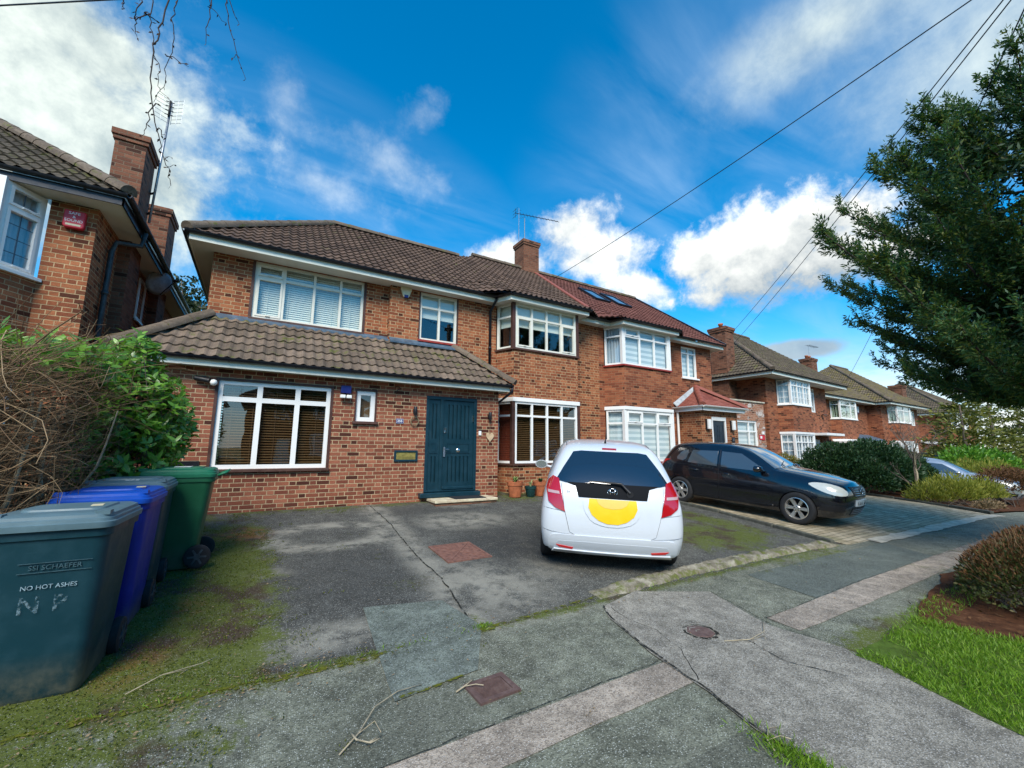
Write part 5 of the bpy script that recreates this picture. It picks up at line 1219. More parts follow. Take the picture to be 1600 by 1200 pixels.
def chaikin(P, k=2):
    P = [Vector(p) for p in P]
    for _ in range(k):
        Q = []
        for a, b in zip(P, P[1:]+P[:1]): Q += [a.lerp(b, .22), a.lerp(b, .78)]
        P = Q
    return P
class Car:
    COLS = (1, .55, 0, -.55, -1)
    def __init__(s, st, L, W, H, bulge=(.07, .10), crown=.03):
        n = len(st[0][0]); s.n = n; rings = []; V = []
        def pt(k, l, f):
            x, z, w = st[k][0][l], st[k][1][l], st[k][2][l]
            if l == n-1: z += crown*(1-f*f)*(1 if k not in (0, len(st)-1) else .5)
            if k == 0: x -= bulge[0]*(1-f*f)
            if k == len(st)-1: x += bulge[1]*(1-f*f)
            return (x, w*f, z)
        bm = bmesh.new(); cache = {}
        def vert(k, l, c):
            if (k, l, c) not in cache: cache[(k, l, c)] = bm.verts.new(pt(k, l, s.COLS[c]))
            return cache[(k, l, c)]
        per = [(0, c) for c in range(5)]+[(l, 4) for l in range(1, n-1)]+[(n-1, c) for c in range(4, -1, -1)]+[(l, 0) for l in range(n-2, 0, -1)]
        for k in range(len(st)-1):
            for (a, b) in zip(per, per[1:]+per[:1]): bm.faces.new((vert(k, *a), vert(k, *b), vert(k+1, *b), vert(k+1, *a)))
        for k in (0, len(st)-1):
            for l in range(n-1):
                for c in range(4): bm.faces.new((vert(k, l, c), vert(k, l, c+1), vert(k, l+1, c+1), vert(k, l+1, c)))
        bmesh.ops.recalc_face_normals(bm, faces=bm.faces)
        cr = bm.edges.layers.float.new('crease_edge'); inv = {v: k for k, v in cache.items()}
        for e in bm.edges:
            (k0, l0, c0), (k1, l1, c1) = inv[e.verts[0]], inv[e.verts[1]]
            if l0 == 0 and l1 == 0 and c0 in (0, 4) and c1 in (0, 4): e[cr] = .6
            if k0 == k1 and k0 in (0, len(st)-1) and l0 == 0 and l1 == 0: e[cr] = .5
            if k0 == k1 == 0 and c0 == c1 and c0 in (0, 4) and max(l0, l1) <= 3: e[cr] = .25
            if k0 == k1 == len(st)-1 and l0 == l1 == n-1: e[cr] = .45
            if k0 == k1 == len(st)-3 and min(l0, l1) >= n-2: e[cr] = .55
            if k0 == k1 == len(st)-4 and min(l0, l1) >= n-2: e[cr] = .2
        me = bpy.data.meshes.new('cage'); bm.to_mesh(me); bm.free()
        o = link(bpy.data.objects.new('cage', me)); md = o.modifiers.new('s', 'SUBSURF'); md.levels = 3; md.render_levels = 3
        dg = bpy.context.evaluated_depsgraph_get(); m2 = bpy.data.meshes.new_from_object(o.evaluated_get(dg)); bpy.data.objects.remove(o)
        co = np.empty(len(m2.vertices)*3); m2.vertices.foreach_get('co', co); co = co.reshape(-1, 3)
        lo, hi = co.min(0), co.max(0); zb = min(st[0][1]); zb = min(min(q[1]) for q in st)
        co[:, 0] = (co[:, 0]-lo[0])/(hi[0]-lo[0])*L; co[:, 1] = co[:, 1]/max(hi[1], -lo[1])*W/2; co[:, 2] = zb+(co[:, 2]-lo[2])/(hi[2]-lo[2])*(H-zb)
        s.mesh = m2; m2.vertices.foreach_set('co', co.ravel()); m2.update()
        s.bvh = BVHTree.FromPolygons([Vector(c) for c in co], [tuple(p.vertices) for p in m2.polygons])
    def hit(s, a, b, proj):
        if proj == 'L': o, d = (a, 3, b), (0, -1, 0)
        elif proj == 'R': o, d = (a, -3, b), (0, 1, 0)
        elif proj == 'B': o, d = (-2, a, b), (1, 0, 0)
        elif proj == 'F': o, d = (8, a, b), (-1, 0, 0)
        elif proj in 'GH':      # from the front corners
            sg = -1 if proj == 'G' else 1; d = (-.77, -.64*sg, 0); o = (.64*a+.77*6, sg*(-.77*a+.64*6), b)
        else: o, d = (a, b, 3), (0, 0, -1)
        h = s.bvh.ray_cast(Vector(o), Vector(d))
        if h[0] is None:
            q = Vector({'L': (a, .8, b), 'R': (a, -.8, b), 'B': (.1, a, b), 'F': (3.8, a, b), 'G': (.64*a+2.5, .77*a-2.1, b), 'H': (.64*a+2.5, -.77*a+2.1, b), 'T': (a, b, 1)}[proj]); h = s.bvh.find_nearest(q)
        n = h[1]
        if n.dot(Vector(d)) > 0: n = -n
        return h[0], n
    def body(s, paint_m, axles, r, parent, name='body'):
        me = s.mesh.copy(); me.materials.clear()
        for m in (paint_m, M['black']): me.materials.append(m)
        o = link(bpy.data.objects.new(name, me)); cut = MB()
        for ax in axles:
            for sg in (-1, 1): cut.lathe([(r, .52*sg), (r, 1.2*sg)], 32, (ax, 0, r*.93), 'Y')
        # lathe around Y puts the circle in the XZ plane
        c = cut.build('cutter', [paint_m, M['black']]); c.data.polygons.foreach_set('material_index', [1]*len(c.data.polygons))
        md = o.modifiers.new('b', 'BOOLEAN'); md.object = c; md.operation = 'DIFFERENCE'; md.solver = 'EXACT'
        dg = bpy.context.evaluated_depsgraph_get(); m2 = bpy.data.meshes.new_from_object(o.evaluated_get(dg))
        o.modifiers.clear(); o.data = m2; bpy.data.objects.remove(c); o.parent = parent
        m2.name = name
        m2.polygons.foreach_set('use_smooth', [True]*len(m2.polygons)); m2.set_sharp_from_angle(angle=.8)
        return o
    def decal(s, name, poly, proj, m, parent, off=.004, res=.05, rim=.012, smooth=True, rnd=0, mirror=False):
        P = chaikin(poly, rnd) if rnd else [Vector(p) for p in poly]
        bm = bmesh.new()
        sets = [(P, proj)]
        if mirror: sets.append(([Vector((p[0], -p[1])) if proj == 'T' else (Vector((-p[0], p[1])) if proj in 'BF' else p) for p in P], {'L': 'R', 'R': 'L'}.get(proj, proj)))
        for PP, pr in sets:
            b2 = bmesh.new(); f = b2.faces.new([b2.verts.new((p[0], p[1], 0)) for p in PP])
            bmesh.ops.triangulate(b2, faces=b2.faces[:], ngon_method='EAR_CLIP')
            xs = [p[0] for p in PP]; ys = [p[1] for p in PP]
            for ax, lo, hi in ((0, min(xs), max(xs)), (1, min(ys), max(ys))):
                k = int((hi-lo)/res)+1
                for i in range(1, k):
                    c = [0, 0, 0]; c[ax] = lo+(hi-lo)*i/k; nn = [0, 0, 0]; nn[ax] = 1
                    bmesh.ops.bisect_plane(b2, geom=b2.verts[:]+b2.edges[:]+b2.faces[:], plane_co=c, plane_no=nn, dist=1e-6)
            nm = {}
            for v in b2.verts:
                h, n = s.hit(v.co.x, v.co.y, pr); nm[v] = n; v.co = h+n*off
            if rim:
                be = [e for e in b2.edges if e.is_boundary]
                key = {v: nm[v] for e in be for v in e.verts}
                pos = {(round(v.co.x, 5), round(v.co.y, 5), round(v.co.z, 5)): n for v, n in key.items()}
                r = bmesh.ops.extrude_edge_only(b2, edges=be)
                for g in r['geom']:
                    if isinstance(g, bmesh.types.BMVert):
                        n = pos.get((round(g.co.x, 5), round(g.co.y, 5), round(g.co.z, 5)))
                        if n is not None: g.co -= n*(rim+off)
            bmesh.ops.recalc_face_normals(b2, faces=b2.faces)
            c_ = sum((f.normal*f.calc_area() for f in b2.faces), Vector())
            out = Vector({'L': (0, 1, 0), 'R': (0, -1, 0), 'B': (-1, 0, 0), 'F': (1, 0, 0), 'G': (.77, -.64, 0), 'H': (.77, .64, 0), 'T': (0, 0, 1)}[pr])
            if c_.dot(out) < 0: bmesh.ops.reverse_faces(b2, faces=b2.faces)
            me_ = bpy.data.meshes.new('t'); b2.to_mesh(me_); b2.free(); bm.from_mesh(me_); bpy.data.meshes.remove(me_)
        me = bpy.data.meshes.new(name); bm.to_mesh(me); bm.free(); me.materials.append(m)
        if smooth: me.polygons.foreach_set('use_smooth', [True]*len(me.polygons)); me.set_sharp_from_angle(angle=.7)
        o = link(bpy.data.objects.new(name, me)); o.parent = parent; return o
    def line(s, name, pts, proj, m, parent, w=.004, off=.001, mirror=False, closed=False):
        mb = MB()
        for mi_ in ((1, -1) if mirror else (1,)):
            pr = proj if mi_ == 1 else {'L': 'R', 'R': 'L'}.get(proj, proj); L = []
            Q = list(pts)+([pts[0]] if closed else [])
            for a, b in zip(Q[:-1], Q[1:]):
                k = max(1, int(hypot(b[0]-a[0], b[1]-a[1])/.04))
                for i in range(k): L.append((a[0]+(b[0]-a[0])*i/k, a[1]+(b[1]-a[1])*i/k))
            L.append(Q[-1])
            if mi_ == -1 and proj in 'BF': L = [(-a, b) for a, b in L]
            if mi_ == -1 and proj == 'T': L = [(a, -b) for a, b in L]
            R3 = []
            for a, b in L:
                h, n = s.hit(a, b, pr); R3.append(h+n*off)
            mb.tube(R3, w, 5)
        return mb.build(name, m, parent, smooth=True)
def make_wheel(parent, x, y, r, spokes, rimr, side, hub=None):
    mb = MB(); w = .10
    mb.lathe([(rimr, -w*.9), (rimr+.012, -w), (r-.03, -w), (r-.008, -w*.82), (r, -w*.55), (r, w*.55), (r-.008, w*.82), (r-.03, w), (rimr+.012, w), (rimr, w*.9)], 32, (0, 0, 0), 'Y', cap=False)
    o = mb.build('wheel', M['rubber'], parent, smooth=True, angle=.7); o.location = (x, y, r); 
    if side < 0: o.rotation_euler = (0, 0, pi)
    mb = MB()     # outer face at +y
    mb.lathe([(rimr+.003, w*.9), (rimr-.012, w*.95), (rimr-.022, w*.6), (rimr-.03, -.05)], 32, (0, 0, 0), 'Y', cap=False)
    mb.lathe([(rimr-.03, .0), (.02, .0)], 32, (0, 0, 0), 'Y', 1)
    mb.lathe([(.062, .03), (.062, .075), (.05, .085), (.0, .088)], 20, (0, 0, 0), 'Y')
    for i in range(spokes):
        a = 2*pi*i/spokes; d = Vector((cos(a), 0, sin(a))); t = Vector((-sin(a), 0, cos(a))); P = []
        for (rr, hw, yy) in ((.04, .028, .078), (rimr-.012, .040, .085)):
            c = d*rr
            P += [c-t*hw+Vector((0, yy-.04, 0)), c+t*hw+Vector((0, yy-.04, 0)), c+t*hw*.7+Vector((0, yy, 0)), c-t*hw*.7+Vector((0, yy, 0))]
        mb.hexa(P)
    for i in range(5):
        a = 2*pi*i/5+.3; mb.lathe([(.008, .085), (.008, .09)], 6, (cos(a)*.042, 0, sin(a)*.042), 'Y', 1)
    mb.build('rim', [M['alloy'], M['black']], o, smooth=True, angle=.5)
    return o
def wing_mirror(parent, x, y, z, m, sg):
    mb = MB(); prof = [(.0, -.09), (.045, -.075), (.07, -.03), (.075, .02), (.072, .05)]
    V = []; n = 14
    for r, h in prof:
        for j in range(n):
            a = 2*pi*j/n; V.append((x-h, y+cos(a)*r*1.45, z+sin(a)*r*.95))
    F = [(i*n+j, i*n+(j+1) % n, (i+1)*n+(j+1) % n, (i+1)*n+j) for i in range(len(prof)-1) for j in range(n)]; F.append(tuple(range((len(prof)-1)*n, len(prof)*n)))
    mb.add(V, F); mb.tube([(x+.03, y-sg*.06, z-.03), (x+.06, y-sg*.17, z-.05)], .022, 8)
    o = mb.build('wing_mirror', m, parent, smooth=True, angle=.9)
    mb = MB(); mb.add([(x-.052, y+cos(2*pi*j/16)*.095, z+sin(2*pi*j/16)*.062) for j in range(16)], [tuple(range(16))]); mb.build('mirror_glass', M['mirror'], o)
    return o

# white hatchback, seen from behind
JZ = Car([([.10, .0, .03, .09, .36, .62], [.24, .42, .74, .98, 1.31, 1.47], [.81, .85, .845, .79, .655, .56]),
          ([.45, .40, .42, .46, .66, .92], [.22, .45, .75, .965, 1.345, 1.505], [.82, .86, .86, .825, .67, .58]),
          ([1.2]*6, [.2, .45, .75, .94, 1.36, 1.525], [.78, .84, .85, .825, .69, .58]),
          ([2.1, 2.1, 2.1, 2.1, 2.05, 2.0], [.2, .45, .75, .91, 1.34, 1.50], [.78, .84, .845, .82, .67, .56]),
          ([2.9, 2.9, 2.9, 2.85, 2.85, 2.95], [.2, .45, .72, .86, .93, .99], [.78, .84, .84, .79, .70, .6]),
          ([3.5]*6, [.22, .45, .66, .76, .82, .87], [.76, .82, .82, .76, .66, .5]),
          ([3.78, 3.86, 3.88, 3.84, 3.78, 3.72], [.24, .42, .58, .66, .71, .74], [.62, .70, .70, .66, .58, .45])], 3.90, 1.695, 1.525)
def ground_pose(x, y, hd):
    """matrix for something standing at x, y facing heading hd (clockwise from +Y), tilted with the ground"""
    f = Vector((sin(hd), cos(hd), 0)); e = .8
    f.z = (gz(x+f.x*e, y+f.y*e)-gz(x-f.x*e, y-f.y*e))/(2*e); l = Vector((-cos(hd), sin(hd), 0)); l.z = (gz(x+l.x*.6, y+l.y*.6)-gz(x-l.x*.6, y-l.y*.6))/1.2
    f.normalize(); u = f.cross(l).normalized(); l = u.cross(f)
    return Matrix(((f.x, l.x, u.x, x), (f.y, l.y, u.y, y), (f.z, l.z, u.z, gz(x, y)), (0, 0, 0, 1)))
def place(o, Mx): o.location = Mx.translation; o.rotation_euler = Mx.to_euler()
jz = thing('parked_car', 'white hatchback parked at an angle on the asphalt drive, rear towards the viewer', 'car')
P_ = M['paint_white']
JZ.body(P_, (.70, 3.20), .315, jz)
for x in (.70, 3.20):
    for sg in (1, -1): make_wheel(jz, x, sg*.745, .295, 7, .19, sg)
tg = JZ.decal('tailgate', [(.60, 1.0), (.555, .72), (.49, .47), (.40, .425), (-.40, .425), (-.49, .47), (-.555, .72), (-.60, 1.0), (-.43, .975), (-.395, .86), (.395, .86), (.43, .975)], 'B', P_, jz, .006, .03, .01)
JZ.line('tailgate_gap', [(.60, 1.0), (.555, .72), (.49, .47), (.40, .425), (-.40, .425), (-.49, .47), (-.555, .72), (-.60, 1.0)], 'B', M['black'], tg, .006, .0)
rw = JZ.decal('rear_window', [(.36, 1.385), (-.36, 1.385), (-.46, 1.37), (-.585, 1.18), (-.655, 1.06), (-.66, 1.035), (-.55, 1.015), (0, 1.02), (.55, 1.015), (.66, 1.035), (.655, 1.06), (.585, 1.18), (.46, 1.37)], 'B', M['carglass'], tg, .008, .025, .014)
JZ.decal('garnish', [(.55, 1.02), (.43, .985), (.395, .865), (-.395, .865), (-.43, .985), (-.55, 1.02), (0, 1.025)], 'B', M['trim_satin'], tg, .009, .025, .014)
JZ.decal('number_plate', [(.27, .855), (-.27, .855), (-.28, .76), (-.24, .68), (-.16, .62), (-.06, .588), (.06, .588), (.16, .62), (.24, .68), (.28, .76)], 'B', M['plate_y'], tg, .020, .03, .012)
JZ.decal('plate_blank', [(.19, .853), (-.19, .853), (-.16, .80), (-.10, .765), (0, .752), (.10, .765), (.16, .80)], 'B', M['plate_pale'], tg, .023, .03, .004, rnd=0)
JZ.decal('plate_recess', [(.35, .86), (-.35, .86), (-.33, .72), (-.24, .60), (-.09, .555), (.09, .555), (.24, .60), (.33, .72)], 'B', P_, tg, .014, .03, .01, rnd=1)
for sg in (1, -1):
    t_ = JZ.decal('tail_light', [(sg*a, b) for a, b in ((.70, 1.075), (.632, 1.05), (.612, .97), (.548, .69), (.66, .725), (.745, .79), (.775, .93), (.755, 1.02))], 'B', M['lamp_red'], jz, .014, .03, .02)
    JZ.decal('lamp_lens', [(sg*a, b) for a, b in ((.755, .915), (.625, .91), (.62, .88), (.75, .885))], 'B', M['lamp_lens'], t_, .018, .03, .006)
    JZ.decal('rear_reflector', [(sg*a, b) for a, b in ((.64, .318), (.44, .300), (.45, .277), (.60, .288))], 'B', M['refl_red'], jz, .030, .03, .012)
JZ.decal('bumper', [(.735, .25), (.735, .36), (.70, .425), (.62, .44), (-.62, .44), (-.70, .425), (-.735, .36), (-.735, .25), (-.6, .215), (.6, .215)], 'B', P_, jz, .022, .04, .03, rnd=1)
JZ.decal('bumper_recess', [(.64, .335), (.60, .375), (-.60, .375), (-.64, .335), (-.66, .262), (.66, .262)], 'B', mat('paint_white_shaded', (.50, .53, .56), .4, coat=.6), jz, .025, .05, .004, rnd=1)  # darker white puts the shade of the bumper recess into the colour
mb = MB(); h0, n0 = JZ.hit(-.20, .93, 'B'); h1, _ = JZ.hit(-.10, 1.02, 'B'); h2, _ = JZ.hit(.27, 1.04, 'B')
mb.tube([h0+n0*.03, h1+n0*.05], [.022, .014], 8); mb.tube([h1+n0*.05, h1.lerp(h2, .5)+n0*.045, h2+n0*.03], [.014, .011, .006], 8); mb.lathe([(.04, -.03), (.035, .0)], 14, tuple(h0), 'X')
mb.build('wiper', M['black'], tg, smooth=True, angle=.8)
h, n = JZ.hit(0, .935, 'B'); mb = MB(Matrix.Translation(h+n*.013))
ring_ = [(0, cos(a)*.06*(1-.12*abs(sin(2*a))), sin(a)*.045*(1-.12*abs(sin(2*a)))) for a in np.linspace(0, 2*pi, 25)]
mb.tube(ring_, .005, 6); mb.tube([(0, .03, .032), (0, .022, -.032)], .007, 6); mb.tube([(0, -.03, .032), (0, -.022, -.032)], .007, 6); mb.tube([(0, .026, 0), (0, -.026, 0)], .006, 6)
mb.build('emblem', M['chrome_d'], tg, smooth=True)
h, n = JZ.hit(.49, .935, 'B'); mb = MB(); text_mb(mb, 'Jazz', .055, Matrix.Translation(h+Vector((-.016, 0, -.02))) @ Matrix(((0, 0, -1, 0), (-1, 0, 0, 0), (0, 1, 0, 0), (0, 0, 0, 1))), .002); mb.build('badge', M['grey_metal'], tg)
mb = MB(); h, n = JZ.hit(.78, .03, 'T'); mb.tube([h, h+Vector((-.05, 0, .05)), h+Vector((-.11, 0, .20))], [.018, .006, .003], 8); mb.build('aerial', M['black'], jz, smooth=True)
JZ.line('bumper_gap', [(.80, .47), (.70, .455), (.5, .442), (.0, .435), (-.5, .442), (-.70, .455), (-.80, .47)], 'B', M['grey_metal'], jz, .004, .001)
JZ.decal('bumper_lip', [(.66, .27), (-.66, .27), (-.70, .235), (-.6, .212), (.6, .212), (.70, .235)], 'B', P_, jz, .042, .03, .03)
JZ.line('light_gap', [(.80, .72), (.56, .695)], 'B', M['grey_metal'], jz, .003, .001, mirror=True)
for sg in (1, -1):
    JZ.line('roof_moulding', [(.72, sg*.545), (1.1, sg*.55), (1.9, sg*.53)], 'T', M['grey_metal'], jz, .008, .0)
    sd = 'L' if sg == 1 else 'R'
    d = JZ.decal('side_window', [(.62, 1.02), (.78, 1.26), (1.35, 1.33), (1.38, .975)], sd, M['carglass'], jz, .004, .06, .008)
    d = JZ.decal('side_window', [(1.45, .97), (1.42, 1.33), (1.95, 1.31), (2.55, 1.0), (2.55, .95)], sd, M['carglass'], jz, .004, .06, .008)
    JZ.line('door_gap', [(1.42, .30), (1.42, .96)], sd, M['black'], jz, .004, 0); JZ.line('door_gap', [(2.55, .30), (2.62, .93)], sd, M['black'], jz, .004, 0)
    wing_mirror(jz, 2.42, sg*.965, 1.02, P_, sg)
JZ.decal('windscreen', [(2.2, .50), (2.2, -.50), (2.86, -.62), (2.86, .62)], 'T', M['carglass'], jz, .005, .06, .006)
JZ.decal('stop_lamp', [(.09, 1.424), (-.09, 1.424), (-.09, 1.410), (.09, 1.410)], 'B', M['lamp_red'], jz, .012, .05, .01)
HD = radians(38.0); c0 = Vector((4.02, 4.30, 0)); f_ = Vector((sin(HD), cos(HD), 0))
ctr = c0+f_*(1.95-.70); Mx = ground_pose(ctr.x, ctr.y, HD) @ Matrix.Translation((-1.95, 0, 0)); place(jz, Mx)

# black five-door hatchback, seen from its right side
PL = Car([([.12, .02, .0, .05, .20, .36], [.26, .45, .72, .95, 1.24, 1.39], [.70, .79, .80, .775, .66, .57]),
          ([.42, .40, .40, .42, .50, .62], [.2, .45, .72, .935, 1.285, 1.44], [.76, .82, .828, .805, .675, .58]),
          ([1.4]*6, [.19, .45, .72, .925, 1.31, 1.465], [.78, .82, .828, .808, .68, .57]),
          ([2.12, 2.12, 2.12, 2.12, 2.08, 2.02], [.19, .45, .72, .905, 1.29, 1.445], [.78, .82, .828, .80, .665, .56]),
          ([2.76, 2.76, 2.76, 2.72, 2.70, 2.76], [.19, .45, .70, .89, .965, 1.03], [.78, .82, .828, .785, .73, .6]),
          ([3.42]*6, [.20, .42, .66, .81, .895, .955], [.77, .805, .805, .765, .69, .5]),
          ([3.78, 3.87, 3.9, 3.89, 3.85, 3.77], [.20, .36, .54, .69, .79, .855], [.64, .71, .72, .69, .63, .47])], 3.916, 1.65, 1.465, bulge=(.06, .13))
po = thing('parked_car', 'black five-door hatchback with alloy wheels parked on the block paved drive', 'car')
PB_ = M['paint_black']
PL.body(PB_, (.66, 3.12), .325, po)
for x in (.66, 3.12):
    for sg in (1, -1): make_wheel(po, x, sg*.735, .305, 6, .205, sg)
for sg, sd in ((1, 'L'), (-1, 'R')):
    rd = PL.decal('rear_door', [(1.00, .25), (1.585, .24), (1.585, .92), (1.565, 1.315), (.86, 1.30), (.80, .94), (.90, .72), (1.0, .52)], sd, PB_, po, .004, .05, .012)
    fd = PL.decal('front_door', [(1.60, .24), (2.62, .24), (2.70, .50), (2.72, .90), (2.10, 1.285), (1.58, 1.315)], sd, PB_, po, .004, .05, .012)
    PL.line('door_gap', [(1.593, .24), (1.593, .92), (1.57, 1.32)], sd, M['black'], fd, .005, .003)
    PL.decal('window', [(.835, .965), (.91, 1.255), (1.52, 1.275), (1.545, .945)], sd, M['sideglass'], rd, .009, .05, .01)
    PL.decal('window', [(1.63, .94), (1.61, 1.275), (2.03, 1.255), (2.47, 1.0), (2.50, .93)], sd, M['sideglass'], fd, .009, .05, .01)
    PL.decal('quarter_window', [(.50, 1.02), (.66, 1.235), (.83, 1.25), (.765, .985)], sd, M['sideglass'], po, .007, .04, .01, rnd=1)
    PL.decal('rub_strip', [(1.05, .485), (1.57, .475), (1.57, .515), (1.05, .525)], sd, M['trim_black'], rd, .012, .06, .01)
    PL.decal('rub_strip', [(1.62, .475), (2.62, .465), (2.62, .505), (1.62, .515)], sd, M['trim_black'], fd, .012, .06, .01)
    for (x, z, pr_) in ((1.02, .815, rd), (1.76, .795, fd)):
        h, n = PL.hit(x, z, sd); mb = MB(); mb.tube([h+Vector((-.085, 0, 0))+n*.008, h+Vector((-.06, 0, 0))+n*.03, h+Vector((.06, 0, 0))+n*.03, h+Vector((.085, 0, 0))+n*.008], .013, 8); mb.build('door_handle', PB_, pr_, smooth=True)
    wing_mirror(po, 2.48, sg*.945, .99, PB_, sg)
    hl = PL.decal('headlight', [(1.52, .80), (1.62, .83), (1.80, .825), (1.98, .775), (2.08, .69), (2.05, .63), (1.86, .62), (1.70, .665), (1.58, .735)], 'H' if sg == 1 else 'G', M['lamp_clear'], po, .010, .03, .015, rnd=1)
    PL.decal('tail_light', [(sg*a, b) for a, b in ((.62, .70), (.76, .72), (.76, 1.0), (.66, .98))], 'B', M['lamp_red'], po, .008, .04, .01)
    PL.decal('lower_vent', [(1.62, .34), (2.0, .33), (2.02, .43), (1.66, .45)], 'H' if sg == 1 else 'G', M['black'], po, .006, .03, .008)
    PL.line('sill_crease', [(1.0, .30), (2.7, .29)], sd, M['trim_black'], po, .006, .0)
gr = PL.decal('grille', [(.38, .785), (-.38, .785), (-.31, .63), (-.22, .595), (.22, .595), (.31, .63)], 'F', M['black'], po, .008, .04, .01)
for i, zz in enumerate((.63, .668, .706, .744)):
    PL.line('grille_bar', [(-.30+.0, zz), (-.08, zz)], 'F', M['chrome_d'], gr, .006, .014); PL.line('grille_bar', [(.30, zz), (.08, zz)], 'F', M['chrome_d'], gr, .006, .014)
h, n = PL.hit(0, .69, 'F'); mb = MB(Matrix.Translation(h+Vector((.016, 0, 0))))
mb.tube([(0, cos(a)*.062, sin(a)*.062) for a in np.linspace(0, 2*pi, 25)], .006, 6)
mb.tube([(0, .028, .05), (0, .0, -.004), (0, -.028, .05)], .005, 6); mb.tube([(0, .052, .03), (0, .026, -.045), (0, 0, .0), (0, -.026, -.045), (0, -.052, .03)], .005, 6); mb.build('emblem', M['chrome_d'], gr, smooth=True)
PL.decal('lower_grille', [(.36, .27), (-.36, .27), (-.34, .42), (.34, .42)], 'F', M['black'], po, .006, .04, .008)
for zz in (.30, .335, .37): PL.line('lower_grille_bar', [(-.33, zz), (.33, zz)], 'F', M['grey_metal'], po, .004, .010)
npl = PL.decal('number_plate', [(.26, .545), (-.26, .545), (-.26, .435), (.26, .435)], 'F', M['plate_w'], po, .020, .06, .02)
for ch, yy in zip('EX11 JD', (-.20, -.135, -.07, -.02, .03, .08, .145)):
    if ch == ' ': continue
    h, n = PL.hit(yy, .49, 'F'); mb = MB(); text_mb(mb, ch, .10, Matrix.Translation(h+n*.021) @ Matrix(((0, 0, 1, 0), (1, 0, 0, 0), (0, 1, 0, 0), (0, 0, 0, 1))), .0015); mb.build('plate_character', M['black'], npl)
PL.decal('windscreen', [(2.06, .47), (2.06, -.47), (2.40, -.55), (2.68, -.63), (2.76, -.40), (2.78, 0), (2.76, .40), (2.68, .63), (2.40, .55)], 'T', M['screenglass'], po, .006, .05, .008)
PL.decal('rear_window', [(.50, 1.34), (-.50, 1.34), (-.62, 1.0), (.62, 1.0)], 'B', M['carglass'], po, .006, .05, .008)
PL.line('bonnet_gap', [(2.86, .66), (3.3, .66), (3.74, .50), (3.80, .30)], 'T', M['black'], po, .004, .0, mirror=True)
for sg in (1,):
    mb = MB()
    for yy in (.35, -.25):
        P3 = [PL.hit(2.76, yy-.1, 'T')[0]+Vector((0, 0, .02)), PL.hit(2.66, yy, 'T')[0]+Vector((0, 0, .02)), PL.hit(2.58, yy+.30, 'T')[0]+Vector((0, 0, .018))]
        mb.tube(P3, .008, 6)
    mb.build('wiper', M['black'], po, smooth=True)
r_ = Vector((8.80, 6.78, 0)); fr_ = Vector((9.03, 4.36, 0)); d_ = (fr_-r_).normalized(); hd = atan2(d_.x, d_.y); lft = Vector((-cos(hd), sin(hd), 0))
ctr = (r_+fr_)/2+lft*.80; Mx = ground_pose(ctr.x, ctr.y, hd) @ Matrix.Translation((-1.89, 0, 0)); place(po, Mx)
# cars further along, partly behind the shrubs
si = dup(po, None, label='silver car half hidden behind the yellow-green shrub', swap={'paint_blue_black': M['paint_silver']})
place(si, ground_pose(22.6, 5.6, radians(175)) @ Matrix.Translation((-1.95, 0, 0)))
dk = dup(po, None, label='dark car showing between the silver car and the blue bin of the farthest house')
place(dk, ground_pose(37.5, 8.6, radians(178)) @ Matrix.Translation((-1.95, 0, 0)))
for o in (jz, po, si, dk): o['group'] = 'cars parked on the drives'
# ---------------------------------------------------------------- wheelie bins
def bin_mat(name, c):
    def fn(t, b):
        P = objc(t); n = t.noise(P, 4, 7, .7); sc = t.noise(t.vmath('MULTIPLY', P, (3, 3, 40)), 2, 4, .6)
        c1 = t.mix(t.rng(n, .42, .75), c, tuple(x*1.25+.003 for x in c)); c1 = t.mix(t.math('MULTIPLY', t.rng(sc, .62, .72), .25), c1, tuple(x*1.5+.014 for x in c))
        zz = t.sep(P)[2]; c1 = t.mix(t.math('MULTIPLY', t.rng(zz, .02, .28, 1, 0), t.rng(n, .3, .65)), c1, (.13, .125, .09))
        t.put(b.inputs['Base Color'], c1); t.put(b.inputs['Roughness'], t.rng(n, .3, .7, .32, .55))
    return mat(name, c, fn=fn, spec=.3)
M['bin_grey'] = bin_mat('bin_teal_grey', (.006, .036, .048)); M['bin_lidgrey'] = bin_mat('bin_lid_grey', (.095, .155, .175)); M['bin_blue'] = bin_mat('bin_blue', (.0, .014, .22)); M['bin_green'] = bin_mat('bin_green', (.010, .085, .036)); M['bin_lidblue'] = bin_mat('bin_lid_blue', (.006, .065, .38)); M['bin_lidgreen'] = bin_mat('bin_lid_green', (.018, .15, .075))
M['emboss'] = wmat('worn_lettering', (.26, .36, .40), .6, .5, 40)
M['emboss_dim'] = wmat('embossed_lettering', (.040, .088, .105), .5, .3, 40)
def smear_fn(t, b):
    n = t.noise(objc(t), 38, 6, .7); b.inputs['Base Color'].default_value = (.30, .42, .47, 1); b.inputs['Roughness'].default_value = .8
    t.put(b.inputs['Alpha'], t.math('MULTIPLY', t.rng(n, .46, .70), .42))
M['smear'] = mat('chalky_paint', fn=smear_fn)
def rrect(w, d, r, y0=0, n=5):
    P = []
    for cx, cy, a0 in ((w/2-r, y0+r, -pi/2), (w/2-r, y0+d-r, 0), (-w/2+r, y0+d-r, pi/2), (-w/2+r, y0+r, pi)):
        for i in range(n): a = a0+pi/2*i/(n-1); P.append((cx+r*cos(a), cy+r*sin(a)))
    return P
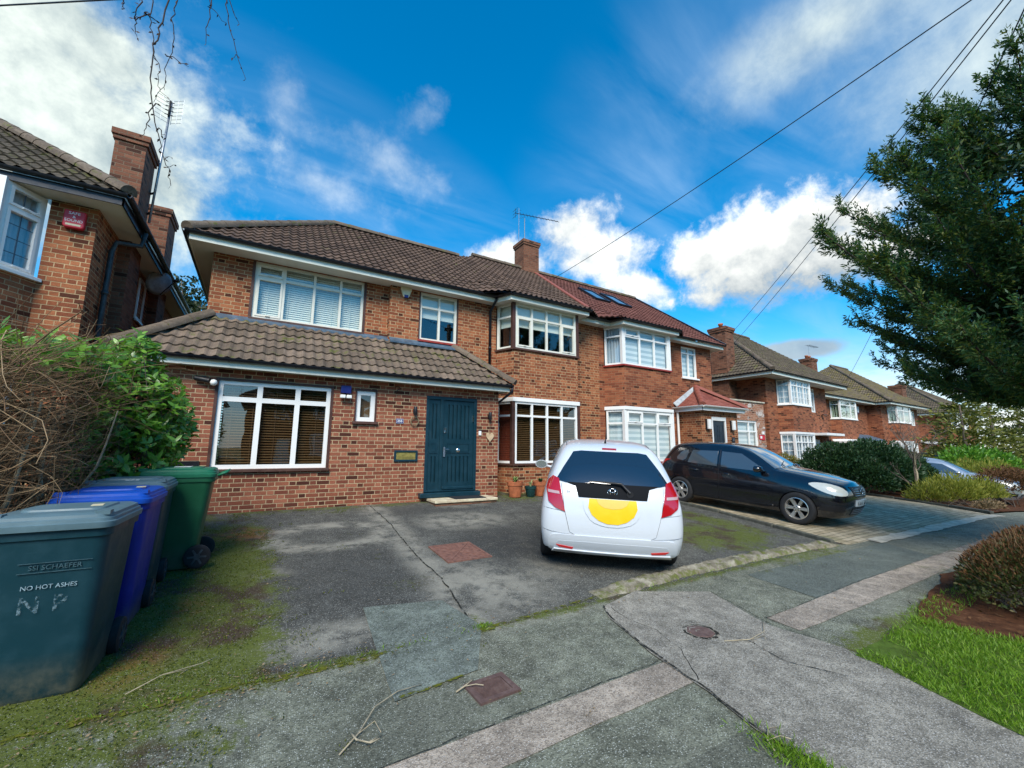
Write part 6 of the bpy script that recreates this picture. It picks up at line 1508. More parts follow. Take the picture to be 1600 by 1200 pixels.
def loft(mb, rings, mi=None, cap=True):
    n = len(rings[0]); V = [p for r in rings for p in r]
    F = [(i*n+j, i*n+(j+1) % n, (i+1)*n+(j+1) % n, (i+1)*n+j) for i in range(len(rings)-1) for j in range(n)]
    if cap: F += [tuple(range(n-1, -1, -1)), tuple(range((len(rings)-1)*n, len(rings)*n))]
    mb.add(V, F, mi)
def make_bin(label, bm_, lm_, x, y, rz, writing=False):
    """front at local -y"""
    t = thing('wheelie_bin', label, 'bin', (x, y, gz(x, y)), rz, 'wheelie bins beside the hedge'); mb = MB()
    def ring(w, d, r, y0, z): return [(p[0], p[1], z) for p in rrect(w, d, r, y0)]
    loft(mb, [ring(.44, .46, .05, .05, .0), ring(.47, .50, .06, .03, .03), ring(.50, .54, .06, .015, .30), ring(.545, .62, .065, -.005, .86), ring(.55, .63, .065, -.008, .90), ring(.575, .665, .07, -.02, .905), ring(.58, .67, .07, -.022, .955), ring(.575, .665, .07, -.02, .965)])
    body = mb.build('body', bm_, t, smooth=True, angle=.6)
    mb = MB()
    loft(mb, [ring(.60, .70, .07, -.045, .955), ring(.605, .705, .07, -.048, .975), ring(.605, .705, .07, -.048, .99), ring(.585, .685, .07, -.038, .995), ring(.58, .68, .07, -.035, 1.012), ring(.56, .66, .07, -.025, 1.017), ring(.55, .65, .07, -.02, 1.035), ring(.50, .60, .07, .005, 1.047)])
    loft(mb, [ring(.40, .38, .06, .14, 1.045), ring(.385, .365, .06, .147, 1.058), ring(.33, .31, .05, .175, 1.060)])
    for xx in (-.235, .235): mb.box(xx-.035, xx+.035, -.012, .05, 1.03, 1.056)
    lid = mb.build('lid', lm_, t, smooth=True, angle=.5)
    mb = MB(); mb.tube([(-.22, .665, .97), (-.22, .74, 1.0), (-.19, .755, 1.01), (.19, .755, 1.01), (.22, .74, 1.0), (.22, .665, .97)], .014, 8); mb.build('handle', lm_, lid, smooth=True)
    for sg in (1, -1):
        mb = MB(); mb.lathe([(.02, .025), (.085, .03), (.10, .03), (.118, .024), (.122, .0), (.118, -.024), (.10, -.03), (.085, -.03)], 24, (0, 0, 0), 'X', cap=False)
        w = mb.build('wheel', M['rubber'], t, smooth=True, angle=.6); w.location = (sg*.262, .565, .122)
        mb = MB(); mb.lathe([(.0, .034*sg), (.03, .034*sg), (.03, .02*sg)], 14, (0, 0, 0), 'X')
        for i in range(6):
            a = 2*pi*i/6; mb.bar((.026*sg, cos(a)*.02, sin(a)*.02), (.026*sg, cos(a)*.084, sin(a)*.084), .018, .012, up=(1, 0, 0))
        mb.build('hub', M['pipe_grey'], w, smooth=True, angle=.5)
    if writing:
        def TT(z): return Matrix.Translation((0, -.006+.052*(.86-z)/.83*.0+(.86-z)*.036-.006, z)) @ Matrix.Rotation(-.036, 4, 'X') @ UPR
        mb = MB(); text_mb(mb, 'NO HOT ASHES', .034, Matrix.Translation((.045, 0, 0)) @ TT(.635), .001); mb.build('lettering', M['emboss'], body)
        mb = MB(); text_mb(mb, 'SSI SCHAEFER', .038, Matrix.Translation((.06, 0, 0)) @ TT(.745), .002); 
        for zz in (.772, .718): 
            yy = TT(zz).translation.y; mb.box(-.10, .22, yy-.002, yy+.002, zz-.0015, zz+.0015)
        mb.build('maker_lettering', M['emboss_dim'], body)
        for s, xx in (('N', -.03), ('P', .10)):
            mb = MB(); text_mb(mb, s, .125, Matrix.Translation((xx, -.0035, .0)) @ TT(.535), .0005, bold=True); mb.build('chalked_letter', M['smear'], body)
    return t, lid
b1, l1 = make_bin('teal-grey bin nearest the viewer, faded lettering on its front', M['bin_grey'], M['bin_lidgrey'], -1.03, 3.64, radians(-2), True)
b2, l2 = make_bin('bright blue bin between the two teal-grey bins', M['bin_blue'], M['bin_lidblue'], -.99, 4.42, radians(-1))
b3, l3 = make_bin('teal-grey bin standing between the blue bin and the green bin', M['bin_grey'], M['bin_lidgrey'], -.98, 5.05, radians(1))
b4, l4 = make_bin('green bin by the house wall, wheel side turned to the viewer', M['bin_green'], M['bin_lidgreen'], -1.03, 6.04, radians(-90))
for l, dx in ((l1, .13), (l2, .17)):
    mb = MB(Matrix.Translation((dx, .28, 1.061)) @ Matrix.Rotation(.15, 4, 'Z')); mb.box(-.03, .03, -.05, .05, 0, .003); mb.build('sticker', M['ivory'], l)
mb = MB(); text_mb(mb, '255', .07, Matrix.Translation((.02, .10, 1.048)), .001); mb.build('house_number', M['white'], l3)
mb = MB(); mb.box(-.10, .10, .25, .40, 1.06, 1.064); mb.build('sticker', M['white'], l4)
fb_, lf_ = make_bin('dark blue bin in front of the farthest brick house', M['bin_blue'], M['bin_lidblue'], 45.5, 10.6, 0); fb_['group'] = 'wheelie bins beside the hedge'
del fb_['group']; fb_.scale = (1.9, 1.3, 1.15); fb_.location.z = .25
for o in (b1, b2, b3, b4): pass

# ---------------------------------------------------------------- small fittings on the houses
def fit(name, label, cat, mb, m, at, rz=0, group=None, **k):
    o = thing(name, label, cat, at, rz, group); p = None
    return o
def part(root, nm, mb, m, **k): return mb.build(nm, m, root, **k)
# cream alarm box under the eaves
t = thing('alarm_box', 'cream shield-shaped alarm box high on the wall under the white eaves', 'alarm', (2.705, 9.5, 5.22))
mb = MB(); mb.prism([(-.135, .16), (.135, .16), (.13, .08), (.06, -.10), (-.06, -.10), (-.13, .08)], -.075, -.004); part(t, 'cover', mb, M['ivory'], bevel=.015)
mb = MB(); mb.prism([(-.055, -.04), (.055, -.04), (.045, -.112), (-.045, -.112)], -.08, -.03); part(t, 'strobe', mb, M['navy'], bevel=.008)
# red alarm box on the left house
t = thing('alarm_box', 'red alarm box with white lettering on the left house wall', 'alarm', (-2.76, 8.78, 5.08))
mb = MB(); mb.prism([(-.125, .14), (.125, .14), (.125, -.12), (.10, -.15), (-.10, -.15), (-.125, -.12)], -.085, -.004); c = part(t, 'cover', mb, M['red'], bevel=.018)
mb = MB()
for s, z, sz in (('SAFE', .085, .065), ('&', .025, .06), ('SOUND', -.035, .06)): text_mb(mb, s, sz, Matrix.Translation((0, -.0865, z)) @ UPR, .001)
part(c, 'lettering', mb, M['white']); mb = MB(); mb.box(-.085, .085, -.088, -.084, -.115, -.085); part(c, 'label_strip', mb, M['ivory'])
# blue sounder with two floodlights
t = thing('security_light', 'dark blue box with twin white lamps beside the small window', 'lamp', (1.38, 8.7, 2.66))
mb = MB(); mb.box(-.095, .095, -.10, -.004, -.02, .13); part(t, 'housing', mb, M['navy'], bevel=.012)
mb = MB(); mb.tube([(0, -.03, -.02), (0, -.06, -.09)], .02, 8); part(t, 'bracket', mb, M['black'], smooth=True)
for sg in (1, -1): mb = MB(); mb.box(sg*.058-.048, sg*.058+.048, -.14, -.05, -.12, -.055); part(t, 'floodlight', mb, M['white'], bevel=.012)
t = thing('security_light', 'black cylindrical lamp with pale globe left of the wide window', 'lamp', (-.86, 8.7, 2.70))
mb = MB(); mb.tube([(-.14, -.05, .03), (.06, -.10, -.01)], [.045, .05], 12); mb.box(-.06, .0, -.06, -.003, -.03, .07); part(t, 'housing', mb, M['black'], smooth=True, angle=.7)
mb = MB(); mb.lathe([(.0, -.055), (.04, -.04), (.055, 0), (.04, .04), (.0, .055)], 14, (.12, -.11, -.035)); part(t, 'globe', mb, M['white'], smooth=True)
def wall_lamp(label, x, y, z):
    t = thing('wall_lamp', label, 'lamp', (x, y, z), 0, 'lamps flanking the teal door'); mb = MB()
    mb.lathe([(.035, -.09), (.038, -.085), (.038, .085), (.035, .09)], 14, (0, -.075, 0)); mb.box(-.03, .03, -.05, -.003, -.04, .04); part(t, 'housing', mb, M['black'], smooth=True, angle=.7)
    mb = MB(); mb.lathe([(.028, -.094), (.028, -.088)], 14, (0, -.075, 0)); part(t, 'lens', mb, M['lamp_clear']); return t
wall_lamp('black wall lamp left of the teal door, above the wreath', 2.785, 8.7, 2.37); wall_lamp('black wall lamp right of the teal door, above the hanging heart', 4.575, 8.7, 2.34)
def porch_lamp(label, x):
    t = thing('wall_lamp', label, 'lamp', (x, 8.6, 2.45), 0, 'white lamps flanking the dark porch door'); mb = MB(); mb.box(-.085, .03, -.05, -.003, -.20, .16); part(t, 'backplate', mb, M['black'])
    mb = MB(); mb.box(-.06, .085, -.12, -.052, -.17, .15); part(t, 'diffuser', mb, M['white'], bevel=.012)
porch_lamp('white box lamp left of the navy porch door', 12.68); porch_lamp('white box lamp right of the navy porch door', 14.05)
t = thing('house_number', 'small dark plaque with the number 20 below the right porch lamp', 'sign', (14.1, 8.6, 1.95)); mb = MB(); mb.box(-.09, .09, -.02, -.003, -.09, .09); pl = part(t, 'plaque', mb, M['black'], bevel=.004); mb = MB(); text_mb(mb, '20', .11, Matrix.Translation((0, -.021, 0)) @ UPR, .001); part(pl, 'lettering', mb, M['grey_metal'])
t = thing('house_number', 'small dark oval-cornered number plaque left of the wreath', 'sign', (2.48, 8.7, 2.145)); mb = MB(); mb.box(-.08, .08, -.018, -.003, -.052, .052); pl = part(t, 'plaque', mb, M['navy'], bevel=.007); mb = MB(); text_mb(mb, '255', .072, Matrix.Translation((0, -.0185, 0)) @ UPR, .001, bold=True)
for a, b, c, d in ((-.072, .072, .042, .046), (-.072, .072, -.046, -.042), (-.072, -.068, -.042, .042), (.068, .072, -.042, .042)): mb.box(a, b, -.020, -.0178, c, d)
part(pl, 'lettering', mb, M['white'])
# letter box
t = thing('letter_box', 'brass letter plate in a dark frame set in the brick beside the door', 'letterbox', (2.64, 8.7, 1.43)); mb = MB()
for a, b, c, d in ((-.245, .245, .075, .115), (-.245, .245, -.115, -.075), (-.245, -.205, -.075, .075), (.205, .245, -.075, .075)): mb.box(a, b, -.035, -.003, c, d)
part(t, 'frame', mb, M['door'], bevel=.004); mb = MB(); mb.box(-.204, .204, -.018, -.003, -.074, .074); f = part(t, 'plate', mb, M['brass']); mb = MB(); mb.box(-.15, .15, -.026, -.0185, -.04, .04); part(f, 'flap', mb, M['brass'], bevel=.006)
t = thing('doorbell', 'small white doorbell with black top right of the teal door frame', 'doorbell', (4.345, 8.7, 1.95)); mb = MB(); mb.box(-.032, .032, -.03, -.003, -.06, .04); part(t, 'body', mb, M['white'], bevel=.006); mb = MB(); mb.box(-.034, .034, -.032, -.003, .042, .075); part(t, 'cap', mb, M['black'], bevel=.006)
# hanging heart and wreath
t = thing('hanging_heart', 'pale wooden heart hanging on a cord beside the door', 'ornament', (4.60, 8.69, 1.86)); H = []
for i in range(28):
    a = 2*pi*i/28; H.append((.0062*16*sin(a)**3, .0075*(13*cos(a)-5*cos(2*a)-2*cos(3*a)-cos(4*a))))
mb = MB(); mb.prism(H, -.028, -.006); part(t, 'heart', mb, M['heart'], bevel=.004); mb = MB(); mb.tube([(0, -.015, .06), (0, -.012, .42)], .004, 5); part(t, 'cord', mb, M['twine'])
t = thing('wreath', 'thin twig wreath hanging on the brick below the left wall lamp', 'wreath', (2.79, 8.68, 2.15)); mb = MB()
for k in range(7): mb.tube([(cos(a)*(.085+.012*sin(a*3+k)), -.02-.01*cos(a*2+k), sin(a)*(.085+.012*cos(a*2+k*2))) for a in np.linspace(0, 2*pi, 24)], .0035, 4)
part(t, 'twigs', mb, M['twine'])
t = thing('hook', 'dark curled iron hook on the brick high left of the teal door', 'hook', (2.35, 8.7, 2.80)); mb = MB(); mb.tube([(.0, -.004, .05), (.05, -.06, .06), (.09, -.1, .02), (.03, -.11, -.02), (-.01, -.06, -.09)], .008, 6); part(t, 'iron', mb, M['black'], smooth=True)
t = thing('air_vent', 'black slot in the brick behind the green bin', 'vent', (-1.06, 8.7, 1.31)); mb = MB(); mb.box(-.24, .24, -.02, -.003, -.045, .045); f = part(t, 'frame', mb, M['black']); mb = MB()
for i in range(4): mb.box(-.22, .22, -.028, -.0205, -.035+.02*i, -.025+.02*i)
part(f, 'slats', mb, M['gutter'])
t = thing('warning_sign', 'small red notice with white box above it on the side extension', 'sign', (17.62, 9.52, 2.12)); mb = MB(); mb.box(-.19, .19, -.02, -.003, -.10, .10); part(t, 'board', mb, M['red']); mb = MB(); mb.box(.0, .12, -.05, -.003, .12, .24); part(t, 'bell_box', mb, M['white']); mb = MB(); mb.box(-.15, -.02, -.024, -.0205, -.05, .05); part(t, 'panel', mb, M['white'])
t = thing('security_light', 'brown half-round lamp on the wall beside the narrow window of the third house', 'lamp', tuple(WM[h3.name] @ Vector((5.95, 0, 3.9)))); mb = MB(); mb.lathe([(.0, .08), (.10, .05), (.14, 0), (.13, -.01)], 14, (0, -.12, 0)); mb.tube([(0, -.12, .05), (0, 0, .02)], .02, 6); part(t, 'shade', mb, M['sill_brown'], smooth=True)
t = thing('alarm_box', 'white alarm box under the eaves of the mossy roofed house', 'alarm', tuple(WM[h4.name] @ Vector((6.4, 0, 4.95)))); mb = MB(); mb.prism([(-.17, .2), (.17, .2), (.13, -.2), (-.13, -.2)], -.1, -.003); part(t, 'cover', mb, M['white'], bevel=.02); mb = MB(); mb.box(-.06, .06, -.11, -.02, -.26, -.2); part(t, 'strobe', mb, M['navy'])
t = thing('lantern', 'black lantern hanging in the porch of the third house', 'lantern', tuple(WM[h3.name] @ Vector((5.6, -.4, 2.35)))); mb = MB(); mb.lathe([(.03, -.22), (.10, -.16), (.13, .06), (.15, .08), (.04, .18), (.02, .24)], 6); mb.tube([(0, 0, .2), (0, 0, .42)], .01, 5); part(t, 'cage', mb, M['black'])
# satellite dish
t = thing('satellite_dish', 'grey satellite dish on the side of the left house under the gutter', 'dish', (-2.42, 11.85, 5.06), radians(48)); mb = MB(Matrix.Translation((0, -.34, .1)) @ Matrix.Rotation(radians(-68), 4, 'X')); mb.lathe([(.0, .0), (.1, .006), (.2, .026), (.27, .052), (.275, .05), (.2, .018), (.0, -.01)], 24); d = part(t, 'reflector', mb, M['leadlight'], smooth=True)
mb = MB(); mb.tube([(0, .0, -.05), (0, -.2, -.05), (0, -.32, .08)], .02, 8); part(t, 'bracket', mb, M['black']); mb = MB(); mb.tube([(0, -.36, -.15), (0, -.72, .12)], .012, 6); mb.lathe([(.03, -.05), (.03, .05)], 10, (0, -.73, .14), 'Y'); part(t, 'feed_arm', mb, M['black'], smooth=True)
# aerials
t = thing('tv_aerial', 'grid aerial on a tall leaning pole beside the left chimneys', 'aerial', (-2.25, 10.40, 6.0)); mb = MB(); A0 = Vector((0, 0, 0)); A1 = Vector((0, .35, 2.97)); mb.tube([A0, A1], .022, 8); part(t, 'mast', mb, M['grey_metal'], smooth=True)
mb = MB()
for z in (.25, .7): mb.bar((0, .03+z*.1, z), (-.1, .2, z), .03, .03)
part(t, 'brackets', mb, M['black'])
mb = MB(Matrix.Translation(A1+Vector((0, 0, -.22))))
for sg in (1, -1):
    for k in range(7): mb.tube([(sg*.03, .0, -.27+.09*k), (sg*.23, -.14, -.27+.09*k)], .004, 4)
    for q in (.0, .5, 1): mb.tube([(sg*(.03+.2*q), -.14*q, -.29), (sg*(.03+.2*q), -.14*q, .29)], .005, 4)
part(t, 'reflector', mb, M['grey_metal']); mb = MB(Matrix.Translation(A1+Vector((0, -.03, -.22))))
mb.tube([(0, -.06, -.18), (0, -.06, .2)], .02, 6)
for z in (-.14, -.04, .06, .16): mb.tube([(-.07, -.07, z), (.07, -.07, z)], .01, 5)
part(t, 'dipoles', mb, M['black'], smooth=True)
t = thing('tv_aerial', 'yagi aerial on a short pole behind the main chimney', 'aerial', (8.62, 13.5, 9.8)); mb = MB(); mb.tube([(0, 0, 0), (0, 0, 1.18)], .018, 6); part(t, 'mast', mb, M['grey_metal']); mb = MB(); p0 = Vector((-.45, 0, 1.28)); p1 = Vector((1.35, -.5, 1.20)); mb.tube([p0, p1], .014, 6)
for k in range(13):
    p = p0.lerp(p1, .12+.88*k/12); L = .16-.004*k; mb.tube([p+Vector((.04, .12, L)), p-Vector((.04, .12, L))], .006, 4)
for z in (-.14, 0, .14): mb.tube([p0+Vector((0, -.2, z)), p0+Vector((0, .2, z))], .006, 4)
mb.tube([p0+Vector((0, 0, -.2)), p0+Vector((0, 0, .2))], .008, 4); part(t, 'elements', mb, M['black'])
t = thing('tv_aerial', 'plain upright aerial rod left on the main chimney', 'aerial', (8.22, 13.3, 9.8)); mb = MB(); mb.tube([(0, 0, 0), (0, 0, 1.42)], [.014, .008], 6); part(t, 'rod', mb, M['grey_metal']); mb = MB(); mb.tube([(0, 0, .95), (.25, -.1, 1.05)], .006, 4); mb.tube([(-.12, 0, 1.3), (.12, 0, 1.34)], .005, 4); part(t, 'stub', mb, M['black'])
t = thing('tv_aerial', 'thin aerial above the chimney of the mossy roofed house', 'aerial', tuple(WM[h4.name] @ Vector((8.3, 3.2, 9.25)))); mb = MB(); mb.tube([(0, 0, 0), (0, 0, 1.2)], .02, 5); part(t, 'mast', mb, M['grey_metal']); mb = MB(); mb.tube([(-.2, 0, 1.15), (1.6, 0, 1.2)], .015, 5)
for k in range(8): mb.tube([(-.1+.2*k, -.2, 1.16), (-.1+.2*k, .2, 1.16)], .008, 4)
part(t, 'elements', mb, M['black'])
# ---------------------------------------------------------------- doorstep, mat, pots
t = thing('door_step', 'sandstone slab step on bricks below the teal door', 'step', (3.80, 8.4, .47)); mb = MB(); mb.box(-.68, .70, -.26, .24, -.25, .03); bs = part(t, 'base', mb, M['brick_chim']); mb = MB(); mb.box(-.70, .72, -.29, .285, .032, .085); part(t, 'slab', mb, M['stone'], bevel=.01)
t = thing('doormat', 'dark ribbed doormat lying on the sandstone step', 'doormat', (3.93, 8.40, .557), radians(-2)); mb = MB(); mb.box(-.36, .34, -.235, .22, 0, .012); mt = part(t, 'mat', mb, M['mat'], bevel=.003); mb = MB()
for i in range(10): mb.box(-.34, .32, -.225+.045*i, -.2+.045*i, .0122, .019)
part(mt, 'ribs', mb, M['mat'])
M['leaf_pale'] = wmat('strap_leaf', (.16, .24, .06), .5, .3, 10); M['leaf_var'] = wmat('pale_leaf', (.34, .38, .16), .5, .3, 10)
def strap_leaves(mb, n, h, spread, w, seed, droop=.5):
    r = random.Random(seed)
    for i in range(n):
        a = r.uniform(0, 2*pi); d = Vector((cos(a), sin(a), 0)); s = Vector((-sin(a), cos(a), 0)); L = h*r.uniform(.6, 1.1); sp = spread*r.uniform(.4, 1.2); pr = None
        for k in range(6):
            t = k/5; p = d*(sp*t*(.4+.6*t)+.01)+Vector((0, 0, L*(t-droop*t*t*t))); ww = w*(1-t)*.5+.001*(1-t)+.0006
            cur = (p-s*ww, p+s*ww)
            if pr: mb.quad(pr[0], pr[1], cur[1], cur[0])
            pr = cur
def pot(label, x, y, r, h, pm, plant, seed, shape='pot', lm=None):
    t = thing('plant_pot', label, 'plant pot', (x, y, gz(x, y)), 0, 'plant pots below the bay window'); mb = MB()
    prof = [(r*.66, 0), (r*.72, .01), (r*.93, h*.74), (r*1.0, h*.75), (r*1.03, h*.99), (r*.98, h), (r*.90, h), (r*.88, h*.9)]
    if shape == 'urn': prof = [(r*.55, 0), (r*.8, h*.12), (r*1.02, h*.45), (r*.98, h*.75), (r*.84, h*.88), (r*1.0, h*.97), (r*.98, h), (r*.86, h), (r*.8, h*.9)]
    mb.lathe(prof, 24, cap=False); p = part(t, 'pot', mb, pm, smooth=True, angle=.6); mb = MB(); mb.lathe([(r*.89, h*.9), (0, h*.93)], 16, cap=False); part(t, 'soil', mb, M['soil'])
    mb = MB(Matrix.Translation((0, 0, h*.9))); strap_leaves(mb, *plant, seed); part(t, 'plant', mb, lm or M['leaf_pale'], recalc=False, smooth=True)
pot('tall terracotta pot with drooping strap leaves beside the door corner', 5.22, 8.55, .19, .36, M['terracotta'], (16, .26, .26, .035), 1)
pot('small dark green glazed pot with a pale drooping leaf', 5.62, 8.50, .14, .25, M['green_glaze'], (14, .30, .14, .03), 2, lm=M['leaf_var'])
pot('terracotta pot with dark leafy plant between the green pot and the urn', 5.92, 8.52, .18, .34, M['terracotta'], (26, .20, .12, .045), 3, lm=wmat('dark_leaf', (.045, .09, .025), .4, .3, 10))
pot('squat pale clay urn in front of the leafy pot', 5.98, 8.16, .17, .27, M['clay_pale'], (30, .16, .14, .02), 4, 'urn', lm=wmat('sedum_leaf', (.15, .17, .035), .6, .3, 10))
# ---------------------------------------------------------------- covers in the ground
def rust_fn(t, b):
    n = t.noise(objc(t), 14, 7, .7); t.put(b.inputs['Base Color'], t.ramp(n, [(.3, (.09, .05, .04)), (.5, (.19, .085, .06)), (.7, (.26, .14, .10))])); b.inputs['Roughness'].default_value = .85; bump(t, b, n, .4, .01)
M['rust'] = mat('rusty_iron', fn=rust_fn)
def rust2_fn(t, b):
    n = t.noise(objc(t), 14, 7, .7); t.put(b.inputs['Base Color'], t.ramp(n, [(.3, (.06, .035, .03)), (.5, (.105, .06, .05)), (.7, (.15, .10, .085))])); b.inputs['Roughness'].default_value = .85; bump(t, b, n, .4, .01)
M['rust2'] = mat('dark_rusty_iron', fn=rust2_fn)
def cover(name, label, x, y, w, d, rz, m, cross):
    t = thing(name, label, 'manhole cover', (x, y, gz(x, y)+.008), rz); a = (gz(x, y+.3)-gz(x, y-.3))/.6; t.rotation_euler = (atan2(a, 1), 0, rz); mb = MB()
    for q in ((-w/2-.04, w/2+.04, -d/2-.04, -d/2-.004), (-w/2-.04, w/2+.04, d/2+.004, d/2+.04), (-w/2-.04, -w/2-.004, -d/2-.004, d/2+.004), (w/2+.004, w/2+.04, -d/2-.004, d/2+.004)): mb.box(*q, -.04, .008)
    part(t, 'frame', mb, m); mb = MB(); mb.box(-w/2, w/2, -d/2, d/2, -.04, .004); pl = part(t, 'plate', mb, m); mb = MB()
    if cross:
        for s in (1, -1): mb.bar((-w/2+.02, -s*(d/2-.02), .007), (w/2-.02, s*(d/2-.02), .007 if s == 1 else .0085), .022, .008)
        n = 9
        for i in range(n):
            for j in range(n):
                cx, cy = -w/2+w*(i+.5)/n, -d/2+d*(j+.5)/n
                if abs(abs(cx/w)-abs(cy/d)) < .06: continue
                if abs(cx/w) > abs(cy/d): mb.box(cx-.022, cx+.022, cy-.012, cy+.012, .0042, .0085)
                else: mb.box(cx-.012, cx+.012, cy-.022, cy+.022, .0042, .0085)
    else:
        for i in range(14): mb.box(-w/2+.01, w/2-.01, -d/2+d*(i+.25)/14, -d/2+d*(i+.7)/14, .0042, .008)
    part(pl, 'tread', mb, m)
cover('manhole_cover', 'large rusty cover with a diagonal cross in the drive', 2.37, 5.27, .52, .62, 0, M['rust'], True)
cover('inspection_cover', 'small dark ribbed cover in the footpath', 1.40, 2.56, .21, .15, .05, M['rust2'], False)
t = thing('surface_box', 'round sunken patch of broken tarmac in the pale trench', 'cover', (3.30, 2.42, gz(3.3, 2.42)+.012)); mb = MB(); mb.lathe([(.12, -.005), (.11, .006), (.09, .002), (.06, .005), (.035, .001), (0, .003)], 7); part(t, 'lid', mb, M['rust2'], smooth=True); mb = MB(); mb.lathe([(.15, -.01), (.145, .004), (.125, .004), (.122, -.01)], 9, cap=False); part(t, 'rim', mb, M['crack'])
# fallen twigs
def twig(label, pts, r, m):
    t = thing('fallen_twig', label, 'twig', (pts[0][0], pts[0][1], gz(*pts[0][:2])+.012)); mb = MB(); o = Vector(t.location)
    P = []
    for i, (x, y, h) in enumerate(pts): P.append(Vector((x, y, gz(x, y)+.014+h))-o)
    mb.tube(P, [r*(1-.6*i/len(P)) for i in range(len(P))], 6); mb.tube([P[1], P[1].lerp(P[2], .5)+Vector((.03, -.05, .01)), P[1]+Vector((.10, -.07, .012))], r*.6, 5); part(t, 'stem', mb, m, smooth=True)
M['bark_pale'] = wmat('pale_bark', (.36, .30, .20), .8, .3, 20); M['bark'] = wmat('grey_brown_bark', (.13, .10, .075), .9, .4, 12); M['bark_dark'] = wmat('dark_bark', (.045, .03, .025), .9, .4, 14)
twig('long curved twig lying on the footpath', [(.47, 2.42, 0), (.58, 2.52, .006), (.70, 2.68, .02), (.86, 2.78, .012), (1.02, 2.80, 0)], .0042, M['bark_pale']); twig('short pale stick beside the long curved twig', [(.55, 2.55, 0), (.56, 2.47, .012), (.61, 2.42, .01), (.68, 2.46, 0)], .006, M['bark_pale'])
twig('pale stick beside the small dark cover', [(1.18, 2.62, 0), (1.24, 2.63, .012), (1.31, 2.67, .01), (1.33, 2.69, 0)], .0055, M['bark_pale']); twig('bent twig on the pale trench', [(3.32, 2.22, 0), (3.5, 2.12, .01), (3.75, 2.14, .012), (3.98, 2.28, 0)], .004, M['bark_pale'])
twig('thin twig lying by the mossy seam near the bins', [(-.55, 3.5, 0), (-.4, 3.62, .01), (-.2, 3.66, .012), (-.12, 3.74, 0)], .0035, M['bark_pale']); twig('twig at the edge of the pale trench by the tuft', [(2.38, 1.33, 0), (2.44, 1.42, .01), (2.54, 1.47, .01), (2.62, 1.46, 0)], .004, M['bark_pale'])
# ---------------------------------------------------------------- foliage kit
def leaf_mat(name, stops, rough=.5, trans=.25, spec=.35):
    m = bpy.data.materials.new(name); m.use_nodes = True; t = NT(m.node_tree); b = t.n['Principled BSDF']; out = t.n['Material Output']
    r = t.node('ShaderNodeNewGeometry').outputs['Random Per Island']
    big = t.noise(geo(t), 1.1, 3, .6)
    c = t.ramp(t.math('ADD', t.math('MULTIPLY', r, .6), t.math('MULTIPLY', big, .4)), stops)
    t.put(b.inputs['Base Color'], c); b.inputs['Roughness'].default_value = rough; b.inputs['Specular IOR Level'].default_value = spec
    tr = t.node('ShaderNodeBsdfTranslucent'); t.put(tr.inputs[0], t.mix(1.0, c, (1.2, 1.25, .6), blend='MULTIPLY', clamp=False))
    mx = t.node('ShaderNodeMixShader'); mx.inputs[0].default_value = trans
    t.l.new(b.outputs[0], mx.inputs[1]); t.l.new(tr.outputs[0], mx.inputs[2]); t.l.new(mx.outputs[0], out.inputs[0]); return m
def unit(a): return a/np.maximum(np.linalg.norm(a, axis=1, keepdims=True), 1e-9)
def rvec(n): return unit(RNG.normal(size=(n, 3)))
def leaves(name, P, D, L, W, m, parent=None, N=None, fold=.0, bend=0.0, six=False):
    """rhombic leaves: P base points, D direction, L length, W width"""
    n = len(P); D = unit(np.asarray(D)); 
    if N is None: N = rvec(n)
    S = unit(np.cross(D, N)); U = np.cross(S, D); L = np.broadcast_to(np.asarray(L), (n,))[:, None]; W = np.broadcast_to(np.asarray(W), (n,))[:, None]
    P = np.asarray(P)
    if not six:
        V = np.stack([P, P+D*L*.45+S*W*.5+U*W*fold, P+D*L-U*L*bend, P+D*L*.45-S*W*.5+U*W*fold], 1).reshape(-1, 3)
        F = np.arange(4*n).reshape(n, 4)
    else:
        a = P+D*L*.25+S*W*.42+U*W*fold; b = P+D*L*.65+S*W*.42+U*W*fold-U*L*bend*.5; c = P+D*L-U*L*bend; d = P+D*L*.65-S*W*.42+U*W*fold-U*L*bend*.5; e = P+D*L*.25-S*W*.42+U*W*fold; mid0 = P+D*L*.25; mid1 = P+D*L*.65-U*L*bend*.5
        V = np.stack([P, a, b, c, d, e, mid0, mid1], 1).reshape(-1, 3); o = np.arange(n)[:, None]*8
        F = np.concatenate([o+np.array([[0, 1, 6, 5]]), o+np.array([[1, 2, 7, 6]]), o+np.array([[6, 7, 4, 5]]), o+np.array([[2, 3, 4, 7]])])
    return raw_mesh(name, V, F, m, parent)
def sticks(name, paths, r0, r1, m, parent=None, n=4):
    """many tapering shoots in one mesh: paths is a list of (k,3) arrays"""
    Vs, Fs, b = [], [], 0
    for i, p in enumerate(paths):
        p = np.asarray(p, dtype=float); k = len(p); t = unit(np.gradient(p, axis=0)); a = unit(np.cross(t, np.array([.3, .5, .81])[None].repeat(k, 0))); c = np.cross(t, a)
        ra = r0[i] if hasattr(r0, '__len__') else r0; rr = np.linspace(ra, ra*r1, k)[:, None]
        for j in range(n):
            an = 2*pi*j/n; Vs.append(p+(a*cos(an)+c*sin(an))*rr)
        blk = np.arange(n*k).reshape(n, k)+b; nx_ = np.roll(blk, -1, 0)
        Fs.append(np.stack([blk[:, :-1], nx_[:, :-1], nx_[:, 1:], blk[:, 1:]], -1).reshape(-1, 4)); b += n*k
    return raw_mesh(name, np.concatenate(Vs), np.concatenate(Fs), m, parent, smooth=True)
M['fir'] = leaf_mat('fir_needles', [(0, (.012, .048, .024)), (.35, (.030, .095, .034)), (.6, (.070, .140, .038)), (.85, (.19, .20, .04))], .55, .35)
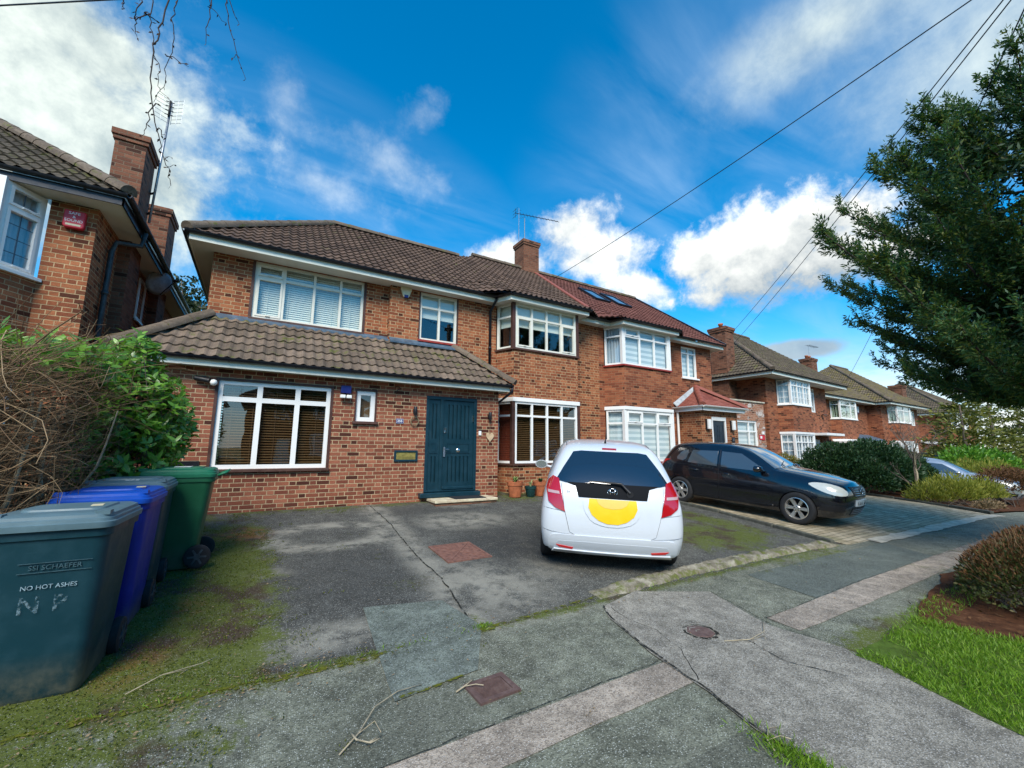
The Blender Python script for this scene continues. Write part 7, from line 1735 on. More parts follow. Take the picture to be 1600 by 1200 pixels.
M['yew'] = leaf_mat('yew_leaves', [(0, (.010, .030, .014)), (.5, (.022, .060, .022)), (.85, (.045, .09, .024)), (1, (.10, .125, .03))], .5, .2)
M['laurel'] = leaf_mat('laurel_leaves', [(0, (.035, .10, .014)), (.45, (.105, .25, .028)), (.8, (.22, .42, .05)), (1, (.36, .48, .09))], .3, .3, .5)
M['golden'] = leaf_mat('golden_leaves', [(0, (.10, .085, .012)), (.5, (.20, .17, .025)), (1, (.30, .26, .05))], .6, .3)
M['lime'] = leaf_mat('yellow_green_leaves', [(0, (.09, .11, .016)), (.5, (.24, .25, .035)), (1, (.42, .40, .08))], .6, .35)
M['brownleaf'] = leaf_mat('russet_leaves', [(0, (.045, .022, .010)), (.5, (.115, .050, .018)), (1, (.19, .10, .035))], .7, .2)
M['drybrown'] = leaf_mat('withered_leaves', [(0, (.10, .06, .03)), (.5, (.22, .15, .08)), (1, (.42, .30, .18))], .8, .2)
M['farcon'] = leaf_mat('golden_conifer', [(0, (.04, .06, .012)), (.5, (.12, .135, .022)), (1, (.28, .26, .045))], .6, .2)
M['oak'] = leaf_mat('far_tree_leaves', [(0, (.012, .028, .012)), (.5, (.03, .05, .018)), (1, (.075, .075, .022))], .6, .2)
M['box'] = leaf_mat('box_hedge_leaves', [(0, (.030, .042, .012)), (.55, (.065, .085, .022)), (.85, (.13, .085, .035)), (1, (.20, .12, .05))], .5, .2)
M['grass'] = leaf_mat('grass_blades', [(0, (.10, .13, .02)), (.3, (.13, .24, .018)), (.7, (.20, .34, .025)), (1, (.42, .44, .12))], .5, .4)
M['twigs'] = leaf_mat('hedge_twigs', [(0, (.060, .034, .018)), (.5, (.18, .105, .052)), (1, (.44, .31, .17))], .8, .0)

# ---------------------------------------------------------------- twiggy hedge and laurel on the left
hx0, hx1, hy0, hy1 = -3.0, -1.42, 4.1, 7.0
th = thing('hedge', 'bare brown twiggy hedge at the left behind the bins', 'hedge', (-2.2, 5.4, gz(-2.2, 5.4))); O = np.array(th.location)
paths = []; rad = []
for i in range(2100):
    f = RNG.random(); x = RNG.uniform(hx0, hx1); y = hy0+(hy1-hy0)*RNG.random()**1.4; z = RNG.uniform(.25, 2.12)
    face = RNG.random()
    if face < .45: x = hx1-abs(RNG.normal(0, .16))
    elif face < .85: y = hy0+abs(RNG.normal(0, .18))
    L = RNG.uniform(.35, 1.25)
    d = np.array([RNG.normal(.75, .45), RNG.normal(-.20, .45), RNG.normal(.22, .38)]) if z > .9 else np.array([RNG.normal(.2, .6), RNG.normal(-.3, .5), RNG.normal(.7, .5)])
    d /= np.linalg.norm(d); k = 7; t = np.linspace(0, 1, k)[:, None]; c = RNG.normal(0, .25, 3); w = np.cumsum(RNG.normal(0, .013, (k, 3)), 0)
    p = np.array([x, y, gz(x, y)+z])+d*t*L+c*t*t*L*.5+w - d*L*.45
    p[:, 0] = np.minimum(p[:, 0], hx1+.22+.1*RNG.random()); p[:, 1] = np.maximum(p[:, 1], hy0-.22-.12*RNG.random()); p[:, 2] = np.clip(p[:, 2], gz(x, y)+.02, 2.55+.1*RNG.random())
    paths.append(p-O); rad.append(RNG.choice([.0028, .0042, .006, .009], p=[.55, .33, .10, .02]))
sticks('twigs', paths, rad, .35, M['twigs'], th)
paths = []; rad = []
for i in range(60):
    x = RNG.uniform(hx0, hx1-.05); y = RNG.uniform(hy0+.05, hy1); k = 8; t = np.linspace(0, 1, k)[:, None]
    p = np.array([x, y, gz(x, y)-.05])+np.array([RNG.normal(0, .22), RNG.normal(0, .22), 1.8])*t+np.cumsum(RNG.normal(0, .035, (k, 3)), 0); paths.append(p-O); rad.append(RNG.uniform(.012, .028))
sticks('stems', paths, rad, .3, M['bark_pale'], th, 6)
paths = []
for i in range(45):   # long thin shoots reaching out over the bins and towards the wall
    y = RNG.uniform(4.0, 7.0); x = hx1-RNG.uniform(0, .3); z = RNG.uniform(1.4, 2.3)+gz(x, y); k = 9; t = np.linspace(0, 1, k)[:, None]; L = RNG.uniform(.7, 1.5)
    d = np.array([RNG.uniform(.4, .9), RNG.uniform(-.25, .35), RNG.uniform(.0, .55)]); p = np.array([x, y, z])+d*t*L+np.array([0, 0, -.25])*t*t*L+np.cumsum(RNG.normal(0, .008, (k, 3)), 0); paths.append(p-O)
sticks('shoots', paths, .0032, .3, M['twigs'], th, 4)
n = 1500; P = np.stack([RNG.uniform(hx0, hx1, n), hy0+RNG.random(n)**2*2.5, RNG.uniform(.3, 1.0, n)], 1); P[:, 2] += .15
leaves('withered_leaves', P-O, rvec(n), RNG.uniform(.025, .05, n), RNG.uniform(.015, .03, n), M['drybrown'], th)
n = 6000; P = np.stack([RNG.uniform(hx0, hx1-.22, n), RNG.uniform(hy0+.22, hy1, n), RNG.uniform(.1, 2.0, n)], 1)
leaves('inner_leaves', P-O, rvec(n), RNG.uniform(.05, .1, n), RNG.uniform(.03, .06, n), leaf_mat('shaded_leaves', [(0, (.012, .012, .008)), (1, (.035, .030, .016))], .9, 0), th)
def laurel(name, label, blobs, base, nclus, L=.11, seed=0, m=None, stems=20, cat='shrub'):
    t = thing(name, label, cat, base); o = np.array(base); Ps, Ds, Ns, st = [], [], [], []
    wts = np.array([b[3]*b[4]*b[5] for b in blobs])**.7; wts /= wts.sum()
    for i in range(nclus):
        b = blobs[RNG.choice(len(blobs), p=wts)]; d = rvec(1)[0]; rr = RNG.random()**.35
        c = np.array(b[:3])+d*np.array(b[3:])*rr
        ax = unit((d*.7+np.array([0, -.12, .55])+RNG.normal(0, .35, 3))[None])[0]; k = RNG.integers(5, 10)
        for j in range(k):
            a = j*2.4+RNG.random(); q = np.cross(ax, [.2, .9, .1]); q /= np.linalg.norm(q); w = np.cross(ax, q); rad_ = q*cos(a)+w*sin(a)
            Ps.append(c+ax*(.018*j)); Ds.append(ax*RNG.uniform(.25, .9)+rad_); Ns.append(ax+RNG.normal(0, .2, 3))
        st.append(np.stack([c-ax*.25, c-ax*.1+RNG.normal(0, .01, 3), c+ax*.1]))
    n = len(Ps); leaves('foliage', np.array(Ps)-o, np.array(Ds), RNG.uniform(.75, 1.2, n)*L, RNG.uniform(.34, .44, n)*L, m or M['laurel'], t, np.array(Ns), .06, .12, True)
    for i in range(stems):
        b = blobs[RNG.choice(len(blobs), p=wts)]; x, y = b[0]+RNG.normal(0, b[3]*.4), b[1]+RNG.normal(0, b[4]*.4); kk = np.linspace(0, 1, 6)[:, None]
        st.append(np.array([[base[0]+RNG.normal(0, .2), base[1]+RNG.normal(0, .2), base[2]]])*(1-kk)+kk*np.array([[x, y, b[2]+b[5]*.7]])+np.cumsum(RNG.normal(0, .02, (6, 3)), 0))
    sticks('stems', [s-o for s in st], [.004]*nclus+[.012]*stems, .4, M['bark'], t, 4); return t
laurel('laurel_shrub', 'leafy green laurel growing through the right end of the twiggy hedge', [(-1.25, 6.4, 2.0, .46, .5, .45), (-1.25, 6.2, 1.45, .43, .45, .5), (-1.38, 6.5, 2.45, .3, .3, .38), (-1.05, 6.6, 1.75, .30, .4, .4), (-1.9, 6.2, 2.45, .7, .5, .16), (-1.85, 5.2, 2.30, .7, .7, .12), (-1.35, 6.0, 1.1, .25, .4, .3), (-1.35, 6.6, 2.75, .08, .1, .22)], (-1.35, 6.55, gz(-1.35, 6.55)), 1150, .108)

# ---------------------------------------------------------------- mounds and shrubs
def mound(name, label, blobs, base, n, L, W, m, cat='shrub', stems=None, shell=.25, up=.3, group=None, stem_m=None):
    t = thing(name, label, cat, base, 0, group); o = np.array(base); wts = np.array([(b[3]*b[4]+b[4]*b[5]+b[3]*b[5]) for b in blobs]); wts = wts/wts.sum(); Ps, Ds = [], []
    for b, k in zip(blobs, (wts*n).astype(int)):
        d = rvec(k); d[:, 2] = np.abs(d[:, 2])*.9+d[:, 2]*.1; rr = 1-np.abs(RNG.normal(0, shell, k)); bump_ = np.array([mnoise.noise(Vector((q*3.1+np.array(b[:3])).tolist())) for q in d])
        p = np.array(b[:3])+d*np.array(b[3:])*(rr*(1+.16*bump_))[:, None]; Ps.append(p); Ds.append(d+RNG.normal(0, .5, (k, 3))+np.array([0, 0, up]))
    P, D = np.concatenate(Ps), np.concatenate(Ds); k = len(P); keep = P[:, 2] > np.array([gz(q[0], q[1]) for q in P])+.01; P, D = P[keep], D[keep]; k = len(P)
    leaves('foliage', P-o, D, RNG.uniform(.7, 1.3, k)*L, RNG.uniform(.7, 1.2, k)*W, m, t)
    paths = []
    for i in range(stems or 14):
        b = blobs[RNG.choice(len(blobs), p=wts)]; tip = np.array(b[:3])+rvec(1)[0]*np.array(b[3:])*.7; tip[2] = max(tip[2], b[2]); q = np.linspace(0, 1, 5)[:, None]; b0 = np.array([b[0]+RNG.normal(0, b[3]*.3), b[1]+RNG.normal(0, b[4]*.3), gz(b[0], b[1])-.03])
        paths.append(b0*(1-q)+tip*q+np.cumsum(RNG.normal(0, .02, (5, 3)), 0)-o)
    sticks('stems', paths, .012, .4, stem_m or M['bark'], t, 5); return t
mound('yew_mound', 'large dark green clipped mound beside the paved drive', [(17.6, 6.9, .6, 1.5, 1.3, 1.28), (18.9, 6.5, .6, 1.7, 1.3, 1.38), (20.4, 6.4, .45, 1.6, 1.2, 1.28), (17.0, 6.0, .4, .8, .8, .95), (18.6, 5.8, .4, 1.3, .7, .95)], (18.6, 6.5, gz(18.6, 6.5)), 42000, .11, .05, M['yew'], 'hedge', shell=.10)
mound('golden_shrub', 'low golden shrub peeping out behind the black car and the dark mound', [(17.3, 8.6, .75, .8, .8, .7)], (17.3, 8.6, gz(17.3, 8.6)), 3500, .08, .035, M['golden'], shell=.14)
mound('yellow_shrub', 'loose yellow-green shrub at the corner of the paved drive', [(17.6, 4.2, .25, 1.0, .7, .72), (18.7, 3.9, .25, 1.0, .6, .62), (16.8, 4.5, .2, .5, .5, .55)], (17.4, 4.3, gz(17.4, 4.3)), 7000, .12, .026, M['lime'], shell=.35, up=.9, stems=60)
mound('russet_bush', 'rounded russet brown bush at the right edge beside the footpath', [(22.0, 3.9, .35, 1.9, .7, .75), (24.4, 4.0, .3, 1.6, .8, .7)], (22.8, 3.9, gz(22.8, 3.9)), 7000, .10, .03, M['brownleaf'], shell=.18, up=.5)
mound('withered_plant', 'low withered plant with stones at the tip of the planting bed', [(16.5, 3.35, .15, .5, .22, .16), (17.4, 3.4, .1, .5, .25, .2)], (16.9, 3.4, gz(16.9, 3.4)), 900, .08, .03, M['drybrown'], shell=.4)
mound('green_shrub', 'bright green broadleaved shrub in front of the golden conifers', [(27.5, 5.9, .8, 1.5, 1.0, 1.0), (29.5, 5.6, .8, 1.5, 1.0, .9)], (28.3, 5.8, gz(28, 6)), 3500, .2, .09, M['laurel'], shell=.2)
mound('yellow_shrub', 'second yellow-green shrub behind the russet bush', [(24.5, 5.2, .4, 1.5, .8, .95), (26.5, 5.0, .4, 1.5, .8, .9)], (25.4, 5.1, gz(25, 5)), 3600, .16, .035, M['lime'], shell=.3, up=.8, stems=40)
def far_conifer(label, x, y, h, r, n, m=None, seed=0):
    z0 = gz(x, y); t = thing('golden_conifer', label, 'conifer', (x, y, z0), 0, 'golden conifers beyond the shrubs'); rr = random.Random(seed); Ps, Ds = [], []
    for tier in range(9):
        f = tier/8; zz = .5+f*(h-.7); R = r*(1-f)**.6*(.85+.3*rr.random()); k = int(n/9*(1.3-f))
        for b in range(7):
            a = 2*pi*b/7+tier*.9+rr.random()*.4; q = RNG.random(k//7)**.6; tip = R*(.8+.35*rr.random())
            Ps.append(np.stack([np.cos(a+RNG.normal(0, .2, len(q)))*q*tip, np.sin(a+RNG.normal(0, .2, len(q)))*q*tip, zz+.22*q*tip+RNG.normal(0, .10, len(q))], 1)); Ds.append(np.tile([cos(a), sin(a), .35], (len(q), 1))+RNG.normal(0, .5, (len(q), 3)))
    P, D = np.concatenate(Ps), np.concatenate(Ds); leaves('foliage', P, D, RNG.uniform(.15, .32, len(P)), RNG.uniform(.06, .1, len(P)), m or M['farcon'], t)
    mb = MB(); mb.tube([(0, 0, -.1), (0, 0, h*.9)], [.12, .03], 8); mb.build('trunk', M['bark'], t, smooth=True)
far_conifer('broad golden-green conifer, nearest of the group by the farthest house', 31.0, 6.6, 4.6, 2.3, 5200, seed=1); far_conifer('golden-green conifer rising higher behind the nearest one', 36.5, 6.6, 6.2, 2.8, 5200, seed=2); far_conifer('darker conifer at the right edge behind the russet bush', 33.5, 4.2, 4.8, 2.2, 4500, seed=3); far_conifer('tall dark conifer at the far end of the street behind the big tree', 46, 7.0, 7.5, 3.4, 5000, M['oak'], seed=4)
# ---------------------------------------------------------------- foreground hedge on the verge
mound('box_hedge', 'low rounded green and brown hedge clump on the verge at the right', [(7.35, 1.0, .20, 1.15, .62, .58), (6.75, 1.15, .16, .72, .5, .52), (8.5, .95, .2, 1.0, .6, .55)], (7.2, 1.0, gz(7.2, 1)), 17000, .040, .022, M['box'], 'hedge', stems=160, shell=.16, up=.5)
bh = bpy.data.objects['box_hedge']; ob = np.array(bh.location); n = 7000; d = rvec(n); d[:, 2] = np.abs(d[:, 2]); w_ = RNG.random(n) < .65; c_ = np.where(w_[:, None], [7.35, 1.0, .30], [6.75, 1.15, .24]); e_ = np.where(w_[:, None], [1.13, .60, .52], [.72, .50, .46]); P = c_+d*e_*(1-np.abs(RNG.normal(0, .07, (n, 1)))); k_ = P[:, 2] > .38+RNG.normal(0, .06, n)
leaves('winter_tips', (P-ob)[k_], (d+RNG.normal(0, .4, (n, 3))+[0, 0, .6])[k_], RNG.uniform(.03, .055, n)[k_], .014, M['brownleaf'], bh)
sticks('winter_twigs', [np.array([p, p+q*RNG.uniform(.05, .14)]) for p, q in zip((P-ob)[k_][:500], unit(d+RNG.normal(0, .3, (n, 3))+[0, 0, .5])[k_][:500])], .0022, .5, M['twigs'], bh, 3)
# ---------------------------------------------------------------- small bare tree
def bare_tree(name, label, x, y, h, seed, spread=1.0, m=None):
    t = thing(name, label, 'tree', (x, y, gz(x, y))); r = np.random.default_rng(seed); paths, rad = [], []
    def grow(p, d, L, ra, lev):
        k = 6; P = [p]
        for i in range(k): d = d+r.normal(0, .10, 3)+np.array([0, 0, .04]); d = d/np.linalg.norm(d); P.append(P[-1]+d*L/k)
        paths.append(np.array(P)); rad.append(ra)
        if lev < 4:
            for i in range(3 if lev else 4):
                q = P[int(r.integers(2, k+1))]; dd = d+r.normal(0, .48*spread, 3); dd[2] = abs(dd[2])*.7+.15; grow(q, dd/np.linalg.norm(dd), L*r.uniform(.5, .75), ra*.55, lev+1)
    for i in range(2): grow(np.array([.05*i, 0, -.05]), np.array([.1-.25*i, .05, 1.0]), h*.42, .045-.012*i, 0)
    sticks('trunk', paths[:2], rad[:2], .5, m or M['bark_pale'], t, 7); sticks('branches', paths[2:], rad[2:], .4, m or M['bark'], t, 4); return t
bare_tree('bare_tree', 'small leafless pale-stemmed tree beside the dark clipped mound', 17.3, 4.85, 3.1, 5)
# ---------------------------------------------------------------- tree behind the left house
def round_tree(name, label, x, y, zc, r, n, m, L=.3):
    t = thing(name, label, 'tree', (x, y, gz(x, y))); o = np.array(t.location); Ps = []
    for i in range(26):
        d = rvec(1)[0]; c = np.array([x, y, zc])+d*r*.7*RNG.random()**.4; k = n//26; Ps.append(c+rvec(k)*(RNG.random((k, 1))**.4)*r*RNG.uniform(.22, .42))
    P = np.concatenate(Ps); leaves('crown', P-o, rvec(len(P)), RNG.uniform(.6, 1.2, len(P))*L, RNG.uniform(.3, .5, len(P))*L, m, t)
    mb = MB(); mb.tube([(0, 0, -.2), (.2, 0, zc*.5), (0, 0, zc)], [.35, .25, .08], 10)
    for i in range(6): a = i*1.05; mb.tube([(.1, 0, zc*.55), (cos(a)*r*.3, sin(a)*r*.3, zc*.8), (cos(a)*r*.6, sin(a)*r*.6, zc+.3*r)], [.14, .08, .02], 6)
    mb.build('trunk', M['bark'], t, smooth=True); return t
round_tree('broadleaf_tree', 'dark green tree far behind, seen in the gap between the two left houses', -4.2, 34, 10.4, 3.0, 5200, M['oak'], .34)
# ---------------------------------------------------------------- the big fir on the verge
def big_fir(x, y):
    z0 = gz(x, y); t = thing('fir_tree', 'big dark evergreen with upturned branch tips filling the right of the view', 'tree', (x, y, z0)); r = np.random.default_rng(11)
    H = 7.6
    sticks('trunk', [np.array([[0, 0, -.2], [.05, 0, 2], [.0, .05, 5], [0, 0, 7], [0, 0, H-.4]])], [.24], .1, M['bark_dark'], t, 10)
    env = lambda z: np.interp(z, [2.2, 2.6, 3.1, 3.9, 4.8, 5.7, 6.4, 6.9, 7.25, 7.6, 7.9], [1.3, 2.1, 2.75, 3.05, 3.2, 2.85, 2.6, 2.25, 1.7, .8, .1])
    br, brr, Ps, Ds, Ls, tw = [], [], [], [], [], []
    spec = []      # (height of the tip, bearing, reach)
    z = 2.95
    while z < H+.2:
        k = 9 if z < 7 else 7; off = r.random()*6
        for i in range(k): spec.append((z+r.uniform(-.2, .2), off+2*pi*i/k+r.uniform(-.25, .25), r.uniform(.55, 1.04)))
        z += .42
    for a, zt, ln in ((-2.86, 4.9, 1.08), (-2.70, 3.5, 1.05), (2.95, 5.8, 1.05), (-2.95, 6.5, 1.08), (3.1, 3.2, 1.0), (-2.5, 3.15, 1.05), (2.75, 4.3, 1.05), (2.5, 5.2, 1.05), (-3.0, 7.15, 1.05), (2.6, 7.3, 1.0), (-2.2, 7.4, 1.0)): spec.append((zt, a, ln))
    for (zt, a, ln) in spec:
        R = float(env(zt))*ln*1.07; rise = r.uniform(.35, .6)*R*min(1, max(.35, (zt-1.8)/3)); zb = zt-rise; d = np.array([cos(a), sin(a), 0]); s = np.linspace(0, 1, 10)
        p = d[None]*(R*s)[:, None]; p[:, 2] = zb+rise*(.25*s+.75*s**2.2)-.10*R*np.sin(s*pi); p[:, :2] += np.cumsum(r.normal(0, .025, (10, 2)), 0); br.append(p); brr.append(.026*R/3+.008)
        side = np.array([-sin(a), cos(a), 0]); tang = np.gradient(p, axis=0); tang /= np.linalg.norm(tang, axis=1, keepdims=True); n2 = int(16+38*R/3)
        for j in range(n2):
            f = r.uniform(.12, 1.0)**.75; q = np.array([np.interp(f, s, p[:, c]) for c in range(3)]); tg = np.array([np.interp(f, s, tang[:, c]) for c in range(3)]); ph = r.uniform(0, 2*pi)
            rad_ = side*cos(ph)+np.cross(tg, side)*sin(ph)*.75; dd = tg*r.uniform(.5, 1.1)+rad_*r.uniform(.3, 1.0)+np.array([0, 0, .18]); dd /= np.linalg.norm(dd); L2 = r.uniform(.30, .62)*(1.15-.6*f)
            tt = np.linspace(0, 1, 5)[:, None]; tp = q+dd*L2*tt+np.array([0, 0, -.14*L2])*np.sin(tt*pi)+np.array([0, 0, .12*L2])*tt**3; tw.append(tp)
            m = int(95*L2/.45); ff = r.random(m)**.8; base = np.stack([np.interp(ff, np.linspace(0, 1, 5), tp[:, c]) for c in range(3)], 1); nd = dd*.8+r.normal(0, .5, (m, 3))+np.array([0, 0, -.22])
            Ps.append(base+r.normal(0, .02, (m, 3))); Ds.append(nd); Ls.append(r.uniform(.04, .095, m))
    sticks('branches', br, brr, .25, M['bark_dark'], t, 6); sticks('twigs', tw, .0045, .4, M['bark_dark'], t, 3)
    P = np.concatenate(Ps); L_ = np.concatenate(Ls); leaves('foliage', P, np.concatenate(Ds), L_, L_*.30, M['fir'], t)
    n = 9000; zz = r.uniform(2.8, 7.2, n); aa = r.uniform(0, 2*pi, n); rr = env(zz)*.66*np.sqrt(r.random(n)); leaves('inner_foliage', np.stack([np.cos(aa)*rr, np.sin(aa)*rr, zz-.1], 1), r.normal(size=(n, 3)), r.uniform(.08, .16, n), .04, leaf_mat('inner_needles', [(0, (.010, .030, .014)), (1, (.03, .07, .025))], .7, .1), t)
big_fir(10.6, .9)
# ---------------------------------------------------------------- birch: trunk behind the viewer, twigs hanging into the top of the view
def birch():
    x, y = -3.2, -1.2; t = thing('birch_tree', 'birch whose thin bare twigs hang into the top left of the view', 'tree', (x, y, gz(x, y))); o = np.array(t.location)
    A = np.array
    trunk = A([[0, 0, -.2], [.05, .05, 2], [.0, .2, 4.5], [.1, .3, 7], [.1, .3, 9]]); limb = A([[0, .2, 4.4], [.8, 1.2, 5.4], [1.7, 2.6, 6.0], [2.6, 4.0, 6.1], [3.2, 4.9, 5.7]])
    sticks('trunk', [trunk, limb], [.13, .045], .35, M['bark_pale'], t, 9)
    tw = []; bud = []; tops = []
    def hang(u, v, dist, pts, ra):
        P = []
        for (uu, vv) in pts:
            d = px_dir(uu, vv); P.append(np.array(EYE + d*(dist/hypot(d.x, d.y)))-o)
        k = len(P); fine = []
        for i in range(k-1):
            for q in range(4): fine.append(P[i]+(P[i+1]-P[i])*q/4+RNG.normal(0, .0045, 3))
        fine.append(P[-1]); tw.append(np.array(fine)); rr.append(ra); tops.append(pts[0][1])
        for p in fine[::2]: bud.append((p, RNG.normal(0, 1, 3)))
    rr = []
    hang(0, 0, 2.6, [(285, -130), (272, -40), (255, 35), (241, 70), (236, 110), (238, 160), (246, 200), (252, 235), (263, 262), (267, 290)], .0042)
    hang(0, 0, 2.7, [(262, -60), (278, 0), (270, 28), (272, 72), (258, 108), (254, 135), (240, 160)], .003); hang(0, 0, 2.6, [(240, -60), (236, 20), (238, 50), (241, 85), (250, 110), (246, 135), (260, 150)], .0028)
    hang(0, 0, 2.6, [(236, 20), (212, 32), (210, 45), (214, 58)], .003); hang(0, 0, 2.6, [(230, -30), (222, 0), (211, 18), (209, 30), (230, 18)], .0035); hang(0, 0, 2.6, [(240, 160), (230, 195), (222, 212)], .003); hang(0, 0, 2.6, [(246, 200), (260, 215)], .003); hang(0, 0, 2.6, [(234, 25), (250, 36)], .003)
    hang(0, 0, 2.8, [(325, -90), (330, 10), (324, 38), (322, 68)], .0038); hang(0, 0, 2.8, [(350, -90), (352, 0), (358, 45), (370, 85), (384, 124)], .0038); hang(0, 0, 2.8, [(345, -60), (362, 15), (374, 38)], .0035); hang(0, 0, 2.8, [(318, -60), (330, 12), (354, 36)], .003); hang(0, 0, 2.6, [(258, 85), (276, 95), (295, 104)], .0028); hang(0, 0, 2.8, [(370, 85), (362, 95)], .002); hang(0, 0, 2.6, [(190, -60), (192, 0), (195, 14)], .004)
    hang(0, 0, 2.6, [(263, 262), (272, 258)], .002); hang(0, 0, 2.6, [(258, 245), (268, 246)], .002)
    # branches up to the limb
    for p in [w[0] for w, q0 in zip(list(tw), tops) if q0 < -15]:
        top = limb[3]+o*0; d = np.linspace(0, 1, 6)[:, None]; tw.append(p+(limb[3]+np.array([RNG.normal(0, .3), RNG.normal(0, .3), 0])-p)*d+np.array([0, 0, .25])*np.sin(d*pi)); rr.append(.004)
    sticks('twigs', tw, rr, .35, M['bark_dark'], t, 5)
    P = np.array([b[0] for b in bud]); leaves('twig_buds', P, np.array([b[1] for b in bud])*.5+np.array([0, 0, -.6]), .022, .009, leaf_mat('buds', [(0, (.05, .025, .015)), (1, (.10, .055, .03))], .8, 0), t)['kind'] = 'stuff'
birch()
# ---------------------------------------------------------------- telegraph pole and overhead wires
pole = thing('telegraph_pole', 'wooden telegraph pole just outside the right edge of the view', 'pole', (7.6, .30, gz(7.6, .3))); mb = MB(); mb.tube([(0, 0, -.5), (0, 0, 7.6)], [.13, .095], 12); mb.build('post', M['bark'], pole, smooth=True); mb = MB(); mb.lathe([(.2, 7.3), (.22, 7.32), (.22, 7.36), (.2, 7.38)], 16, cap=False)
for i in range(8): mb.lathe([(.03, 7.30), (.04, 7.36), (.02, 7.42)], 8, (cos(i*.785)*.21, sin(i*.785)*.21, 0))
mb.build('insulators', M['gutter'], pole)
TOP = Vector((7.6, .30, gz(7.6, .3)+7.38))
def at_px(u, v, Y):
    d = px_dir(u, v); return EYE+d*(Y/d.y)
def wire(label, a, b, sag, r=.009):
    a, b = Vector(a), Vector(b); t = thing('overhead_wire', label, 'wire', a, 0, 'wires running to the telegraph pole'); mb = MB()
    mb.tube([(b-a)*(i/24)-Vector((0, 0, sag*4*(i/24)*(1-i/24))) for i in range(25)], r, 5); mb.build('cable', M['black'], t)
wire('black wire from the telegraph pole to the roof of the red-roofed house', TOP+Vector((-.2, .1, 0)), at_px(862, 437, 12.2), .12)
wire('upper of the two wires passing in front of the big white cloud', TOP+Vector((.0, .2, 0)), (24.5, 16.0, 7.6), .15); wire('lower of the two wires passing in front of the big white cloud', TOP+Vector((.1, .2, -.03)), (24.9, 15.8, 7.3), .18)
wire('short steep wire crossing the top right corner above the evergreen', TOP+Vector((.2, .1, 0)), (34, 12.5, 6.2), .2); wire('steepest wire at the right edge behind the evergreen tip', TOP+Vector((.2, 0, 0)), (44, 12.0, 6.0), .2)
LEFT_END = at_px(-700, 46, 12)
wire('wire crossing the top left corner behind the hanging twigs', TOP+Vector((-.2, 0, .0)), LEFT_END, .0, .011)
# ---------------------------------------------------------------- grass and litter
def in_poly(x, y, poly):
    c = False; j = len(poly)-1
    for i in range(len(poly)):
        (xi, yi), (xj, yj) = poly[i], poly[j]
        if (yi > y) != (yj > y) and x < (xj-xi)*(y-yi)/(yj-yi)+xi: c = not c
        j = i
    return c
GP = [(3.98, 1.62), (3.96, 1.45), (3.74, .75), (3.6, -.2), (6.2, -.4), (7.0, .3), (5.7, .75), (5.45, 1.25), (5.35, 1.66)]
pts = []
while len(pts) < 24000:
    x, y = RNG.uniform(3.7, 7.0), RNG.uniform(-.4, 1.7)
    if in_poly(x, y, GP) and mnoise.noise((x*2.2, y*2.2, 4)) + RNG.random()*.7 > .10 + .15*(1-min(1, max(0, (x-3.9)*2))): pts.append((x, y))
for i in range(900): pts.append((RNG.normal(2.44, .05), RNG.normal(1.25, .13)))
for i in range(350): a = RNG.uniform(3.4, 8); pts.append((a, 3.42+RNG.normal(0, .07)-.02*(a > 6)))
for i in range(160): a = RNG.uniform(-1.9, 1.8); pts.append((a, 3.32+RNG.normal(0, .025)))
for i in range(120): pts.append((RNG.normal(1.72, .05), RNG.normal(3.33, .03)))
for i in range(2500):
    x, y = RNG.uniform(5.2, 12), RNG.uniform(1.45, 1.75)
    pts.append((x, y))
G = np.array(pts); hgt = np.where(np.abs(G[:, 1]-3.35) < .2, .03, .045)*RNG.uniform(.5, 1.4, len(G)); D = np.stack([RNG.normal(0, .55, len(G)), RNG.normal(0, .55, len(G)), np.ones(len(G))*.75], 1)
P = np.stack([G[:, 0], G[:, 1], [gz(*q)+.012 for q in pts]], 1)
o = leaves('grass', P, D, hgt, .006, M['grass']); o['kind'] = 'stuff'
n = 1500; X = RNG.uniform(-1.2, 8, n); Y = np.where(RNG.random(n) < .45, RNG.normal(3.3, .12, n), RNG.uniform(1.8, 8.3, n)); X = np.where(RNG.random(n) < .4, RNG.uniform(-.9, .6, n), X)
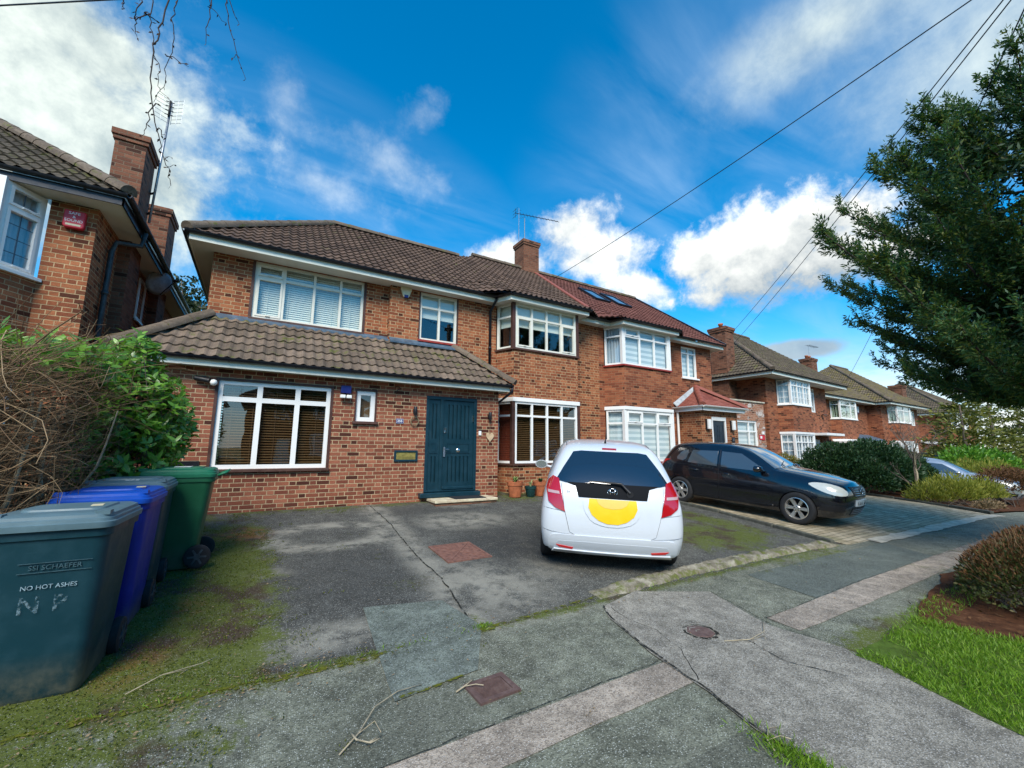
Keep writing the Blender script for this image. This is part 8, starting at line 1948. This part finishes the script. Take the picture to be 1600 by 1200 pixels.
P = np.stack([X, Y, [gz(a, b)+.018 for a, b in zip(X, Y)]], 1); D = np.stack([RNG.normal(size=n), RNG.normal(size=n), RNG.normal(0, .12, n)], 1)
o = leaves('leaf_litter', P, D, RNG.uniform(.008, .03, n), RNG.uniform(.006, .014, n), M['drybrown'], None, np.tile([0, 0, 1.0], (n, 1))+RNG.normal(0, .3, (n, 3))); o['kind'] = 'stuff'
n = 500; X = RNG.uniform(5.6, 9.5, n); Y = RNG.uniform(.3, 1.8, n); P = np.stack([X, Y, [gz(a, b)+.03 for a, b in zip(X, Y)]], 1)
o = leaves('fallen_leaves', P, np.stack([RNG.normal(size=n), RNG.normal(size=n), RNG.normal(0, .3, n)], 1), RNG.uniform(.02, .05, n), RNG.uniform(.012, .03, n), M['brownleaf']); o['kind'] = 'stuff'
for i, (X, lab) in enumerate(((-9.5, 'street tree across the road, left'), (2.0, 'street tree across the road, straight behind the viewer'), (14.5, 'street tree across the road, right'))):
    round_tree('street_tree', lab+' of the three', X, -11.5, 5.0, 2.6, 2600, M['oak'], .3)['group'] = 'street trees across the road'

# tiny moss cushions standing on the tarmac
MP = []
while len(MP) < 26000:
    x = RNG.uniform(-1.9, 1.6) if RNG.random() < .75 else RNG.uniform(1.6, 8.2); y = RNG.uniform(2.4, 8.6)
    m = d_moss(x, y) if y > 3.3 else f_moss(x, y)
    if m + .9*mnoise.noise((x*3.4, y*3.4, 2)) + .5*mnoise.noise((x*14, y*14, 5)) > .62 and RNG.random() < .9: MP.append((x+RNG.normal(0, .004), y, ))
MA = np.array(MP); k_ = len(MA); P = np.stack([MA[:, 0], MA[:, 1], [gz(*q)+.005 for q in MP]], 1)
o = leaves('moss', P, np.stack([RNG.normal(0, .9, k_), RNG.normal(0, .9, k_), np.ones(k_)*.8], 1), RNG.uniform(.008, .02, k_), RNG.uniform(.006, .011, k_), leaf_mat('moss_tufts', [(0, (.03, .036, .006)), (.5, (.085, .105, .010)), (1, (.19, .20, .025))], .8, .3)); o['kind'] = 'stuff'
